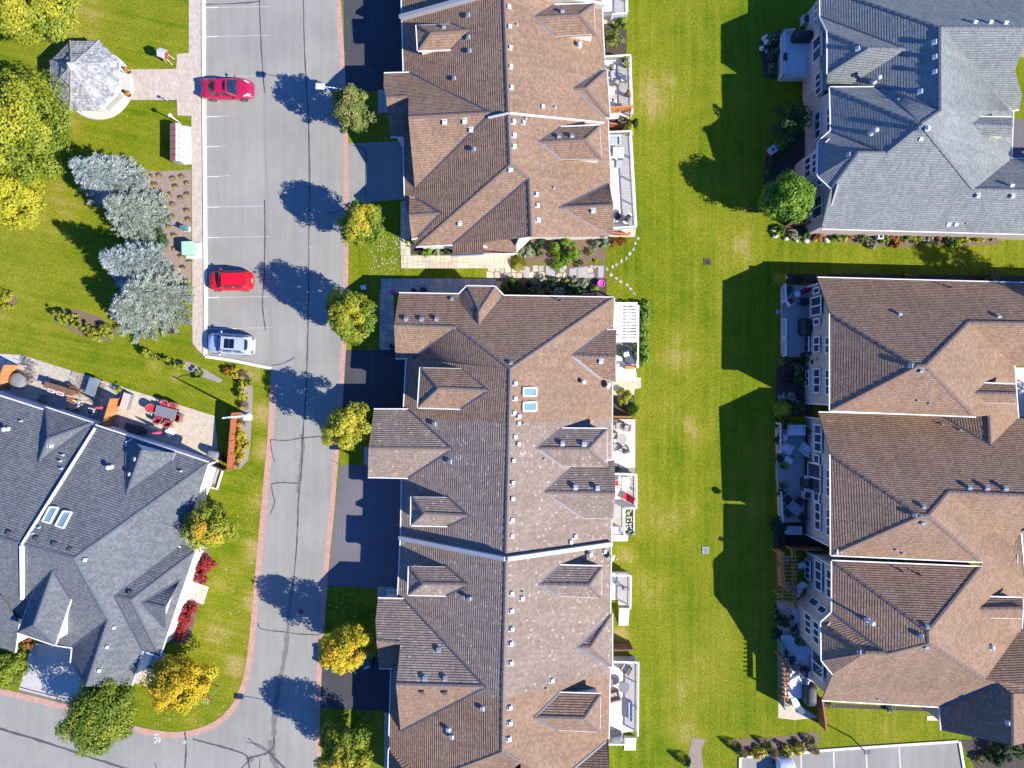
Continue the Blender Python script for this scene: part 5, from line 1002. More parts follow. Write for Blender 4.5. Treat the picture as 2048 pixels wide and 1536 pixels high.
def spruce(label, bx, by, rpx, top, m, seed, group=None):
    b = W(bx, by, 0); r = rpx / S; t = thing('spruce_tree', label, 'tree', (b.x, b.y, 0), group); rg = np.random.default_rng(seed)
    P = []; D_ = []; T_ = []; tub = MB(); tub.tube((0, 0, -.05), (0, 0, top * 0.97), 0.16, 0.03, 8)
    tiers = int(top * 3.1)
    for i in range(tiers):
        u = i / tiers; z = 0.35 + u * (top - 0.5); rr_ = r * (1 - u) ** 0.82 * rg.uniform(0.88, 1.1); nb = max(5, int(15 * (1 - u) + 5)); a0 = rg.uniform(0, 6.28)
        for j in range(nb):
            a = a0 + 2 * math.pi * j / nb + rg.normal(0, .12); Lb = rr_ * rg.uniform(0.72, 1.12); dr = np.array([math.cos(a), math.sin(a), 0.0]); tb = rg.normal(0, 0.14)
            sd = np.array([-dr[1], dr[0], 0.0]); ns = max(4, int(Lb * 15))
            for q in range(ns):
                s_ = (0.15 + 0.85 * (q + rg.uniform(0, 1)) / ns); w = Lb * 0.30 * (1 - s_) + 0.07
                for sgn in (-1, 1, 0):
                    o = sgn * w * rg.uniform(0.2, 1.0); base = dr * (s_ * Lb) + sd * o; zz = z - 0.10 * s_ * Lb + 0.10 * s_ * s_ * Lb + rg.normal(0, 0.05)
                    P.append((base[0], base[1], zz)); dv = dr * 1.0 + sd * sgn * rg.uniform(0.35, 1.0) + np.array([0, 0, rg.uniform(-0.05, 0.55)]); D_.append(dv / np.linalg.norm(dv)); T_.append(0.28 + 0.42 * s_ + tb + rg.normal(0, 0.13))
            if i % 2 == 0: tub.tube((0, 0, z), (dr[0] * Lb * .8, dr[1] * Lb * .8, z - .06 * Lb), 0.035, 0.01, 4, cap=False)
    P = np.array(P); D_ = np.array(D_); n = len(P); up = np.array([0, 0, 1.0]) + rg.normal(0, 0.45, (n, 3)); sdv = np.cross(D_, up); sdv /= np.maximum(1e-6, np.linalg.norm(sdv, axis=1))[:, None]
    Ls = rg.uniform(0.14, 0.29, n)[:, None]; wv = sdv * rg.uniform(0.032, 0.055, n)[:, None]
    V = np.stack([P - D_ * Ls * 0.25, P + wv + D_ * Ls * 0.3, P + D_ * Ls, P - wv + D_ * Ls * 0.3], 1).reshape(-1, 3)
    me = bpy.data.meshes.new('crown'); nv = len(V); me.vertices.add(nv); me.vertices.foreach_set('co', V.astype(np.float32).ravel()); me.loops.add(nv); me.loops.foreach_set('vertex_index', np.arange(nv, dtype=np.int32))
    me.polygons.add(n); me.polygons.foreach_set('loop_start', np.arange(0, nv, 4, dtype=np.int32)); me.polygons.foreach_set('loop_total', np.full(n, 4, dtype=np.int32)); me.update(calc_edges=True)
    at = me.attributes.new('tint', 'FLOAT', 'FACE'); at.data.foreach_set('value', np.clip(np.array(T_), 0, 1).astype(np.float32)); me.materials.append(m); o = bpy.data.objects.new('crown', me); link(o, t)
    tub.build('trunk', M['bark'], t, smooth=True, local=True); return t
def shrub(name, label, cat, px, py, rpx, h, m, seed, style='dome', group=None, n=None, leaf=None, ell=1.0, rot=0.0, parent=None, z=0.0, turn=0.45):
    c = W(px, py, z + h * 0.5); r = rpx / S; rg = np.random.default_rng(seed)
    leaf = leaf or (0.075 if r > 0.35 else 0.055); n = n or int(min(3200, max(260, 1500 * r * (r + h) * 0.62)))
    if style == 'grass':
        a = rg.uniform(0, 2 * math.pi, n); s_ = rg.uniform(0, 1, n) ** 0.7; X = np.stack([np.cos(a) * s_ * r, np.sin(a) * s_ * r * ell, h * (0.25 + 0.75 * (1 - s_ ** 2)) * rg.uniform(0.5, 1.0, n)], 1)
        Nn = np.stack([-np.sin(a), np.cos(a), rg.uniform(0.2, 1.2, n)], 1); d = np.stack([np.cos(a), np.sin(a), 0.4 - s_], 1)
    elif style == 'cone':
        u = rg.uniform(0, 1, n) ** 0.75; a = rg.uniform(0, 2 * math.pi, n); rad = r * (1 - u) ** 0.6 * rg.uniform(0.82, 1.06, n); X = np.stack([np.cos(a) * rad, np.sin(a) * rad * ell, 0.05 + u * h], 1); Nn = np.stack([np.cos(a), np.sin(a), np.full(n, 0.6)], 1) + rg.normal(0, .35, (n, 3))
    else:
        K = max(7, int(10 + r * 14)); X, od, d, k, cc = clump_points(n, K, r, r * ell, 0.02, h, 0.30, seed, 0.25, 2.2, 0.30); X[:, 2] = np.maximum(X[:, 2], 0.03); Nn = d * 0.5 + od * 0.5 + rg.normal(0, .3, (n, 3)) + np.array([0, 0, .5])
    tint = turn + rg.normal(0, 0.24, n)
    if style == 'flower': tint = np.where(rg.uniform(0, 1, n) < 0.10, 0.95, np.clip(tint, 0, 0.84))
    if rot:
        cr, sr = math.cos(rot), math.sin(rot); X = np.stack([X[:, 0] * cr - X[:, 1] * sr, X[:, 0] * sr + X[:, 1] * cr, X[:, 2]], 1)
    o = leaf_mesh(name, X, Nn, leaf * (1.5 if style == 'grass' else 1), tint, m, parent, aspect=0.16 if style == 'grass' else 0.6)
    if parent is None:
        o.location = (c.x, c.y, z); tag(o, label, cat, group, 'thing')
    return o
ORD = ['first', 'second', 'third', 'fourth', 'fifth', 'sixth', 'seventh', 'eighth', 'ninth', 'tenth', 'eleventh', 'twelfth', 'thirteenth', 'fourteenth', 'fifteenth', 'sixteenth', 'seventeenth', 'eighteenth', 'nineteenth', 'twentieth']
def bed(where, items, group, by='x', cat='shrub'):
    """items: (px,py,r,h,palette,style,desc,name)"""
    cnt = {}
    for it in items: cnt[it[6]] = cnt.get(it[6], 0) + 1
    seen = {}; it2 = sorted(items, key=lambda q: q[0] if by == 'x' else q[1])
    for q in it2:
        px, py, r, h, pal, style, desc = q[:7]; nm = q[7] if len(q) > 7 else 'shrub'; k = seen.get(desc, 0); seen[desc] = k + 1
        lb = f'{desc} {where}' + ('' if cnt[desc] == 1 else f', {ORD[k]} from the {"left" if by == "x" else "top"}')
        shrub(nm, lb, {'ornamental_grass': 'grass tuft', 'flower_plant': 'plant', 'leafy_plant': 'plant'}.get(nm, cat), px, py, r, h, G[pal], int(px * 7 + py * 13), style, group)
GR = 'maple street trees along the kerb'
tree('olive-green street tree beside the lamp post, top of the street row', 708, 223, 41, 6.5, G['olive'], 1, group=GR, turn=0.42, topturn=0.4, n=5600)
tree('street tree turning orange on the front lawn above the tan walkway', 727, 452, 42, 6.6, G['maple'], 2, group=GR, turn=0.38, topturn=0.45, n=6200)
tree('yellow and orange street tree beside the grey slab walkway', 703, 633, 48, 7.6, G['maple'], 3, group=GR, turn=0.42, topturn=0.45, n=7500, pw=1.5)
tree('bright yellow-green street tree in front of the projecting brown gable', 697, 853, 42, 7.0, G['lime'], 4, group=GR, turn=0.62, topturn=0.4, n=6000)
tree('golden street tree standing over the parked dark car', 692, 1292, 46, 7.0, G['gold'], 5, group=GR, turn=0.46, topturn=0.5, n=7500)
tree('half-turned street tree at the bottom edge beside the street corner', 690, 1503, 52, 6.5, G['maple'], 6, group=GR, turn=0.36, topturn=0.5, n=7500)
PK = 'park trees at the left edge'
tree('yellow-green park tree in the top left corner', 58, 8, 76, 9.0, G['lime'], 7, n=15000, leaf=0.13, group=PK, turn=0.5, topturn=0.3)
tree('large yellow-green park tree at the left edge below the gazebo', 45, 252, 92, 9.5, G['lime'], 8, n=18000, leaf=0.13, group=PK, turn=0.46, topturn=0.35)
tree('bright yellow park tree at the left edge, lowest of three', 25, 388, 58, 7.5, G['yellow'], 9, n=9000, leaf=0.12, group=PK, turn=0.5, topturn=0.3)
SP = 'blue spruces by the brick path'
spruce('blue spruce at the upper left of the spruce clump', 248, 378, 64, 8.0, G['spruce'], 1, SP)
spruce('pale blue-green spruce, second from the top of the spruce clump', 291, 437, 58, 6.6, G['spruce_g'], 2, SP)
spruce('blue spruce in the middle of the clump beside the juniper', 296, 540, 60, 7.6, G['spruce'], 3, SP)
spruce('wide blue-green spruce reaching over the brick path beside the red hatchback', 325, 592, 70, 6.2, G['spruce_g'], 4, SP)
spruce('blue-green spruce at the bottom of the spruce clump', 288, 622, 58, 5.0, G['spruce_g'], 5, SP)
tree('orange and green tree against the wall of the slate grey house', 418, 1052, 46, 5.5, G['maple'], 12, n=6500, turn=0.46, topturn=0.55, group='trees around the slate grey house')
tree('golden tree on the corner lawn beside the stop sign', 360, 1366, 54, 5.8, G['gold'], 13, n=8500, turn=0.5, topturn=0.35, group='trees around the slate grey house')
tree('round green tree leaning over the kerb beside the grey gabled garage', 205, 1424, 66, 6.6, G['lime'], 14, n=10500, turn=0.22, topturn=0.3, group='trees around the slate grey house')
tree('small green tree cut by the left edge above the cross street', 8, 1332, 42, 5.0, G['lime'], 15, n=5000, turn=0.28, topturn=0.25, group='trees around the slate grey house')
tree('round green tree beside the brick corner of the grey house', 1571, 398, 46, 6.2, G['bright'], 16, n=7500, turn=0.4, topturn=0.2, leaf=0.11)
tree('thin dark small tree with bare branches behind the grey house', 1583, 242, 40, 4.4, G['dark'], 17, n=1000, turn=0.6, topturn=0.2, K=40, fill=0.6)

OF = 'front yard trees past the right edge whose shadows fall on the roofs'
for i, (bx, by, h_) in enumerate(((2240, 700, 15.5), (2240, 935, 12.0), (2235, 1442, 13.0), (2235, 462, 13.5))):
    k_ = (1 - 0.5 * h_ / H); o = tree(['tree past the right edge casting shade on the side lawn', 'tree past the right edge casting shade on the middle brown roof', 'tree past the right edge casting shade on the garage roof', 'tree past the right edge casting shade on the grey roof'][i], 1024, 768, 60, h_, G['green'], 30 + i, n=5000, leaf=0.16, group=OF, fill=0.5)
    o.location = W(bx, by, 0)
# shrubs, bed by bed
bed('in the garden bed between the two terraces', [(1044, 505, 12, .8, 'variegated', 'dome', 'cream variegated shrub'), (1060, 503, 12, .9, 'variegated', 'dome', 'cream variegated shrub'), (1079, 507, 9, .6, 'pinkflowers', 'flower', 'pink-flowered plant', 'flower_plant'), (1038, 527, 15, .8, 'yellow', 'grass', 'yellow grass clump', 'ornamental_grass'), (1076, 489, 14, 1.0, 'dark', 'dome', 'dark green shrub'), (1109, 494, 13, 1.3, 'bright', 'cone', 'clipped yellow-green globe cedar'), (1122, 519, 18, .7, 'bright', 'dome', 'wide bright hosta', 'leafy_plant'), (1130, 488, 12, 1.0, 'bright', 'dome', 'bright green shrub'), (1148, 503, 17, 1.2, 'bright', 'dome', 'bright green shrub'), (1180, 504, 8, .4, 'olive', 'dome', 'low grey-green plant', 'leafy_plant'), (1196, 489, 12, .7, 'variegated', 'dome', 'cream variegated shrub'), (1211, 487, 10, .7, 'variegated', 'dome', 'cream variegated shrub'), (1230, 484, 10, .8, 'rust', 'grass', 'rust-coloured grass clump', 'ornamental_grass'), (1246, 483, 9, .5, 'rust', 'grass', 'rust-coloured grass clump', 'ornamental_grass'), (1192, 523, 4, .3, 'yellow', 'dome', 'tiny lime plant', 'leafy_plant'), (1158, 526, 7, .4, 'purple', 'dome', 'small dark purple plant', 'leafy_plant')], 'shrubs between the two terraces')
bed('in the shaded bed below the flagstones', [(1026, 569, 16, .9, 'green', 'dome', 'green shrub'), (1009, 576, 10, .8, 'green', 'dome', 'green shrub'), (1084, 558, 10, .6, 'variegated', 'flower', 'pale variegated plant', 'leafy_plant'), (1104, 559, 8, .6, 'pinkflowers', 'flower', 'red-pink flowering plant', 'flower_plant'), (1114, 562, 8, .6, 'variegated', 'dome', 'pale variegated plant', 'leafy_plant'), (1100, 571, 9, .6, 'pinkflowers', 'flower', 'red-pink flowering plant', 'flower_plant'), (1060, 567, 8, .7, 'dark', 'dome', 'dark rounded shrub'), (1122, 571, 10, .9, 'dark', 'dome', 'dark rounded shrub'), (1132, 562, 7, .6, 'yellow', 'dome', 'lime green shrub'), (1148, 564, 9, .6, 'variegated', 'dome', 'pale variegated plant', 'leafy_plant'), (1167, 566, 12, .8, 'variegated', 'dome', 'pale variegated plant', 'leafy_plant'), (1139, 577, 7, .6, 'dark', 'dome', 'dark rounded shrub'), (1112, 584, 19, .9, 'variegated', 'dome', 'pale variegated plant', 'leafy_plant'), (1189, 578, 9, .9, 'bright', 'dome', 'bright lime globe shrub'), (1081, 584, 10, .7, 'olive', 'dome', 'olive shrub'), (1063, 583, 9, .7, 'pinkflowers', 'flower', 'red-pink flowering plant', 'flower_plant'), (1042, 582, 12, .8, 'dark', 'dome', 'dark rounded shrub'), (1139, 589, 8, .7, 'green', 'dome', 'green shrub'), (1157, 589, 8, .7, 'green', 'dome', 'green shrub'), (1020, 587, 10, .7, 'dark', 'dome', 'dark rounded shrub')], 'shrubs in the shaded bed')
bed('against the front corner of the upper terrace', [(819, 485, 7, .8, 'bright', 'dome', 'small lime shrub'), (854, 503, 11, 1.0, 'bright', 'dome', 'round lime globe shrub'), (875, 502, 9, .5, 'variegated', 'dome', 'pale variegated plant', 'leafy_plant'), (892, 500, 9, .7, 'dark', 'dome', 'dark green shrub')], 'shrubs by the tan walkway')
bed('beside the grey slab walkway', [(829, 583, 6, .8, 'dark', 'dome', 'small clipped globe shrub'), (846, 581, 7, .8, 'dark', 'dome', 'small clipped globe shrub'), (784, 693, 6, .8, 'dark', 'dome', 'small dark shrub by the garage corner')], 'shrubs by the grey slab walkway')
bed('behind the upper terrace by the lawn', [(1229, 76, 19, 1.3, 'olive', 'dome', 'feathery olive shrub'), (1243, 46, 11, 1.2, 'bright', 'dome', 'bright green shrub'), (1258, 257, 12, 2.0, 'yellow', 'cone', 'yellow-lime upright cedar'), (1243, 244, 9, .8, 'variegated', 'dome', 'white-edged hosta', 'leafy_plant'), (1270, 245, 8, 1.6, 'dark', 'cone', 'dark upright cedar')], 'shrubs behind the upper terrace', 'y')
bed('behind the lower terrace by the lawn', [(1247, 795, 16, 1.4, 'lime', 'dome', 'loose yellow-green shrub'), (1270, 821, 13, 1.6, 'bright', 'cone', 'clipped yellow-green globe cedar'), (1262, 1066, 7, .4, 'variegated', 'dome', 'small pale plant', 'leafy_plant'), (1234, 938, 6, .4, 'green', 'dome', 'small green plant', 'leafy_plant'), (1233, 606, 8, .4, 'yellow', 'dome', 'low yellow ground plant', 'leafy_plant'), (1250, 607, 7, .4, 'yellow', 'dome', 'low yellow ground plant', 'leafy_plant')], 'shrubs behind the lower terrace', 'y')
for i in range(7): shrub('hedge_shrub', f'glossy bright green hedge shrub along the white pergola deck, {ORD[i]} from the top', 'hedge', 1287 + rnd.uniform(-2, 2), 612 + i * 18, 13, 1.0, G['bright'], 300 + i, 'dome', 'hedge shrubs along the pergola deck', n=700, leaf=0.10)
sb = [(1562, 461, 10, 'green'), (1590, 470, 9, 'variegated'), (1612, 468, 10, 'green'), (1638, 467, 15, 'rust'), (1670, 470, 13, 'bright'), (1701, 471, 7, 'rust'), (1725, 474, 13, 'green'), (1746, 488, 9, 'variegated'), (1790, 484, 14, 'rust'), (1815, 474, 10, 'bright'), (1834, 476, 9, 'yellow'), (1855, 476, 11, 'variegated'), (1877, 475, 8, 'rust'), (1896, 478, 10, 'green'), (1925, 480, 14, 'yellow'), (1955, 478, 12, 'yellow'), (1984, 474, 8, 'bright'), (1688, 476, 8, 'yellow'), (1770, 478, 9, 'bright'), (1908, 486, 9, 'bright')]
nmz = {'green': 'green shrub', 'variegated': 'pale variegated plant', 'rust': 'rust-red shrub', 'bright': 'bright green plant', 'yellow': 'yellow hosta'}
bed('in the border below the grey house', [(x, y, r, .7, p_, 'dome', nmz[p_], 'leafy_plant' if p_ in ('variegated', 'yellow', 'bright') else 'shrub') for x, y, r, p_ in sb], 'border plants below the grey house')
bed('in the shade behind the grey house', [(1545, 78, 14, .8, 'flowers', 'flower', 'white-flowered rose bush'), (1546, 106, 14, .9, 'flowers', 'flower', 'white-flowered rose bush'), (1541, 137, 13, .8, 'flowers', 'flower', 'white-flowered rose bush'), (1566, 287, 13, .9, 'bright', 'dome', 'leafy green shrub'), (1556, 309, 9, .6, 'green', 'dome', 'leafy green shrub'), (1543, 324, 8, .7, 'green', 'dome', 'leafy green shrub'), (1537, 344, 9, .7, 'green', 'dome', 'leafy green shrub'), (1552, 462, 9, .6, 'bright', 'dome', 'leafy green shrub'), (1503, 413, 7, .4, 'olive', 'dome', 'low olive plant at the lawn edge', 'leafy_plant')], 'shrubs behind the grey house', 'y')
bed('behind the top brown house of the right row', [(1563, 558, 15, 2.1, 'lime', 'cone', 'yellow-tipped cone cedar'), (1601, 556, 8, .8, 'dark', 'dome', 'dark shrub'), (1642, 553, 9, .9, 'olive', 'dome', 'olive shrub'), (1822, 553, 13, 1.2, 'olive', 'dome', 'olive shrub'), (1980, 556, 16, 1.3, 'olive', 'dome', 'olive shrub'), (1565, 719, 10, .8, 'olive', 'dome', 'olive shrub'), (1592, 737, 13, 1.0, 'flowers', 'flower', 'white-flowered shrub'), (1604, 712, 8, .9, 'green', 'dome', 'green shrub'), (1571, 757, 15, 1.0, 'purple', 'dome', 'purple-leaved shrub'), (1601, 757, 13, 1.1, 'green', 'dome', 'green shrub'), (1566, 795, 9, .5, 'spruce', 'dome', 'silvery ground plant', 'leafy_plant'), (1584, 793, 10, .5, 'spruce', 'dome', 'silvery ground plant', 'leafy_plant'), (1570, 819, 19, 1.9, 'lime', 'cone', 'yellow-tipped cone cedar'), (1597, 812, 13, 1.0, 'flowers', 'flower', 'white-flowered shrub'), (1563, 846, 12, 1.2, 'dark', 'dome', 'dark shrub')], 'shrubs behind the right row', 'y')
shrub('climbing_shrub', 'tall narrow green shrub against the buff brick wall of the top brown house', 'shrub', 1627, 722, 11, 2.6, G['green'], 71, 'dome', n=1500, ell=1.5)
bed('beside the decks of the right row', [(1553, 1050, 17, 1.9, 'dark', 'dome', 'tall dark shrub'), (1565, 1082, 12, .9, 'purple', 'dome', 'purple shrub'), (1553, 1226, 9, .8, 'pinkflowers', 'flower', 'red-flowering plant', 'flower_plant'), (1572, 1241, 15, 1.2, 'dark', 'dome', 'tall dark shrub'), (1590, 1265, 10, .8, 'flowers', 'flower', 'white-flowering plant', 'flower_plant'), (1554, 1267, 10, 1.0, 'dark', 'dome', 'tall dark shrub'), (1602, 1282, 10, 1.1, 'olive', 'dome', 'olive shrub'), (1610, 1095, 10, .9, 'dark', 'dome', 'tall dark shrub')], 'shrubs beside the right decks', 'y')
bed('by the lower right parking lot', [(1488, 1510, 8, 1.0, 'straw', 'grass', 'straw grass tuft', 'ornamental_grass'), (1518, 1505, 14, .8, 'gold', 'dome', 'golden spirea'), (1550, 1509, 9, 1.0, 'straw', 'grass', 'straw grass tuft', 'ornamental_grass'), (1573, 1500, 13, .8, 'gold', 'dome', 'golden spirea'), (1601, 1499, 14, .8, 'gold', 'dome', 'golden spirea'), (1631, 1503, 9, 1.0, 'straw', 'grass', 'straw grass tuft', 'ornamental_grass'), (1622, 1483, 9, .9, 'green', 'grass', 'tuft of green grass', 'ornamental_grass'), (1474, 1497, 10, 1.3, 'dark', 'grass', 'tuft of dark grass', 'ornamental_grass'), (1536, 1492, 8, 1.2, 'green', 'grass', 'tuft of green grass', 'ornamental_grass'), (1372, 1524, 11, 1.3, 'dark', 'grass', 'tuft of dark grass', 'ornamental_grass')], 'plants around the lower right parking lot')
bed('beside the garage at the lower right', [(2003, 1508, 26, 1.4, 'dark', 'dome', 'broad dark green shrub'), (2036, 1502, 16, 1.4, 'green', 'dome', 'green shrub'), (1962, 1520, 9, .8, 'olive', 'dome', 'olive shrub'), (1662, 1407, 7, .6, 'bright', 'dome', 'small lime plant', 'leafy_plant'), (1782, 1416, 9, .6, 'variegated', 'dome', 'small silvery plant', 'leafy_plant'), (1861, 1421, 8, .9, 'olive', 'dome', 'small olive shrub')], 'shrubs around the lower right garage')
bed('by the wall of the slate grey house', [(408, 1128, 20, .8, 'redbush', 'dome', 'crimson burning bush'), (400, 1154, 15, .8, 'redbush', 'dome', 'crimson burning bush'), (375, 1216, 16, .8, 'redbush', 'dome', 'crimson burning bush'), (367, 1242, 17, .8, 'redbush', 'dome', 'crimson burning bush'), (357, 1268, 13, .8, 'redbush', 'dome', 'crimson burning bush'), (381, 1163, 5, .4, 'yellow', 'flower', 'pot of yellow flowers', 'flower_plant'), (54, 1287, 11, .9, 'rust', 'dome', 'brown withered shrub')], 'shrubs by the slate grey house', 'y')
bed('outside the orange fence', [(488, 790, 12, .9, 'gold', 'dome', 'golden shrub'), (485, 771, 10, .9, 'gold', 'dome', 'golden shrub'), (481, 868, 13, .9, 'gold', 'dome', 'golden shrub'), (482, 890, 12, .9, 'gold', 'dome', 'golden shrub'), (477, 912, 12, .9, 'gold', 'dome', 'golden shrub'), (482, 845, 9, .8, 'straw', 'grass', 'straw grass clump', 'ornamental_grass'), (487, 812, 9, .8, 'straw', 'grass', 'straw grass clump', 'ornamental_grass'), (470, 745, 12, .8, 'gold', 'dome', 'golden shrub'), (486, 752, 10, .8, 'straw', 'grass', 'straw grass clump', 'ornamental_grass'), (455, 742, 9, .7, 'rust', 'dome', 'rusty shrub'), (470, 930, 8, .6, 'straw', 'grass', 'straw grass clump', 'ornamental_grass'), (497, 763, 8, .8, 'bright', 'dome', 'bright green shrub')], 'shrubs outside the orange fence', 'y')
bed('in the oval bed on the park lawn', [(115, 629, 10, 1.5, 'lime', 'dome', 'yellow-green cedar shrub'), (122, 640, 8, 1.0, 'lime', 'dome', 'yellow-green cedar shrub'), (142, 638, 12, 1.5, 'lime', 'dome', 'yellow-green cedar shrub'), (152, 651, 8, 1.1, 'lime', 'dome', 'yellow-green cedar shrub'), (168, 655, 9, 1.4, 'lime', 'dome', 'yellow-green cedar shrub'), (186, 668, 14, .8, 'lime', 'dome', 'low spreading yellow-green shrub'), (208, 664, 16, .8, 'lime', 'dome', 'low spreading yellow-green shrub')], 'shrubs in the oval park bed')
bed('on the lawn above the patio', [(292, 707, 10, 1.2, 'lime', 'dome', 'olive-yellow shrub'), (308, 715, 6, .8, 'lime', 'dome', 'olive-yellow shrub'), (332, 723, 8, 1.0, 'lime', 'dome', 'olive-yellow shrub'), (350, 731, 8, 1.0, 'lime', 'dome', 'olive-yellow shrub'), (362, 733, 8, 1.1, 'lime', 'dome', 'olive-yellow shrub'), (399, 746, 8, .9, 'lime', 'dome', 'olive-yellow shrub')], 'small shrubs on the lawn above the patio')
bed('in the small round bed at the left edge', [(4, 600, 22, .8, 'yellow', 'dome', 'yellow low shrub')], 'left edge bed')
shrub('juniper', 'spreading green juniper between the spruces and the pale green box', 'shrub', 314, 482, 22, .9, G['juniper'], 88, 'dome', n=2200, leaf=0.06, ell=1.3)
tufts = [(300, 352), (318, 350), (345, 356), (362, 352), (374, 366), (310, 368), (352, 372), (338, 388), (362, 395), (375, 388), (345, 408), (372, 420), (346, 432), (376, 438), (350, 470), (340, 452), (362, 512), (378, 522), (366, 535), (348, 497)]
for i, (x, y) in enumerate(sorted(tufts, key=lambda q: q[1])): shrub('ornamental_grass', f'dry straw grass tuft in the mulch beside the brick path, {ORD[i]} from the top', 'grass tuft', x + rnd.uniform(-2, 2), y, 5, .3, G['straw'], 500 + i, 'grass', 'dry grass tufts in the park mulch bed', n=150, leaf=.07)
# leaves blown over the lawns and drives
def litter(name, label, rects, n, seed):
    r = np.random.default_rng(seed); P = []
    for (x0, y0, x1, y1, w_) in rects:
        for _ in range(int(n * w_)):
            p = W(r.uniform(x0, x1), r.uniform(y0, y1)); P.append((p.x, p.y, 0.035 + r.uniform(0, .02)))
    P = np.array(P); Nn = np.array([0, 0, 1.0]) + r.normal(0, .35, (len(P), 3)); o = leaf_mesh(name, P, Nn, 0.05, r.uniform(0, 1, len(P)), G['litter']); o['kind'] = 'stuff'; o['label'] = label
litter('fallen_leaves', 'pale fallen leaves scattered under the street trees', [(738, 470, 800, 555, .34), (700, 415, 800, 470, .08), (700, 190, 780, 280, .06), (735, 560, 765, 700, .05), (655, 1175, 755, 1240, .06), (645, 1420, 766, 1536, .22), (690, 0, 800, 180, .02), (560, 0, 690, 1100, .03), (650, 1200, 740, 1300, .04)], 620, 3)
litter('fallen_leaves', 'pale flecks of fallen leaves on the corner lawn', [(420, 940, 510, 1300, .5), (280, 1400, 460, 1450, .3)], 150, 4)
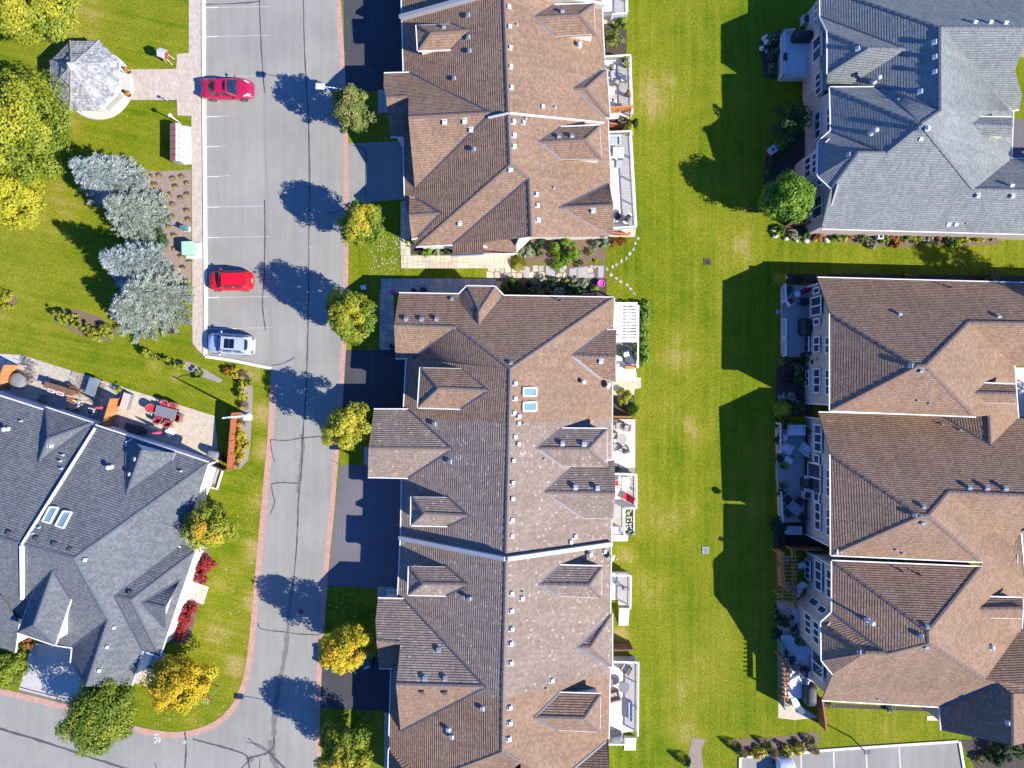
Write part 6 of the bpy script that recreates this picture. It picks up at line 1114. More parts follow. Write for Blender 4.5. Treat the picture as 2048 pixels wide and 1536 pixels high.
# ------------------------------------------------------------------ cars
def patch(mb, a, b, c, d_, nu, nv, bulge, m=0):
    """curved four-sided panel a-b (bottom) d-c (top)"""
    a, b, c, d_ = Vector(a), Vector(b), Vector(c), Vector(d_); n = (b - a).cross(d_ - a).normalized(); vs = []
    for j in range(nv + 1):
        for i in range(nu + 1):
            u, v = i / nu, j / nv; p = a.lerp(b, u).lerp(d_.lerp(c, u), v); vs.append(p + n * bulge * (1 - (2 * u - 1) ** 2) * (1 - 0.5 * (2 * v - 1) ** 2))
    fs = [(j * (nu + 1) + i, j * (nu + 1) + i + 1, (j + 1) * (nu + 1) + i + 1, (j + 1) * (nu + 1) + i) for j in range(nv) for i in range(nu)]
    mb.add(vs, fs, m); return mb
def car(name, label, px, py, rot, Ln, Wd, Ht, pm, kind, sun=None, group='parked cars', trim='dark'):
    q = W(px, py, 0.75); t = thing(name, label, 'car', (q.x, q.y, 0.01), group, rot)
    hw = Wd / 2; hl = Ln / 2
    suv = kind != 'sedan'
    belt = 0.93 if not suv else 1.02
    prof = [(-1.0, .62, .52), (-.97, .80, .80), (-.90, .90, .97 if not suv else 1.02), (-.75, .97, belt + .04), (-.5, 1.0, belt + .02), (-.2, 1.0, belt), (.15, 1.0, belt), (.38, .995, belt - .01), (.55, .98, belt - .05), (.75, .94, belt - .12), (.88, .86, belt - .21), (.95, .76, .62), (1.0, .58, .48)]
    mb = MB(); rings = []
    for u, w, zt in prof:
        x = u * hl; ww = hw * w
        half = [(0.0, .20), (ww * .88, .20), (ww * .985, .34), (ww, .55), (ww * .985, max(.56, zt - .12)), (ww * .90, zt - .03), (ww * .55, zt + .015), (0.0, zt + .03)]
        rings.append([(x, y, z) for y, z in half] + [(x, -y, z) for y, z in half[-2:0:-1]])
    n = len(rings[0]); vs = [p for r_ in rings for p in r_]; fs = []
    for k in range(len(rings) - 1):
        for i in range(n): fs.append((k * n + i, k * n + (i + 1) % n, (k + 1) * n + (i + 1) % n, (k + 1) * n + i))
    fs += [tuple(range(n - 1, -1, -1)), tuple((len(rings) - 1) * n + i for i in range(n))]
    mb.add(vs, [f[::-1] for f in fs])
    if kind == 'sedan': f0, f1, r1, r0 = .40, .10, -.36, -.70
    elif kind == 'hatch': f0, f1, r1, r0 = .48, .26, -.74, -.93
    else: f0, f1, r1, r0 = .46, .24, -.70, -.93
    f0, f1, r1, r0 = [v * hl for v in (f0, f1, r1, r0)]; wb = hw * .90; wr = hw * .70; zb = belt - .02; zr = Ht - .05
    B4 = [(f0, wb * .93, zb), (f0, -wb * .93, zb), (r0, -wb * .90, zb), (r0, wb * .90, zb)]; T4 = [(f1, wr, zr), (f1, -wr, zr), (r1, -wr * .97, zr), (r1, wr * .97, zr)]
    patch(mb, B4[1], B4[0], T4[0], T4[1], 6, 3, .10); patch(mb, B4[3], B4[2], T4[2], T4[3], 6, 3, .08); patch(mb, B4[0], B4[3], T4[3], T4[0], 6, 2, .03); patch(mb, B4[2], B4[1], T4[1], T4[2], 6, 2, .03)
    patch(mb, T4[1], T4[0], T4[3], T4[2], 8, 8, .055)
    body = mb.build('body', pm, t, smooth=True, local=True)
    def sub(P, u0, u1, v0, v1): 
        a, b, c_, d_ = [Vector(p) for p in P]; f = lambda u, v: a.lerp(b, u).lerp(d_.lerp(c_, u), v); return [f(u0, v0), f(u1, v0), f(u1, v1), f(u0, v1)]
    def glass(nm, P, u0, u1, v0, v1, bulge, off, m_='carglass', nu=6):
        Q = sub(P, u0, u1, v0, v1); nrm = (Q[1] - Q[0]).cross(Q[3] - Q[0]).normalized() * off; g_ = MB(); patch(g_, *[p + nrm for p in Q], nu, 3, bulge); return g_.build(nm, M[m_], t, smooth=True, local=True)
    glass('windshield', [B4[1], B4[0], T4[0], T4[1]], .05, .95, .06, .97, .095, .022); glass('rear_window', [B4[3], B4[2], T4[2], T4[3]], .10, .90, .16 if not suv else .42, .95, .07, .022)
    for P in ([B4[0], B4[3], T4[3], T4[0]], [B4[2], B4[1], T4[1], T4[2]]):
        for (a_, b_) in (((.13, .50), (.53, .86)) if P[0] is B4[0] else ((.14, .47), (.50, .87))): glass('side_window', P, a_, b_, .16, .88, .024, .018)
    if sun:
        P = [T4[1], T4[0], T4[3], T4[2]]; Q = sub(P, .18, .82, sun[0], sun[1]); g_ = MB(); patch(g_, *[p + Vector((0, 0, .05)) for p in Q], 4, 4, .022); g_.build('sunroof', M['sunroof'], t, smooth=True, local=True)
        if sun[1] - sun[0] > .3:
            m1 = (Q[0] + Q[3]) / 2 + Vector((0, 0, .075)); m2 = (Q[1] + Q[2]) / 2 + Vector((0, 0, .075)); MB().bar(m1, m2, .03, .02).build('sunroof_bar', M['chrome'], t, local=True)
    for sy in (-1, 1):
        for sx in (-.60, .62):
            w = MB(); c = Vector((sx * hl, sy * (hw - .10), .33)); w.lathe((0, 0, 0), [(.20, -.11), (.31, -.11), (.335, -.06), (.335, .06), (.31, .11), (.20, .11)], 20)
            w.v = [(c.x + x, c.y + z, c.z + y) for x, y, z in w.v]; wo = w.build('wheel', M['tyre'], t, smooth=True, local=True)
            rm = MB(); rm.lathe((0, 0, 0), [(.215, -.09), (.215, .09), (.18, .118), (.05, .105), (.02, .12)], 14); rm.v = [(c.x + x, c.y + z * sy, c.z + y) for x, y, z in rm.v]; rm.build('rim', M['rim'], wo, smooth=True, local=True)
        hx = .80 * hl; hl_ = MB(); patch(hl_, (.90 * hl, sy * hw * .58, .70), (.70 * hl, sy * hw * .90, .74), (.66 * hl, sy * hw * .76, .845 if not suv else .90), (.83 * hl, sy * hw * .50, .80 if not suv else .86), 4, 2, .03 * sy); hl_.v = [(x, y, z + .012) for x, y, z in hl_.v]
        hl_.build('headlight', M['lamp_w'], t, smooth=True, local=True)
        tl = MB().bar((-.955 * hl, sy * hw * .80, .86), (-.965 * hl, sy * hw * .50, .85), .10, .14).build('tail_light', M['lamp_r'], t, local=True)
        mr = MB().lathe((.345 * hl, sy * (hw + .09), belt + .03), [(.05, -.07), (.10, -.05), (.10, .05), (.05, .08)], 8, sx=.75, sy=1.25).build('mirror', pm, t, smooth=True, local=True)
        MB().bar((.345 * hl, sy * (hw - .12), belt), (.345 * hl, sy * (hw + .06), belt + .02), .06, .04).build('mirror_arm', M['interior'], t, local=True)
        for hx in (.02, -.36): MB().bar((hx * hl, sy * (hw + .005), belt - .12), (hx * hl - .16, sy * (hw + .005), belt - .12), .025, .03).build('door_handle', M['chrome'], t, local=True)
        if suv: MB().bar((f1 - .05, sy * wr * .96, Ht + .01), (r1 + .15, sy * wr * .96, Ht + .01), .045, .05).build('roof_rail', M[trim], t, local=True)
    MB().bar((f0 + .03, -wb * .82, zb + .045), (f0 + .03, wb * .82, zb + .045), .10, .03).build('cowl', M['interior'], t, local=True)
    for sy in (-1, 1): MB().bar((f0 + .06, sy * hw * .80, belt - .005), (.80 * hl, sy * hw * .62, belt - .135), .014, .03).build('bonnet_seam', M['interior'], t, local=True)
    MB().bar((hl * .97, -.42, .52), (hl * .97, .42, .52), .06, .16).build('grille', M['interior'], t, local=True)
    MB().bar((-hl * .985, -.2, .72), (-hl * .985, .2, .72), .03, .11).build('licence_plate', M['white'], t, local=True)
    for k_ in (-.35, .12): MB().bar((f0 - .02, k_, zb + .07), (f0 - .16, k_ + .42, zb + .13), .02, .02).build('wiper', M['interior'], t, local=True)
    if kind == 'hatch':
        MB().bar((r1 - .10, -wr * .9, zr + .03), (r1 - .10, wr * .9, zr + .03), .22, .03).build('spoiler', pm, t, local=True)
    return t
PR1 = paint('cherry_red_paint', (0.36, 0.006, 0.045)); PR2 = paint('bright_red_paint', (0.62, 0.004, 0.012)); PR3 = paint('silver_blue_paint', (0.44, 0.51, 0.63), 0.25); PR4 = paint('dark_navy_paint', (0.012, 0.022, 0.035), 0.2); PR5 = paint('pale_silver_paint', (0.5, 0.54, 0.56), 0.25)
car('sedan', 'cherry red sedan with a small sunroof parked opposite the gazebo path', 453.5, 177, R(0), 4.62, 1.82, 1.46, PR1, 'sedan', (.10, .34))
car('hatchback', 'bright red hatchback parked beside the blue spruces', 460, 561.5, R(180.5), 4.0, 1.76, 1.55, PR2, 'hatch')
car('sport_utility_vehicle', 'silver-blue SUV with a large glass roof parked at the end of the bay', 460.5, 688, R(176), 4.30, 1.86, 1.66, PR3, 'suv', (.16, .60))
car('sedan', 'dark car half hidden under the golden street tree on a driveway', 694, 1321, R(0), 4.6, 1.82, 1.45, PR4, 'sedan')
car('sedan', 'pale silver car cut by the bottom edge in the lower right parking lot', 1573, 1566, R(92), 4.5, 1.8, 1.5, PR5, 'hatch', (.08, .30))
# ------------------------------------------------------------------ gazebo
def gazebo():
    fz = 0.28; pc = W(194, 169, fz); t = thing('gazebo', 'weathered octagonal two-tier shingled gazebo on a round concrete pad', 'gazebo', (pc.x, pc.y, 0))
    MB().lathe((0, 0, 0), [(3.12, -.05), (3.12, fz - .03), (3.08, fz), (.1, fz)], 48).build('pad', M['conc_pale'], t, local=True)
    rot = R(22.5); e0 = 2.15; R0 = 3.32
    oc = lambda r, z, k: Vector((r * math.cos(rot + k * math.pi / 4), r * math.sin(rot + k * math.pi / 4), z))
    def panel(name, k, r0, z0, r1, z1, m_):
        P = [oc(r0, z0, k), oc(r0, z0, k + 1), oc(r1, z1, k + 1), oc(r1, z1, k)]; ud = (P[1] - P[0]).normalized(); n = ud.cross(P[3] - P[0]).normalized(); vd = n.cross(ud)
        th = n * -.07; vs = P + [p + th for p in P]; me = bpy.data.meshes.new(name); fs = [(0, 1, 2, 3), (7, 6, 5, 4), (0, 4, 5, 1), (1, 5, 6, 2), (2, 6, 7, 3), (3, 7, 4, 0)]
        me.from_pydata([tuple(v) for v in vs], [], fs); uv = me.uv_layers.new(name='UVMap'); d = []
        for f in fs:
            for i in f: d += [(vs[i]).dot(ud) + k * 3.7, (vs[i] - P[0]).dot(vd)]
        uv.data.foreach_set('uv', d); me.materials.append(M[m_]); o = bpy.data.objects.new(name, me); link(o, t); return o
    for k in range(8):
        panel('roof_panel', k, R0, e0, 1.42, e0 + 0.98, 'gaz'); panel('upper_roof_panel', k, 1.58, e0 + 1.02, .30, e0 + 1.72, 'gaz')
        MB().bar(oc(R0 + .02, e0 + .02, k), oc(1.45, e0 + 1.0, k), .12, .05).build('hip_cap', M['stone_grey'], t, local=True)
        MB().bar(oc(1.6, e0 + 1.04, k), oc(.3, e0 + 1.74, k), .09, .04).build('hip_cap', M['stone_grey'], t, local=True)
        MB().bar(oc(1.5, e0 + .9, k), oc(1.5, e0 + .9, k + 1), .04, .24).build('vent_band', M['dark'], t, local=True)
        p = oc(2.78, 0, k); MB().bar((p.x, p.y, fz), (p.x, p.y, e0 + .1), .13, .13).build('post', M['white'], t, local=True)
        MB().bar(oc(R0 - .05, e0 - .06, k), oc(R0 - .05, e0 - .06, k + 1), .05, .13).build('fascia', M['white'], t, local=True)
        if k != 7:
            a, b = oc(2.78, 0, k), oc(2.78, 0, k + 1); up = lambda z: Vector((0, 0, z))
            MB().bar(a + up(fz + .95), b + up(fz + .95), .11, .06).build('hand_rail', M['cream'], t, local=True)
            MB().bar(a + up(fz + .12), b + up(fz + .12), .07, .05).build('bottom_rail', M['cream'], t, local=True)
            bl = MB()
            for j in range(1, 17):
                q = a.lerp(b, j / 17); bl.bar(q + up(fz + .12), q + up(fz + .93), .035, .035)
            bl.build('balusters', M['cream'], t, local=True)
    MB().lathe((0, 0, e0 + 1.68), [(.34, 0), (.34, .22), (.30, .26)], 8).build('cupola', M['cream'], t, local=True)
    MB().lathe((0, 0, e0 + 1.92), [(.46, 0), (.05, .38), (.02, .40)], 8).build('cupola_roof', M['stone_grey'], t, local=True)
    MB().lathe((0, 0, e0 + 2.28), [(.05, 0), (.09, .08), (.03, .16), (.01, .26)], 8).build('finial', M['cream'], t, local=True)
gazebo()
for i, (x, y) in enumerate(((256.5, 142.5), (257, 189))):
    q = W(x, y, .4); t = thing('planter', f'planter of orange pumpkins and flowers at the gazebo entrance, the {("upper", "lower")[i]} of two', 'planter', (q.x, q.y, 0), 'pumpkin planters at the gazebo'); t.location.z = .28
    MB().lathe((0, 0, 0), [(.2, 0), (.27, .32), (.24, .34), (.02, .30)], 12).build('pot', M['black'], t, smooth=True, local=True)
    shrub('flowers', '', '', 0, 0, 5, .3, G['rust'], 40 + i, 'dome', parent=t, n=90, leaf=.05).location = (0, 0, .3)
    for k in range(3): MB().lathe((.14 * math.cos(k * 2.1), .14 * math.sin(k * 2.1), .32), [(.03, 0), (.12, .05), (.13, .11), (.09, .17), (.02, .18)], 10).build('pumpkin', M['orange'], t, smooth=True, local=True)
# ------------------------------------------------------------------ street furniture
def lamp(label, bx, by, arm, hgt=5.8, group='street lamps'):
    b = W(bx, by, 0); t = thing('street_lamp', label, 'street lamp', (b.x, b.y, 0), group); a = Vector(arm)
    MB().lathe((0, 0, 0), [(.22, 0), (.22, .06), (.13, .10), (.125, .5)], 12).build('base', M['polew'], t, smooth=True, local=True)
    MB().tube((0, 0, 0), (0, 0, hgt), .115, .06, 12).build('pole', M['polew'], t, smooth=True, local=True)
    ar = MB(); pv = Vector((0, 0, hgt - .25))
    for k in range(1, 7):
        u = k / 6; p = Vector((a.x * u, a.y * u, hgt - .25 + .42 * math.sin(u * 1.7))); ar.tube(pv, p, .035, .032, 8); pv = p
    ar.build('arm', M['polew'], t, smooth=True, local=True)
    hd = a.normalized(); ang = math.atan2(hd.y, hd.x); o = MB().box((0, 0, 0), (.72, .46, .14)).box((.0, 0, .085), (.5, .34, .05)).build('lamp_head', M['polew'], t, local=True); o.location = pv + hd * .3; o.rotation_euler = (0, 0, ang)
    o2 = MB().box((0, 0, 0), (.5, .36, .03)).build('lens', M['lamp_w'], t, local=True); o2.location = pv + hd * .3 + Vector((0, 0, -.085)); o2.rotation_euler = (0, 0, ang)
    return t
lamp('pale street lamp standing over the olive-green street tree, its arm over the road', 721, 231, (-1.75, .12, 0))
lamp('pale street lamp at the orange fence corner, arm towards the road', 497, 830, (1.85, .05, 0))
lamp('street lamp at the bottom corner lawn, mostly known by its shadow on the road', 678, 1474, (-1.8, .1, 0))
b_ = W(362, 248, 0); t = thing('path_lamp', 'short white post lamp beside the brown mailboxes', 'lamp', (b_.x, b_.y, 0)); MB().tube((0, 0, 0), (0, 0, 2.0), .06, .05, 10).build('post', M['white'], t, smooth=True, local=True); MB().lathe((0, 0, 1.95), [(.05, 0), (.17, .08), (.17, .22), (.06, .30)], 12).build('lantern', M['white'], t, smooth=True, local=True)
b_ = W(1702, 1474, 0); t = thing('lot_lamp', 'thin dark lamp post at the edge of the lower right parking lot', 'lamp', (b_.x, b_.y, 0)); MB().tube((0, 0, 0), (0, 0, 2.7), .06, .05, 10).build('post', M['dark'], t, smooth=True, local=True); MB().box((.12, 0, 2.72), (.5, .3, .10)).build('lamp_head', M['dark'], t, local=True)
# stop sign
b_ = W(438.8, 1374.2, 0); t = thing('stop_sign', 'red octagonal stop sign with teal street name plates on the corner lawn', 'sign', (b_.x, b_.y, 0))
MB().bar((0, 0, 0), (0, 0, 2.95), .06, .06).build('post', M['steel'], t, local=True)
ang = R(-62); sg = MB(); P8 = [(.36 * math.cos(R(22.5 + 45 * k)), .36 * math.sin(R(22.5 + 45 * k))) for k in range(8)]
sgn = MB().add([(x, 0, y) for x, y in P8] + [(x, .02, y) for x, y in P8], [tuple(range(8)), tuple(range(15, 7, -1))] + [(k, k + 8, (k + 1) % 8 + 8, (k + 1) % 8) for k in range(8)]).build('sign_face', M['signred'], t, local=True); sgn.location = (0, 0, 2.25); sgn.rotation_euler = (R(-12), 0, ang)
def text(name, s_, size, m_, parent, loc, rot):
    cu = bpy.data.curves.new(name, 'FONT'); cu.body = s_; cu.size = size; cu.align_x = 'CENTER'; cu.align_y = 'CENTER'; cu.extrude = .003
    tmp = bpy.data.objects.new(name + '_tmp', cu); C.objects.link(tmp); dg = bpy.context.evaluated_depsgraph_get(); me = bpy.data.meshes.new_from_object(tmp.evaluated_get(dg)); bpy.data.objects.remove(tmp)
    me.materials.clear(); me.materials.append(m_); o = bpy.data.objects.new(name, me); link(o, parent); o.location = loc; o.rotation_euler = rot; return o
text('lettering', 'STOP', .27, M['white'], sgn, (0, -.012, 0), (R(90), 0, 0))
rg_ = MB()
for k in range(8): rg_.bar((P8[k][0] * .95, -.006, P8[k][1] * .95), (P8[(k + 1) % 8][0] * .95, -.006, P8[(k + 1) % 8][1] * .95), .012, .03, up=(0, 1, 0))
rg_.build('border', M['white'], sgn, local=True)
for z, a in ((2.75, ang), (2.93, ang + R(90))): o = MB().box((0, 0, 0), (.75, .025, .17)).build('street_name_plate', M['signgreen'], t, local=True); o.location = (0, 0, z); o.rotation_euler = (0, 0, a)
# community mailboxes
b_ = W(359, 290, .6); t = thing('mailbox_cluster', 'row of six brown-topped grey community mailboxes beside the brick path', 'mailbox', (b_.x, b_.y, 0))
for k in range(6):
    y = 1.42 - k * .565
    o = MB().box((0, y, .16), (.34, .40, .32)).build('pedestal', M['steel'], t, local=True)
    bx = MB().box((-.02, y, .82), (.70, .53, 1.0)).build('mailbox', M['steel'], t, local=True)
    MB().add([(-.50, y - .26, 1.34), (.04, y - .26, 1.44), (.04, y + .26, 1.44), (-.50, y + .26, 1.34), (-.50, y - .26, 1.28), (.04, y - .26, 1.38), (.04, y + .26, 1.38), (-.50, y + .26, 1.28)], [(0, 1, 2, 3), (7, 6, 5, 4), (0, 4, 5, 1), (1, 5, 6, 2), (2, 6, 7, 3), (3, 7, 4, 0)]).build('lid', M['mailbrown'], bx, local=True)
    MB().add([(.05, y - .26, 1.44), (.42, y - .26, 1.22), (.42, y + .26, 1.22), (.05, y + .26, 1.44), (.05, y - .26, 1.38), (.40, y - .26, 1.16), (.40, y + .26, 1.16), (.05, y + .26, 1.38)], [(0, 1, 2, 3), (7, 6, 5, 4), (0, 4, 5, 1), (1, 5, 6, 2), (2, 6, 7, 3), (3, 7, 4, 0)])  .build('sloped_front', M['tabgrey'], bx, local=True)
    for r_ in range(4): MB().box((.335, y, .50 + r_ * .17), (.02, .48, .145)).build('door', M['tabgrey'], bx, local=True)
# little house-shaped box on legs
b_ = W(341, 122, 0); t = thing('book_box', 'small grey-roofed red box on slanted legs on the park lawn', 'box', (b_.x, b_.y, 0), rot=R(-20))
for sx, sy in ((-.2, -.2), (.2, -.2), (-.2, .2), (.2, .2)): MB().bar((sx * 1.3, sy * 1.3, 0), (sx, sy, 1.1), .07, .07).build('leg', M['stone_tan'], t, local=True)
MB().box((0, 0, 1.35), (.56, .5, .5)).build('body', M['red'], t, local=True)
for s_ in (-1, 1): MB().add([(-.36, 0, 1.86), (.36, 0, 1.86), (.36, s_ * .40, 1.55), (-.36, s_ * .40, 1.55), (-.36, 0, 1.82), (.36, 0, 1.82), (.36, s_ * .40, 1.51), (-.36, s_ * .40, 1.51)], [(0, 1, 2, 3), (7, 6, 5, 4), (0, 4, 5, 1), (1, 5, 6, 2), (2, 6, 7, 3), (3, 7, 4, 0)]).build('roof_panel', M['vent_w'], t, local=True)
b_ = W(338, 204, 0); t = thing('path_post', 'small grey post with a round cap at the edge of the brick path', 'post', (b_.x, b_.y, 0)); MB().tube((0, 0, 0), (0, 0, .75), .05, .04, 8).build('post', M['vent_g'], t, smooth=True, local=True); MB().lathe((0, 0, .72), [(.05, 0), (.13, .05), (.12, .14), (.03, .2)], 10).build('cap', M['vent_g'], t, smooth=True, local=True)
b_ = W(380.5, 498, .5); t = thing('transformer_box', 'pale green pad-mounted transformer on a concrete pad beside the brick path', 'utility box', (b_.x, b_.y, 0), rot=R(2))
MB().box((.12, -.1, .06), (1.45, 1.5, .12)).build('pad', M['conc_pale'], t, local=True); MB().box((0, 0, .55), (1.02, 1.12, .9), ).build('cabinet', M['pgreen'], t, local=True, bevel=.03); MB().box((0, 0, 1.02), (1.1, 1.2, .06)).build('lid', M['pgreen'], t, local=True, bevel=.02); MB().box((.53, 0, .5), (.02, .02, .7)).build('door_seam', M['dark'], t, local=True); MB().box((.535, .08, .6), (.03, .06, .12)).build('latch', M['steel'], t, local=True)
b_ = W(369, 456.5, .4); t = thing('cable_box', 'small teal cable pedestal in the mulch beside the brick path', 'utility box', (b_.x, b_.y, 0)); MB().box((.1, 0, .04), (.6, .45, .08)).build('pad', M['conc_pale'], t, local=True); MB().box((0, 0, .42), (.42, .34, .76)).build('cabinet', M['teal'], t, local=True, bevel=.02); MB().box((0, 0, .81), (.46, .38, .04)).build('lid', M['teal'], t, local=True)
# lawn post lights, gazing ball, address stones
for (x, y, lb) in ((727, 575, 'pale blue box standing on the shaded front lawn beside the grey slab walkway'),):
    b_ = W(x, y, .3); t = thing('lawn_box', lb, 'box', (b_.x, b_.y, 0), rot=R(10)); MB().box((0, 0, .2), (.42, .36, .4)).build('body', M['tabgrey'], t, local=True); MB().box((0, 0, .42), (.46, .40, .05)).build('lid', M['cushion'], t, local=True)
b_ = W(652, 1462 - 3, .3); t = thing('lawn_box', 'white box on the front lawn at the bottom street corner', 'box', (W(677, 1460).x, W(677, 1460).y, 0), rot=R(30)); MB().box((0, 0, .3), (.42, .5, .6)).build('body', M['cushion'], t, local=True); MB().box((0, 0, .63), (.46, .54, .06)).build('lid', M['vent_w'], t, local=True)
b_ = W(786.5, 584, .6); t = thing('gazing_ball', 'purple gazing ball at the corner of the lower terrace', 'ornament', (b_.x, b_.y, 0)); MB().lathe((0, 0, 0), [(.16, 0), (.07, .1), (.07, .5), (.12, .56)], 10).build('stand', M['stone_grey'], t, smooth=True, local=True); MB().lathe((0, 0, .56), [(.02, 0), (.20, .08), (.29, .24), (.29, .34), (.20, .5), (.02, .58)], 14).build('ball', plain('purple_glass', (.25, .06, .36), .25, .1), t, smooth=True, local=True)
b_ = W(1202, 567, .4); t = thing('flower_pot', 'round bright pink pot in the shaded bed beside the lawn', 'pot', (b_.x, b_.y, 0)); MB().lathe((0, 0, 0), [(.22, 0), (.32, .35), (.34, .5), (.29, .52), (.26, .42), (.02, .40)], 16).build('pot', M['pink'], t, smooth=True, local=True); MB().lathe((0, 0, .38), [(.27, 0), (.25, .03), (.02, .05)], 12).build('fill', M['pink'], t, local=True)
for (x, y, lb) in ((1760, 473, 'square white lantern planter in the border below the grey house'),):
    b_ = W(x, y, .4); t = thing('lantern_planter', lb, 'planter', (b_.x, b_.y, 0)); 
    for sx, sy, lx, ly in ((0, .2, .5, .09), (0, -.2, .5, .09), (.2, 0, .09, .32), (-.2, 0, .09, .32)): MB().box((sx, sy, .3), (lx, ly, .6)).build('side', M['cushion'], t, local=True)
    MB().box((0, 0, .25), (.3, .3, .4)).build('soil', M['soil'], t, local=True)
# rocks edging the grey house border
for i, (x, y, r_) in enumerate(((1550, 472, 6), (1571, 478, 5), (1592, 482, 4), (1611, 482, 6), (1630, 480, 5), (1652, 481, 6), (1546, 461, 5))):
    b_ = W(x, y); mb = MB(); rr_ = random.Random(i); pr = [(r_ / S * .8, 0), (r_ / S, .12), (r_ / S * .75, .24), (r_ / S * .2, .28)]; mb.lathe((0, 0, 0), pr, 9, sx=1.2, sy=.75); mb.v = [(x_ * rr_.uniform(.85, 1.15), y_ * rr_.uniform(.85, 1.15), z_ * rr_.uniform(.85, 1.15)) for x_, y_, z_ in mb.v]
    o = mb.build('boulder', M['rock'], None, smooth=True); o.location = (b_.x, b_.y, 0); o.rotation_euler = (0, 0, rr_.uniform(-.6, .6)); tag(o, f'pale edging rock of the border below the grey house, {ORD[i] if i < 6 else "seventh"} placed from the left' if False else f'pale edging rock below the grey house border, {["second", "third", "fourth", "fifth", "sixth", "seventh", "first"][i]} from the left', 'rock', 'edging rocks below the grey house')
# dishes on the eaves
def dish(label, px, py, h, rot):
    b_ = W(px, py, h); t = thing('satellite_dish', label, 'satellite dish', (b_.x, b_.y, h - .1), 'satellite dishes', rot)
    MB().tube((0, 0, -.2), (0, 0, .45), .03, .03, 8).build('mast', M['steel'], t, local=True)
    d_ = MB().lathe((0, 0, 0), [(.04, 0), (.2, .03), (.32, .09), (.30, .10), (.18, .045), (.02, .015)], 16, sx=.9).build('reflector', M['vent_w'], t, smooth=True, local=True); d_.location = (.06, 0, .5); d_.rotation_euler = (0, R(55), 0)
    MB().bar((.1, 0, .3), (.5, 0, .42), .03, .03).build('feed_arm', M['vent_g'], t, local=True); MB().box((.5, 0, .45), (.1, .08, .08)).build('receiver', M['vent_w'], t, local=True)
dish('satellite dish on the garden-side eave below the pergola', 1214, 770, 3.6, R(-30)); dish('satellite dish on the garden-side eave beside the party wall', 1222, 1113, 3.5, R(-20)); dish('satellite dish on the roof corner of the middle brown house at the right', 1667, 1103, 6.3, R(0))
# ------------------------------------------------------------------ decks, fences, pergolas
def rail(t, a, b, z, m_, hgt=0.95, step=0.125, bal=True, posts=True):
    a = Vector((a.x, a.y, 0)); b = Vector((b.x, b.y, 0)); o = ORG[t.name]; o = Vector((o.x, o.y, 0)); a = a - o; b = b - o; Ln = (b - a).length; up = lambda q: Vector((0, 0, q))
    MB().bar(a + up(z + hgt), b + up(z + hgt), .13, .05).build('top_rail', M[m_], t, local=True); MB().bar(a + up(z + .09), b + up(z + .09), .06, .06).build('bottom_rail', M[m_], t, local=True)
    if posts:
        k = max(1, round(Ln / 1.9))
        for i in range(k + 1): p = a.lerp(b, i / k); ubox('post', M[m_], t, (p.x, p.y, z + hgt / 2), (.1, .1, hgt + .06))
    if bal:
        mb = MB(); n = int(Ln / step)
        for i in range(1, n): p = a.lerp(b, i / n); mb.bar(p + up(z + .09), p + up(z + hgt), .042, .042)
        if n > 1: mb.build('balusters', M[m_], t, local=True)
def deck(label, pts, z, m_, rails, rm='white', hp=0.95, bal=True, steps=None):
    P = [W(x, y, z + hp) for x, y in pts]; c = sum(P, Vector()) / len(P); t = thing('deck', label, 'deck', (c.x, c.y, 0), 'decks behind the houses')
    MB().prism(P, z - .12, z).build('floor', M[m_], t); MB().prism(inset([Vector((p.x, p.y, 0)) for p in P], .06), 0.0, z - .12).build('skirt', M[rm], t)
    for i, j in rails: rail(t, P[i], P[j], z, rm, bal=bal)
    for (x0, y0, x1, y1, n, dirn) in (steps or []):
        a = W(x0, y0, z * .5); b = W(x1, y1, z * .5)
        for k in range(n):
            u0, u1 = k / n, (k + 1) / n; zz = z * (1 - (k + 1) / (n + 1))
            if dirn == 'y': cx, cy, dx, dy = (a.x + b.x) / 2, a.y + (b.y - a.y) * (u0 + u1) / 2, abs(b.x - a.x), abs(b.y - a.y) / n
            else: cx, cy, dx, dy = a.x + (b.x - a.x) * (u0 + u1) / 2, (a.y + b.y) / 2, abs(b.x - a.x) / n, abs(b.y - a.y)
            ubox('step', M[m_], t, Vector((cx, cy, zz / 2)) - Vector((c.x, c.y, 0)), (dx, dy, zz))
    return t
deck('white-railed deck cut by the top edge behind the upper terrace', [(1204, -40), (1254, -40), (1255, 26), (1226, 28), (1226, 18), (1204, 18)], .5, 'deck_pale', [(1, 2), (2, 3)])
deck('white-railed deck with planters behind the upper terrace', [(1209, 113), (1261, 110), (1265, 226), (1216, 231)], .5, 'deck_pale', [(0, 1), (1, 2)])
deck('long grey-boarded deck with white railing behind the upper terrace', [(1216, 264), (1262, 262), (1273, 453), (1225, 456)], .5, 'deck_pale', [(0, 1), (1, 2), (2, 3)])
deck('white deck half covered by the louvred pergola', [(1228, 609), (1277, 611), (1276, 735), (1274, 762), (1230, 762)], .35, 'deck_pale', [(1, 2)], steps=[(1232, 745, 1273, 762, 3, 'y')])
deck('white-railed stepped deck holding the red chair', [(1226, 948), (1273, 949), (1273, 1017), (1249, 1017), (1249, 1071), (1222, 1071)], .5, 'deck_pale_d', [(0, 1), (1, 2), (2, 3), (3, 4)], steps=[(1222, 1070, 1256, 1083, 2, 'y')])
deck('narrow white-railed deck with a stair behind the lower terrace', [(1220, 1151), (1262, 1151), (1261, 1217), (1240, 1217), (1240, 1206), (1220, 1206)], .7, 'deck_pale_d', [(0, 1), (1, 2)], steps=[(1238, 1215, 1258, 1253, 6, 'y')])
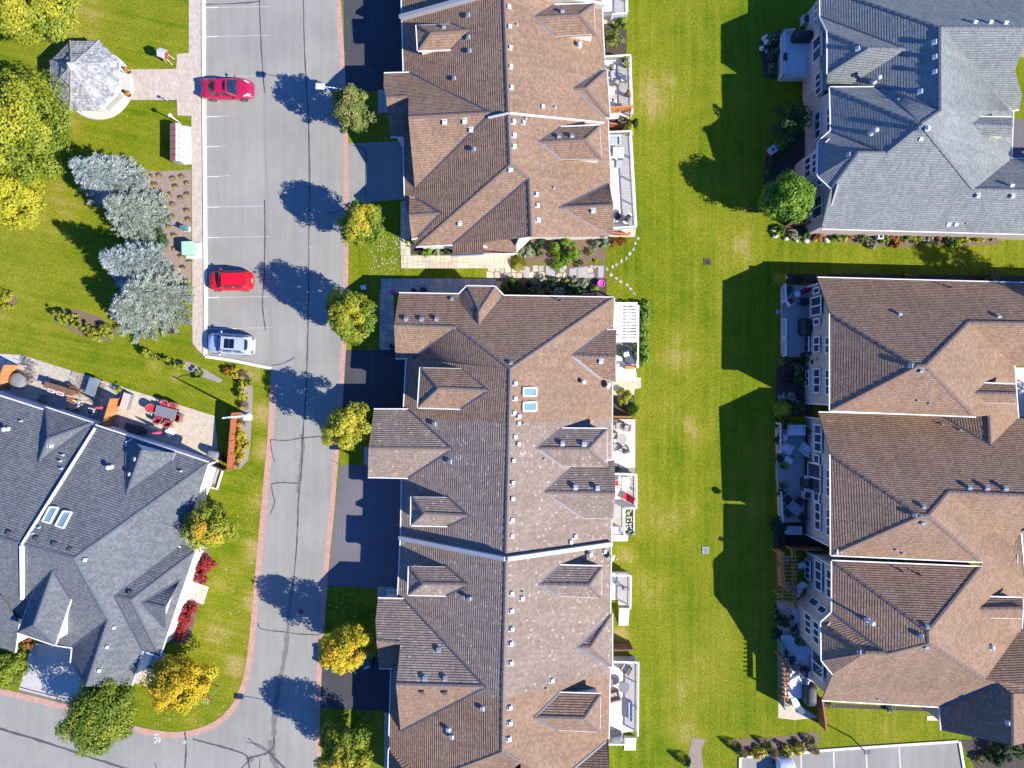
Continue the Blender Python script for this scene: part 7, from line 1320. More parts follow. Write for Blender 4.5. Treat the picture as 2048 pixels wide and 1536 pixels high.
deck('long pale deck with the round slate table behind the lower terrace', [(1216, 1323), (1277, 1325), (1276, 1472), (1249, 1476), (1249, 1489), (1216, 1489)], .6, 'deck_pale_d', [(0, 1), (1, 2), (4, 5)], steps=[(1249, 1474, 1272, 1503, 4, 'y')])
deck('painted pale deck with solid railing behind the grey house', [(1570, 60), (1590, 58), (1634, 58), (1634, 146), (1570, 147)], .9, 'deck_blue', [(0, 1), (3, 4), (4, 0)], 'tabgrey')
deck('weathered grey deck with white rail sections behind the top brown house', [(1571, 567), (1634, 569), (1634, 713), (1572, 713)], .45, 'deck_grey', [], 'stone_grey')
T9 = bpy.data.objects['deck.008'] if 'deck.008' in bpy.data.objects else None
for a, b in (((1571, 568), (1572, 603)), ((1572, 638), (1572, 673)), ((1572, 676), (1572, 711))): rail(T9, W(*a, 1.4), W(*b, 1.4), .45, 'white')
deck('weathered deck with a beige rail behind the middle brown house', [(1560, 846), (1618, 850), (1618, 1048), (1566, 1050)], .45, 'deck_grey', [], 'stone_tan')
T10 = bpy.data.objects['deck.009']
for a, b in (((1561, 847), (1562, 905)), ((1563, 985), (1566, 1048))): rail(T10, W(*a, 1.4), W(*b, 1.4), .45, 'cream')
deck('lilac-grey deck enclosed by dark panels behind the bottom brown house', [(1570, 1278), (1636, 1278), (1636, 1406), (1572, 1406)], .3, 'deck_blue', [], 'stone_grey')
for (x0, y0, x1, y1, lb) in ((1552, 620, 1561, 628, 'small stone step at the gap in the top brown house deck rail'), (1551, 925, 1557, 960, 'long stone step at the edge of the middle brown house deck')):
    a, b = W(x0, y1), W(x1, y0); o = MB().box((0, 0, .1), (b.x - a.x, b.y - a.y, .2)).build('stone_step', M['stone_grey'], None, bevel=.02); o.location = ((a.x + b.x) / 2, (a.y + b.y) / 2, 0); tag(o, lb, 'step', None, 'thing')
def fence(label, a, b, hgt, m_, bw=.15, rails=True, group='privacy fences between the patios', taper=None):
    A_, B_ = W(*a), W(*b); c = (A_ + B_) / 2; t = thing('fence', label, 'fence', (c.x, c.y, 0), group); d = (B_ - A_); Ln = d.length; ang = math.atan2(d.y, d.x); n = max(2, int(Ln / bw)); d.normalize(); nr = Vector((-d.y, d.x, 0))
    for i in range(n):
        p = (A_ - c) + d * (Ln * (i + .5) / n); h_ = hgt if taper is None else hgt + (taper - hgt) * i / (n - 1)
        ubox('board', M[m_], t, (p.x, p.y, h_ / 2 + rnd.uniform(-.01, .01)), (Ln / n - .012, .025, h_), ang)
    for z in (.3, hgt * .55, (hgt if taper is None else min(hgt, taper)) - .12): MB().bar(A_ - c + Vector((0, 0, z)) + nr * .03, B_ - c + Vector((0, 0, z)) + nr * .03, .05, .09).build('cross_rail', M[m_], t, local=True)
    k = max(1, round(Ln / 2.2))
    for i in range(k + 1): p = (A_ - c).lerp(B_ - c, i / k); ubox('post', M[m_], t, (p.x + nr.x * .05, p.y + nr.y * .05, hgt / 2 + .03), (.1, .1, hgt + .06), ang)
    MB().bar(A_ - c + Vector((0, 0, hgt + .02)), B_ - c + Vector((0, 0, (taper or hgt) + .02)), .12, .04).build('cap_board', M[m_], t, local=True)
fence('orange cedar fence panel at the left edge of the cobbled patio', (37, 731), (18, 778), 1.75, 'cedar'); fence('orange cedar fence panel dividing the two patios', (243, 797), (226, 852), 1.75, 'cedar')
fence('long orange cedar fence at the end of the patio facing the street', (479, 825), (470, 935), 1.75, 'cedar_dk'); fence('short brown fence return beside the basement window', (424, 923), (458, 938), 1.3, 'brownwood')
fence('orange cedar fence between the two upper terrace decks', (1214, 231), (1260, 228), 1.9, 'cedar'); fence('low orange cedar fence beside the yellow cedar', (1215, 257), (1247, 256), 1.4, 'cedar_dk', taper=.7)
fence('brown wooden fence above the long pale deck', (1220, 1285), (1258, 1284), 1.9, 'brownwood'); fence('white slatted fence above the long pale deck', (1220, 1314), (1266, 1315), 1.2, 'white'); fence('orange cedar fence beside the concrete patio', (1222, 832), (1258, 832), 1.5, 'cedar_dk')
fence('orange fence by the bottom garden corner of the upper terrace', (1222, 470), (1256, 471), 1.0, 'cedar_dk', taper=.5); fence('thin wooden fence beside the round green tree', (1572, 452), (1632, 451), 1.5, 'cedar_dk', taper=1.2)
fence('dark brown fence under the cedar pergola wall', (1580, 1091), (1628, 1091), 1.8, 'cedar_dk'); fence('brown wooden fence leaning away from the bottom brown house', (1629, 1385), (1637, 1446), 1.7, 'cedar_dk'); fence('dark green privacy screen along the lilac-grey deck', (1554, 1275), (1556, 1402), 1.6, 'teal', .5); fence('orange cedar screen of the pergola', (1553, 1098), (1556, 1168), 1.7, 'cedar')
def pergola(label, name, x0, x1, ys, z, m_, sw, beams, posts, hgt=None, sh=.12):
    c = W((x0 + x1) / 2, sum(ys) / len(ys), z); t = thing(name, label, 'pergola', (c.x, c.y, 0), 'pergolas'); o = Vector((c.x, c.y, 0))
    for y in ys:
        a, b = W(x0, y, z) - o, W(x1, y, z) - o; MB().bar(a, b, sw, sh).build('slat', M[m_], t, local=True)
    for (ax, ay, bx, by) in beams: MB().bar(W(ax, ay, z - .12) - o, W(bx, by, z - .12) - o, .12, .14).build('beam', M[m_], t, local=True)
    for (px, py) in posts: p = W(px, py, z - .1) - o; ubox('post', M[m_], t, (p.x, p.y, (z - .15) / 2), (.12, .12, z - .15))
    return t
pergola('white louvred pergola over the deck beside the bright hedge', 'louvred_pergola', 1227, 1272, [610 + i * 6.25 for i in range(12)], 2.9, 'white', .17, [(1229, 607, 1229, 683), (1273, 607, 1274, 683), (1227, 683, 1275, 683), (1227, 606, 1275, 606)], [(1273, 609), (1274, 681)], sh=.05)
pergola('orange cedar pergola with thin slats behind the bottom brown house', 'cedar_pergola', 1553, 1596, [1113 + i * 7.4 for i in range(13)], 2.3, 'cedar', .06, [(1584, 1098, 1588, 1218), (1589, 1098, 1592, 1205), (1563, 1108, 1566, 1200)], [(1586, 1100), (1587, 1216), (1564, 1110), (1566, 1196)])
pergola('small red-brown pergola along the dark green screen', 'cedar_pergola', 1563, 1580, [1327 + i * 9.3 for i in range(8)], 2.2, 'cedar_dk', .07, [(1568, 1318, 1569, 1402), (1574, 1318, 1575, 1402)], [(1568, 1320), (1569, 1400)])
# ------------------------------------------------------------------ garden furniture
def F(name, label, cat, px, py, h, rot=0.0, z=0.0, group=None):
    q = W(px, py, z + h); return thing(name, label, cat, (q.x, q.y, z), group, R(rot))
def round_table(label, px, py, rpx, m_, z=0.0, hgt=.72):
    t = F('round_table', label, 'table', px, py, hgt, 0, z, 'patio tables'); r = rpx / S
    MB().lathe((0, 0, hgt - .05), [(r * .97, 0), (r, .02), (r * .98, .05), (.02, .05)], 24).build('table_top', M[m_], t, local=True); MB().tube((0, 0, 0), (0, 0, hgt - .05), .05, .04, 8).build('stem', M['dark'], t, local=True); MB().lathe((0, 0, 0), [(r * .5, 0), (r * .5, .03), (.06, .06)], 12).build('base', M['dark'], t, local=True)
def rect_table(label, px, py, lx, ly, rot, m_, z=0.0, hgt=.74):
    t = F('rectangular_table', label, 'table', px, py, hgt, rot, z, 'patio tables'); lx /= S; ly /= S
    MB().box((0, 0, hgt), (lx, ly, .05)).build('table_top', M[m_], t, local=True, bevel=.015)
    for sx in (-1, 1):
        for sy in (-1, 1): ubox('leg', M['dark'], t, (sx * (lx / 2 - .08), sy * (ly / 2 - .08), hgt / 2), (.06, .06, hgt - .03))
def chair(label, px, py, rot, frame, cush=None, z=0.0, w=.56, round_back=False):
    """rot: direction the chair faces, degrees"""
    t = F('patio_chair', label, 'chair', px, py, .5, rot, z, 'patio chairs')
    for sx in (-1, 1):
        for sy in (-1, 1): ubox('leg', M[frame], t, (sx * w * .42, sy * w * .44, .21), (.05, .05, .42))
        o = MB().bar((-w * .45, sx * w * .48, .62), (w * .35, sx * w * .48, .62), .05, .04).bar((w * .35, sx * w * .48, .42), (w * .35, sx * w * .48, .62), .04, .04); o.build('arm_rest', M[frame], t, local=True)
    MB().box((0, 0, .42), (w * .95, w * .95, .05)).build('seat', M[frame], t, local=True)
    if round_back:
        mb = MB()
        for k in range(9):
            a0 = math.pi / 2 + math.pi * k / 9; a1 = math.pi / 2 + math.pi * (k + 1) / 9; r_ = w * .56; mb.bar((r_ * math.cos(a0), r_ * math.sin(a0), .65), (r_ * math.cos(a1), r_ * math.sin(a1), .65), .06, .5)
        mb.build('backrest', M[frame], t, local=True)
    else: MB().box((-w * .5, 0, .68), (.06, w * .95, .52)).build('backrest', M[frame], t, local=True)
    if cush:
        MB().box((.02, 0, .49), (w * .82, w * .82, .10)).build('seat_cushion', M[cush], t, local=True, bevel=.03); MB().box((-w * .40, 0, .70), (.10, w * .78, .42)).build('back_cushion', M[cush], t, local=True, bevel=.03)
def sofa(label, px, py, lx, ly, rot, frame, cush, z=0.0, seats=2):
    t = F('outdoor_sofa', label, 'sofa', px, py, .5, rot, z, 'outdoor sofas'); lx /= S; ly /= S
    MB().box((0, 0, .18), (lx, ly, .3)).build('base', M[frame], t, local=True, bevel=.02); MB().box((0, ly / 2 - .08, .5), (lx, .16, .6)).build('backrest', M[frame], t, local=True, bevel=.03)
    for sx in (-1, 1): MB().box((sx * (lx / 2 - .07), -.03, .42), (.14, ly - .08, .42)).build('arm_rest', M[frame], t, local=True, bevel=.02)
    for k in range(seats): w = (lx - .3) / seats; MB().box((-lx / 2 + .15 + w * (k + .5), -.06, .42), (w - .03, ly - .24, .16)).build('seat_cushion', M[cush], t, local=True, bevel=.03)
def lounger(label, px, py, rot, m_, z=0.0, Ln=1.5, W_=.58):
    t = F('sun_lounger', label, 'lounger', px, py, .35, rot, z, 'loungers on the decks')
    for sy in (-1, 1): MB().bar((-Ln / 2, sy * W_ / 2, .32), (Ln * .15, sy * W_ / 2, .32), .045, .045).bar((Ln * .15, sy * W_ / 2, .32), (Ln / 2, sy * W_ / 2, .72), .045, .045).build('side_rail', M['white'], t, local=True)
    MB().box((-Ln * .175, 0, .34), (Ln * .65, W_ * .94, .03)).build('seat_sling', M[m_], t, local=True); o = MB().bar((Ln * .15, 0, .35), (Ln / 2, 0, .74), W_ * .94, .03).build('back_sling', M[m_], t, local=True)
    for sx in (-.42, .1):
        for sy in (-1, 1): ubox('leg', M['white'], t, (sx * Ln, sy * W_ / 2, .16), (.04, .04, .32))
def grill(label, px, py, lx, ly, rot, m_, z=0.0, hgt=1.1, cover=True):
    t = F('barbecue', label, 'barbecue', px, py, hgt * .8, rot, z, 'barbecues on the patios'); lx /= S; ly /= S
    if cover:
        mb = MB(); prof = [(1.0, 0.06), (1.0, .55), (.96, hgt * .75), (.80, hgt * .95), (.5, hgt)]; rings = []
        for s_, zz in prof: rings.append([(sx * lx / 2 * (s_ if zz > .6 else 1) * a_, sy * ly / 2 * s_ * b_, zz) for sx, sy, a_, b_ in ((1, .6, 1, 1), (.75, 1, 1, 1), (-.75, 1, 1, 1), (-1, .6, 1, 1), (-1, -.6, 1, 1), (-.75, -1, 1, 1), (.75, -1, 1, 1), (1, -.6, 1, 1))])
        n = 8; mb.add([p for r_ in rings for p in r_], [(k * n + i, k * n + (i + 1) % n, (k + 1) * n + (i + 1) % n, (k + 1) * n + i) for k in range(len(rings) - 1) for i in range(n)] + [tuple((len(rings) - 1) * n + i for i in range(n))]); mb.build('cover', M[m_], t, smooth=True, local=True)
        MB().box((0, 0, .04), (lx * .9, ly * .85, .08)).build('cart_base', M['dark'], t, local=True)
    else:
        MB().box((0, 0, .4), (lx * .62, ly * .8, .8)).build('cart', M['dark'], t, local=True); o = MB().lathe((0, 0, 0), [(ly * .42, -lx * .3), (ly * .42, lx * .3)], 14).build('hood', M[m_], t, smooth=True, local=True); o.rotation_euler = (0, R(90), 0); o.location = (0, 0, .95)
        for sx in (-1, 1): MB().box((sx * lx * .41, 0, .9), (lx * .2, ly * .75, .04)).build('side_shelf', M['white'], t, local=True)
        MB().bar((-lx * .25, -ly * .48, 1.0), (lx * .25, -ly * .48, 1.0), .04, .04).build('handle', M['steel'], t, local=True)
def box(name, label, cat, px, py, lx, ly, rot, hgt, m_, z=0.0, lid=None, group=None):
    t = F(name, label, cat, px, py, hgt, rot, z, group); lx /= S; ly /= S; MB().box((0, 0, hgt / 2), (lx * .96, ly * .96, hgt)).build('body', M[m_], t, local=True, bevel=.02); MB().box((0, 0, hgt + .03), (lx, ly, .06)).build('lid', M[lid or m_], t, local=True, bevel=.015); return t
def pot(label, px, py, rpx, hgt, m_, pal, style='dome', z=0.0, seed=0, ph=.5):
    t = F('planter', label, 'planter', px, py, hgt, 0, z, 'potted plants'); r = rpx / S * .62; MB().lathe((0, 0, 0), [(r * .7, 0), (r, hgt * .9), (r * 1.05, hgt), (r * .9, hgt), (r * .85, hgt - .06), (.02, hgt - .06)], 12).build('pot', M[m_], t, smooth=True, local=True)
    shrub('plant', '', '', 0, 0, rpx, ph, G[pal], seed + 900, style, parent=t, n=240, leaf=.06).location = (0, 0, hgt - .05)
def umbrella(label, px, py, rot, m_, z=0.0):
    t = F('closed_umbrella', label, 'umbrella', px, py, 1.3, rot, z, 'closed patio umbrellas'); MB().tube((0, 0, 0), (0, 0, 2.35), .025, .025, 8).build('pole', M['dark'], t, local=True); MB().lathe((0, 0, .95), [(.06, 0), (.17, .06), (.19, .25), (.13, .8), (.07, 1.25), (.02, 1.42)], 9, sx=1.1, sy=.85).build('canopy', M[m_], t, local=True); MB().lathe((0, 0, 0), [(.28, 0), (.28, .06), (.06, .12)], 14).build('base', M['stone_grey'], t, local=True)
def wire_chair(label, px, py, rot, z=0.0):
    t = F('wire_chair', label, 'chair', px, py, .4, rot, z, 'wire patio chairs'); w = .5; mb = MB()
    for k in range(6): mb.bar((-w / 2, -w / 2 + w * k / 5, .42), (w / 2, -w / 2 + w * k / 5, .42), .02, .02)
    mb.bar((w / 2, -w / 2, .42), (w / 2, w / 2, .42), .03, .03); mb.build('seat', M['dark'], t, local=True); bk = MB()
    for k in range(6): bk.bar((-w / 2, -w / 2 + w * k / 5, .42), (-w / 2 - .1, -w / 2 + w * k / 5, .9), .02, .02)
    bk.bar((-w / 2 - .1, -w / 2, .9), (-w / 2 - .1, w / 2, .9), .03, .03).build('backrest', M['dark'], t, local=True)
    for sx in (-1, 1):
        for sy in (-1, 1): ubox('leg', M['dark'], t, (sx * w * .48, sy * w * .48, .21), (.025, .025, .42))
# left patios
t = F('covered_table', 'round table under a grey cover at the left end of the cobbled patio', 'table', 33, 761, .7, 0); MB().lathe((0, 0, 0), [(.66, .02), (.70, .35), (.72, .66), (.62, .76), (.25, .80), (.02, .82)], 13).build('cover', M['greycover'], t, smooth=True, local=True); MB().lathe((0, 0, 0), [(.35, 0), (.35, .04), (.04, .06)], 10).build('table_base', M['dark'], t, local=True)
for i, (x, y, r_) in enumerate(((50, 722, 70), (63, 731, 60), (60, 746, 50), (64, 758, 110))): wire_chair(f'black wire chair stacked near the patio corner, {ORD[i]} from the top', x, y, r_)
t = F('bar_counter', 'brown wooden bar counter with two white-framed panels on the cobbled patio', 'bar', 117, 780, 1.0, -17)
MB().box((0, .12, .52), (2.5, .42, 1.0)).build('counter', M['brownwood'], t, local=True); MB().box((0, .14, 1.05), (2.7, .55, .06)).build('counter_top', M['brownwood'], t, local=True)
for sx in (-.55, .30):
    o = MB().box((sx, -.25, 1.08), (.62, .30, .03)).build('tray', M['white'], t, local=True); MB().box((sx, -.25, 1.10), (.46, .18, .02)).build('tray_base', M['terracotta'], o, local=True)
for k in range(9): ubox('slat', M['cedar'], t, (1.25 + .02 * k, -.15 - .16 * k, 1.0), (.75, .07, .05), R(6))
for k in (0, 1): ubox('leg', M['brownwood'], t, (1.1 + k * .6, -1.4, .5), (.1, .1, 1.0))
t = F('side_table', 'small slatted wooden table beside the wall of the slate grey house', 'table', 84, 798, .5, -17)
for k in range(5): ubox('slat', M['brownwood'], t, (0, -.28 + .14 * k, .5), (.6, .1, .04))
for sx in (-1, 1):
    for sy in (-1, 1): ubox('leg', M['brownwood'], t, (sx * .25, sy * .25, .24), (.07, .07, .48))
rect_table('grey glass-topped metal table on the cobbled patio', 184, 773, 20, 34, -18, 'glasstop')
for i, (x, y, r_) in enumerate(((167, 760, -18), (163, 776, -18), (172, 786, 20), (203, 775, 160), (201, 788, 160), (194, 804, 110))): wire_chair(f'black wire chair around the glass-topped table, {ORD[i]} clockwise from the upper left' if i < 3 else f'black wire chair right of the glass-topped table, {ORD[i - 3]} from the top', x, y, r_)
chair('cream plastic armchair against the wall of the slate grey house', 150, 809, 80, 'cream', None, w=.72, round_back=True)
t = F('air_conditioner', 'cream square air conditioner beside the pink closed umbrella', 'air conditioner', 181, 823, .7, -17); MB().box((0, 0, .38), (.62, .62, .74)).build('cabinet', M['cream'], t, local=True, bevel=.06); MB().lathe((0, 0, .75), [(.24, 0), (.24, .02), (.04, .03)], 16).build('fan_grille', M['dark'], t, local=True)
umbrella('closed pink-red umbrella on the cobbled patio', 203, 815, 0, 'pinkfab'); umbrella('closed pink-red umbrella beside the red-cushioned dining set', 316, 865, 0, 'pinkfab')
pot('terracotta pot of yellow flowers at the corner of the cobbled patio', 239, 780, 7, .4, 'terracotta', 'yellow', 'flower', seed=1)
box('storage_chest', 'grey-brown covered chest against the dividing cedar fence', 'chest', 250, 803, 14, 34, -17, .7, 'greycover', lid='stone_pink')
pot('small terracotta pot at the end of the covered chest', 146, 776, 6, .4, 'terracotta', 'rust', seed=2); pot('small brown pot on the far side of the bar counter', 105, 768, 6, .4, 'brownwood', 'dark', seed=3)
rect_table('slate grey dining table with red-cushioned chairs', 331, 825, 42, 21, -14, 'slatetop')
for x, y, r_, lb in ((303, 816, -14, 'at the left end of the slate table'), (331, 808, -104, 'at the upper side of the slate table, left one'), (347, 813, -104, 'at the upper side of the slate table, right one'), (317, 840, 76, 'at the lower side of the slate table, left one'), (337, 847, 76, 'at the lower side of the slate table, right one'), (357, 836, 166, 'at the right end of the slate table')): chair(f'brown wicker chair with red cushion {lb}', x, y, r_, 'wicker', 'red', w=.66, round_back=True)
box('storage_chest', 'dark storage bench in the shade of the slate grey house', 'bench', 266, 857, 34, 13, -17, .55, 'dark'); t = F('kettle_grill', 'black kettle grill in the shade of the slate grey house', 'barbecue', 290, 863, .6, 0); MB().lathe((0, 0, .45), [(.05, 0), (.24, .1), (.30, .28), (.24, .44), (.05, .52)], 14).build('bowl', M['black'], t, smooth=True, local=True)
for k in range(3): MB().bar((.25 * math.cos(k * 2.1), .25 * math.sin(k * 2.1), 0), (.1 * math.cos(k * 2.1), .1 * math.sin(k * 2.1), .5), .03, .03).build('leg', M['steel'], t, local=True)
box('folded_chair', 'folded white chair leaning near the pink umbrella of the dining set', 'chair', 339, 865, 12, 16, 30, .35, 'cushion'); grill('grey covered barbecue at the wall corner of the slate grey house', 425, 909, 26, 16, -17, 'greycover'); pot('dark round pot at the foot of the long cedar fence', 449, 919, 7, .35, 'black', 'purple', seed=4)
t = F('window_well', 'white-framed basement window well beside the white wall', 'window well', 433, 956, .15, -17)
for sx, sy, lx, ly in ((-.33, 0, .1, 1.9), (.33, 0, .1, 1.9), (0, .95, .76, .1), (0, -.95, .76, .1)): MB().box((sx, sy, .12), (lx, ly, .24)).build('rim', M['cushion'], t, local=True)
MB().box((0, 0, .02), (.6, 1.8, .04)).build('grating', M['brownwood'], t, local=True); MB().box((-.1, .1, .1), (.18, 1.3, .08)).build('cover_bar', M['vent_g'], t, local=True)
# decks of the upper terrace
Z = .5
round_table('small round taupe table on the deck with planters', 1229, 193.5, 5, 'taupe', Z)
for i, (x, y, r_, fr, cu) in enumerate(((1226, 150, -80, 'dark', 'bluegrey'), (1247, 158, 180, 'wicker', 'cushion'), (1235, 166, 60, 'wicker', 'bluegrey'), (1238, 214, 120, 'wicker', 'cushion'))): chair(['dark chair with grey cushion', 'curved wicker chair with white cushion', 'wicker chair with grey cushion', 'wicker chair with cream cushion'][i] + ' on the deck with planters', x, y, r_, fr, cu, Z)
for i, (x, y, p_, s_) in enumerate(((1248, 119, 'pinkflowers', 'flower'), (1252, 130, 'yellow', 'flower'), (1253, 188, 'rust', 'flower'), (1223, 135, 'variegated', 'grass'), (1234, 217, 'olive', 'dome'))): pot(['dark pot of red flowers in the corner of the deck with planters', 'pot of yellow flowers by the rail of the deck with planters', 'pot of orange flowers by the rail of the deck with planters', 'pot of spiky pale grass on the deck with planters', 'pot of brown foliage at the cedar fence end of the deck with planters'][i], x, y, 6, .4, 'black', p_, s_, Z, 10 + i)
sofa('grey sofa at the top of the long grey-boarded deck', 1229, 280, 24, 18, 0, 'tabgrey', 'bluegrey', Z, 1); rect_table('square grey table on the long grey-boarded deck', 1237, 305, 22, 22, 0, 'tabgrey', Z); box('side_table', 'small square grey side table on the long grey-boarded deck', 'table', 1238, 327, 11, 13, 0, .45, 'tabgrey', Z, 'bluegrey')
chair('grey armchair beside the square grey table', 1222, 302, 0, 'tabgrey', 'bluegrey', Z); chair('grey armchair below the square grey table', 1222, 327, 0, 'tabgrey', 'cushion', Z); chair('dark chair at the lower end of the long grey-boarded deck', 1234, 433, -60, 'dark', None, Z); grill('black barbecue with white shelves standing askew on the long grey-boarded deck', 1255, 437, 23, 11, 58, 'black', Z, cover=False)
# decks of the lower terrace
Z = .35
MB_r = MB().box((0, 0, .008), (1.9, 2.3, .012)).build('rug', M['rug'], None); MB_r.location = (*W(1254, 702, .4)[:2], Z); tag(MB_r, 'grey outdoor rug on the pergola deck', 'rug')
sofa('white-cushioned sofa on the grey rug', 1253, 707, 20, 15, 15, 'dark', 'cushion', Z, 2); pot('grey pot with dark foliage by the rail of the pergola deck, upper one', 1268, 692, 6, .4, 'tabgrey', 'olive', 'dome', Z, 21); pot('black pot by the rail of the pergola deck, lower one', 1269, 705, 6, .4, 'black', 'variegated', 'dome', Z, 22); rect_table('white low table on the pergola deck', 1238, 716, 12, 11, 0, 'cushion', Z, .45); pot('low pot of white flowers on the pergola deck', 1241, 706, 7, .3, 'tabgrey', 'flowers', 'flower', Z, 23); box('planter_box', 'white bench planter with an orange lid on the pergola deck', 'planter', 1259, 735, 17, 6, 0, .35, 'dark', Z, 'orange')
Z = .15
round_table('round taupe table on the concrete patio', 1244, 878, 10, 'taupe', Z)
for i, (x, y, r_) in enumerate(((1237, 851, -90), (1254, 856, -100), (1250, 898, 110), (1229, 893, 60), (1229, 871, 0))): chair('sand-coloured dark-framed chair ' + ['above the round taupe table, left one', 'above the round taupe table, right one', 'below the round taupe table', 'at the lower left of the round taupe table', 'at the upper left of the round taupe table'][i], x, y, r_, 'dark', 'taupe', Z, .6)
Z = .5
rect_table('white rectangular table on the stepped deck', 1251, 968, 15, 27, 0, 'cream', Z); lounger('bright red reclining chair on the stepped deck', 1257, 996, -28, 'red', Z, .95, .62); chair('red-cushioned chair under the eave of the stepped deck', 1231, 966, 0, 'cream', 'red', Z); box('storage_chest', 'white storage chest at the lower end of the stepped deck', 'chest', 1233, 1061, 20, 14, 0, .55, 'cushion', Z)
t = F('rock_planter', 'grey-kerbed planter of pale rocks beside the stepped deck', 'planter', 1257, 1040, .2, 0)
for sx, sy, lx, ly in ((.5, 0, .14, 2.7), (0, -1.3, 1.0, .14), (0, 1.3, 1.0, .14)): MB().box((sx, sy, .12), (lx, ly, .24)).build('kerb', M['tabgrey'], t, local=True)
rk = random.Random(3)
for k in range(46):
    mb = MB().lathe((0, 0, 0), [(.05, 0), (.09, .05), (.05, .11)], 6, sx=rk.uniform(.8, 1.4), sy=rk.uniform(.7, 1.2)); o = mb.build('rock', M['rock'], t, smooth=True, local=True); o.location = (rk.uniform(-.32, .36), rk.uniform(-1.15, 1.15), .05); o.rotation_euler = (0, 0, rk.uniform(0, 3))
round_table('small round glass table in the corner of the narrow deck', 1228, 1158.6, 4.6, 'glasstop', .7, .5); round_table('second small round glass table on the narrow deck', 1236, 1167, 4.6, 'glasstop', .7, .6); pot('small blue pot on the narrow deck', 1246.5, 1176, 4, .3, 'bluegrey', 'spruce', 'dome', .7, 24)
Z = .6
chair('wicker armchair with pink cushion at the top of the long pale deck', 1251, 1337, 150, 'dark', 'stone_pink', Z, .75); round_table('round slate table on the long pale deck', 1248, 1375, 11, 'slatetop', Z); sofa('brown wicker sofa with brown cushions against the wall of the long pale deck', 1229, 1393, 22, 17, 195, 'wicker', 'taupe', Z, 2); box('bench', 'narrow blue-grey bench along the rail of the long pale deck', 'bench', 1261, 1423, 8, 37, 0, .42, 'bluegrey', Z); grill('grey covered barbecue at the lower end of the long pale deck', 1232, 1478, 28, 15, 0, 'greycover', Z); box('storage_chest', 'brown chest beside the wall of the long pale deck', 'chest', 1222, 1366, 7, 16, 0, .5, 'wicker', Z)
# right-hand decks
grill('dark blue covered barbecue on the painted pale deck', 1609, 69, 40, 17, 0, 'black', .9); t = F('air_conditioner', 'green-grey air conditioner beside the painted pale deck', 'air conditioner', 1614, 38, .7, 0); MB().box((0, 0, .4), (.75, .85, .8)).build('cabinet', M['stone_grey'], t, local=True, bevel=.05); MB().lathe((0, 0, .81), [(.3, 0), (.3, .02), (.04, .03)], 16).build('fan_grille', M['dark'], t, local=True)
box('flower_box', 'dark flower box on the rail of the painted pale deck', 'planter', 1571, 113, 7, 14, 0, .2, 'black', 1.7)
for k, (x, y) in enumerate(((1527, 79), (1531, 87), (1523, 98))): b_ = W(x, y); o = MB().lathe((0, 0, 0), [(.2, 0), (.26, .2), (.2, .45), (.1, .6), (.14, .75), (.05, .86)], 9).build('garden_statue', M['tabgrey'], None, smooth=True); o.location = (b_.x, b_.y, 0); o.scale = (1, 1, (1, .8, .45)[k]); tag(o, ['tall pale garden statue by the rose bed', 'shorter pale garden statue by the rose bed', 'low blue-grey stone ornament by the rose bed'][k], 'ornament', 'garden ornaments by the rose bed')
b_ = W(1545, 300, .5); t = thing('stone_birdbath', 'square pale stone pedestal with a hole at the end of the low curved wall', 'ornament', (b_.x, b_.y, 0), rot=R(35)); MB().box((0, 0, .3), (.5, .5, .6)).build('pedestal', M['tabgrey'], t, local=True); MB().box((0, 0, .64), (.68, .68, .09)).build('slab', M['tabgrey'], t, local=True, bevel=.02); MB().lathe((0, 0, .68), [(.12, 0), (.12, .02), (.02, .022)], 12).build('hole', M['black'], t, local=True)
strip('low_wall', [(1549, 297), (1558, 289), (1570, 283), (1584, 280)], 6, 0.0, M['stone_grey'], h=.35)
Z = .45
round_table('round white table on the weathered grey deck', 1595, 588, 6.2, 'cushion', Z, .6); lounger('crimson sling lounger beside the white table', 1612, 581, 25, 'crimson', Z, 1.35, .6); chair('crimson sling chair at the rail of the weathered grey deck', 1580, 603, 35, 'white', 'crimson', Z, .66); chair('dark round chair in the corner of the weathered grey deck', 1578, 581, -40, 'dark', None, Z, .62, True); chair('dark round chair below the crimson lounger', 1607, 604, 150, 'dark', None, Z, .62, True); grill('dark covered barbecue against the brick wall on the weathered grey deck', 1613, 653, 34, 20, 90, 'black', Z); box('bench', 'low dark bench at the lower end of the weathered grey deck', 'bench', 1616, 688, 6, 36, 0, .4, 'dark', Z)
sofa('white sofa at the top of the deck with the beige rail', 1593, 861, 34, 21, 0, 'tabgrey', 'cushion', Z, 2); round_table('round grey table beside the white sofa', 1570, 876, 6.5, 'tabgrey', Z, .5)
sofa('white armchair below the white sofa, nearer the rail', 1574, 897, 20, 19, -120, 'tabgrey', 'cushion', Z, 1); sofa('white armchair below the white sofa, nearer the wall', 1612, 899, 24, 21, 145, 'tabgrey', 'cushion', Z, 1); box('footstool', 'small white footstool below the white armchairs', 'stool', 1578, 920, 15, 9, -35, .4, 'cushion', Z)
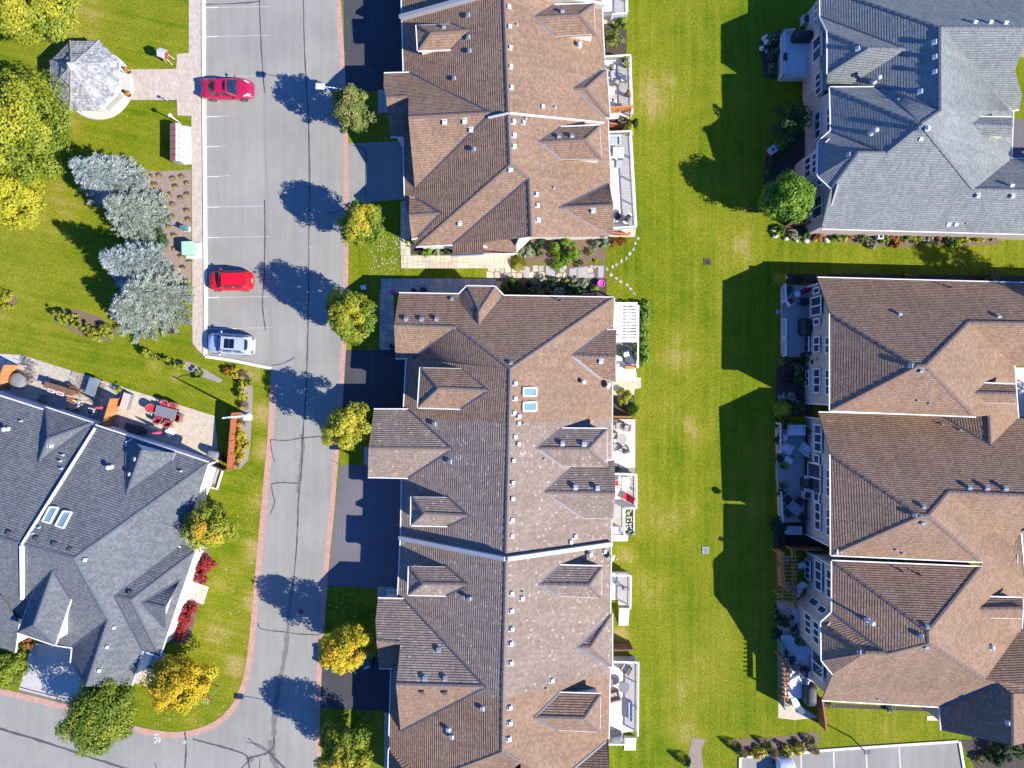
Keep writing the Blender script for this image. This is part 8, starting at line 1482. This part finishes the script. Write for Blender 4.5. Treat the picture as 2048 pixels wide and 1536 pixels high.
for i, (x, y, p_, s_, r_) in enumerate(((1566, 932, 'bright', 'grass', 9), (1618, 921, 'bright', 'grass', 10), (1559, 917, 'purple', 'dome', 9), (1556, 879, 'purple', 'flower', 10), (1566, 970, 'bright', 'grass', 9), (1560, 986, 'purple', 'dome', 8), (1614, 862, 'green', 'dome', 6), (1563, 845, 'green', 'dome', 8))): pot(['pot of lime spiky leaves at the rail gap, upper one', 'pot of lime spiky leaves against the brick wall', 'pot of dark purple leaves at the rail gap, upper one', 'pot of dark foliage beside the round grey table', 'pot of lime spiky leaves at the rail gap, lower one', 'pot of dark purple leaves at the rail gap, lower one', 'green potted plant at the end of the white sofa', 'green potted plant in the corner behind the white sofa'][i], x, y, r_, .35, 'black', p_, s_, Z, 30 + i, .6)
grill('black barbecue against the patio door of the middle brown house', 1615, 967, 30, 18, 90, 'black', Z, cover=False); t = F('air_conditioner', 'pale square air conditioner beside the black barbecue', 'air conditioner', 1615, 991, .7, 0, Z); MB().box((0, 0, .35), (.66, .66, .7)).build('cabinet', M['tabgrey'], t, local=True, bevel=.05); MB().lathe((0, 0, .71), [(.25, 0), (.25, .02), (.04, .03)], 16).build('fan_grille', M['dark'], t, local=True)
rect_table('glass-topped dining table at the lower end of the deck with the beige rail', 1590, 1017, 30, 20, -40, 'glasstop', Z); 
for i, (x, y, r_) in enumerate(((1577, 1001, -50), (1599, 1003, -130), (1577, 1026, 40), (1603, 1033, 130))): chair('dark sling chair at the ' + ['upper left', 'upper right', 'lower left', 'lower right'][i] + ' of the glass dining table', x, y, r_, 'dark', None, Z, .62)
box('storage_chest', 'blue-grey deck chest below the glass dining table', 'chest', 1588, 1061, 32, 17, 0, .6, 'bluegrey')
for i, (x, y) in enumerate(((1570, 1079), (1583, 1079), (1598, 1081), (1592, 1072), (1611, 1072))): b_ = W(x, y, .3); o = MB().lathe((0, 0, 0), [(.10, 0), (.15, .28), (.16, .3), (.13, .3), (.12, .24), (.02, .22)], 10).build('flower_pot', M['black'], None, smooth=True); o.location = (b_.x, b_.y, 0); tag(o, f'small empty black pot between the deck chest and the cedar pergola, {["first", "second", "fourth", "third", "fifth"][i]} from the left', 'pot', 'empty black pots')
lounger('pale lounger in the shade beside the cedar pergola', 1599, 1178, 60, 'tabgrey', 0.0, 1.5, .6); chair('pale armchair under the cedar pergola, upper one', 1573, 1120, -30, 'tabgrey', 'bluegrey'); chair('pale armchair under the cedar pergola, lower one', 1575, 1172, 30, 'tabgrey', 'bluegrey'); box('storage_chest', 'grey cushion chest below the cedar pergola', 'chest', 1596, 1231, 17, 30, 0, .6, 'bluegrey'); chair('cream chair near the patio door beside the cedar pergola', 1602, 1131, 200, 'tabgrey', 'cushion')
Z = .3
grill('big black covered barbecue at the wall of the lilac-grey deck', 1623, 1391, 46, 22, 90, 'black', Z, 1.2); box('cooler', 'teal cooler box on the lilac-grey deck', 'cooler', 1622.5, 1354, 13, 22, -8, .5, 'teal', Z, 'cushion'); sofa('white-covered sofa on the lilac-grey deck', 1589, 1363, 26, 20, 30, 'cushion', 'cushion', Z, 2); round_table('small brown round table on the lilac-grey deck', 1590, 1334, 7, 'wicker', Z); chair('white sling chair on the lilac-grey deck', 1584, 1346, -20, 'white', 'cushion', Z); chair('dark chair right of the brown round table', 1606, 1338, 180, 'dark', None, Z); chair('dark chair above the brown round table', 1585, 1320, -80, 'dark', None, Z); chair('white folding chair beside the white-covered sofa', 1607, 1361, 160, 'white', 'bluegrey', Z); pot('pot of red and yellow flowers at the foot of the dark green screen', 1574, 1402, 7, .4, 'terracotta', 'pinkflowers', 'flower', Z, 51, .5); pot('pot of white flowers at the top of the dark green screen', 1570, 1305, 8, .4, 'black', 'flowers', 'flower', Z, 52, .6); lounger('white chaise at the open end of the lilac-grey deck', 1594, 1410, -58, 'cushion', 0.0, 1.4, .5); box('side_table', 'small pale table against the wall of the lilac-grey deck', 'table', 1623, 1302, 12, 13, 0, .5, 'cushion', Z)
t = F('patio_umbrella_stand', 'white umbrella stand beside the white-covered sofa', 'umbrella stand', 1601, 1347, .3, 0, Z); MB().lathe((0, 0, 0), [(.26, 0), (.26, .08), (.05, .14), (.04, .5)], 14).build('base', M['cushion'], t, smooth=True, local=True); MB().tube((0, 0, .1), (0, 0, 1.0), .025, .025, 8).build('pole', M['white'], t, local=True)
# lean-to downpipes, porch lamp, garden hose reel on the corner wall
t = F('garden_reel', 'coiled garden hose on the wall of the slate grey house beside the red bushes', 'hose', 366, 1200, .4, -17); MB().lathe((0, 0, .1), [(.1, 0), (.22, .02), (.24, .12), (.18, .14), (.1, .14)], 14).build('coil', M['dark'], t, smooth=True, local=True); MB().box((0, 0, .05), (.4, .3, .1)).build('stand', M['vent_g'], t, local=True)
t = F('garden_bench', 'white slatted bench on the porch of the lower terrace', 'bench', 786, 1184, .4, 0)
for k in range(5): ubox('slat', M['white'], t, (0, -.2 + .1 * k, .42), (1.1, .07, .03))
for k in range(4): ubox('back_slat', M['white'], t, (0, .28, .52 + .1 * k), (1.1, .03, .07))
for sx in (-.5, .5):
    for sy in (-.2, .25): ubox('leg', M['white'], t, (sx, sy, .2), (.06, .06, .4))
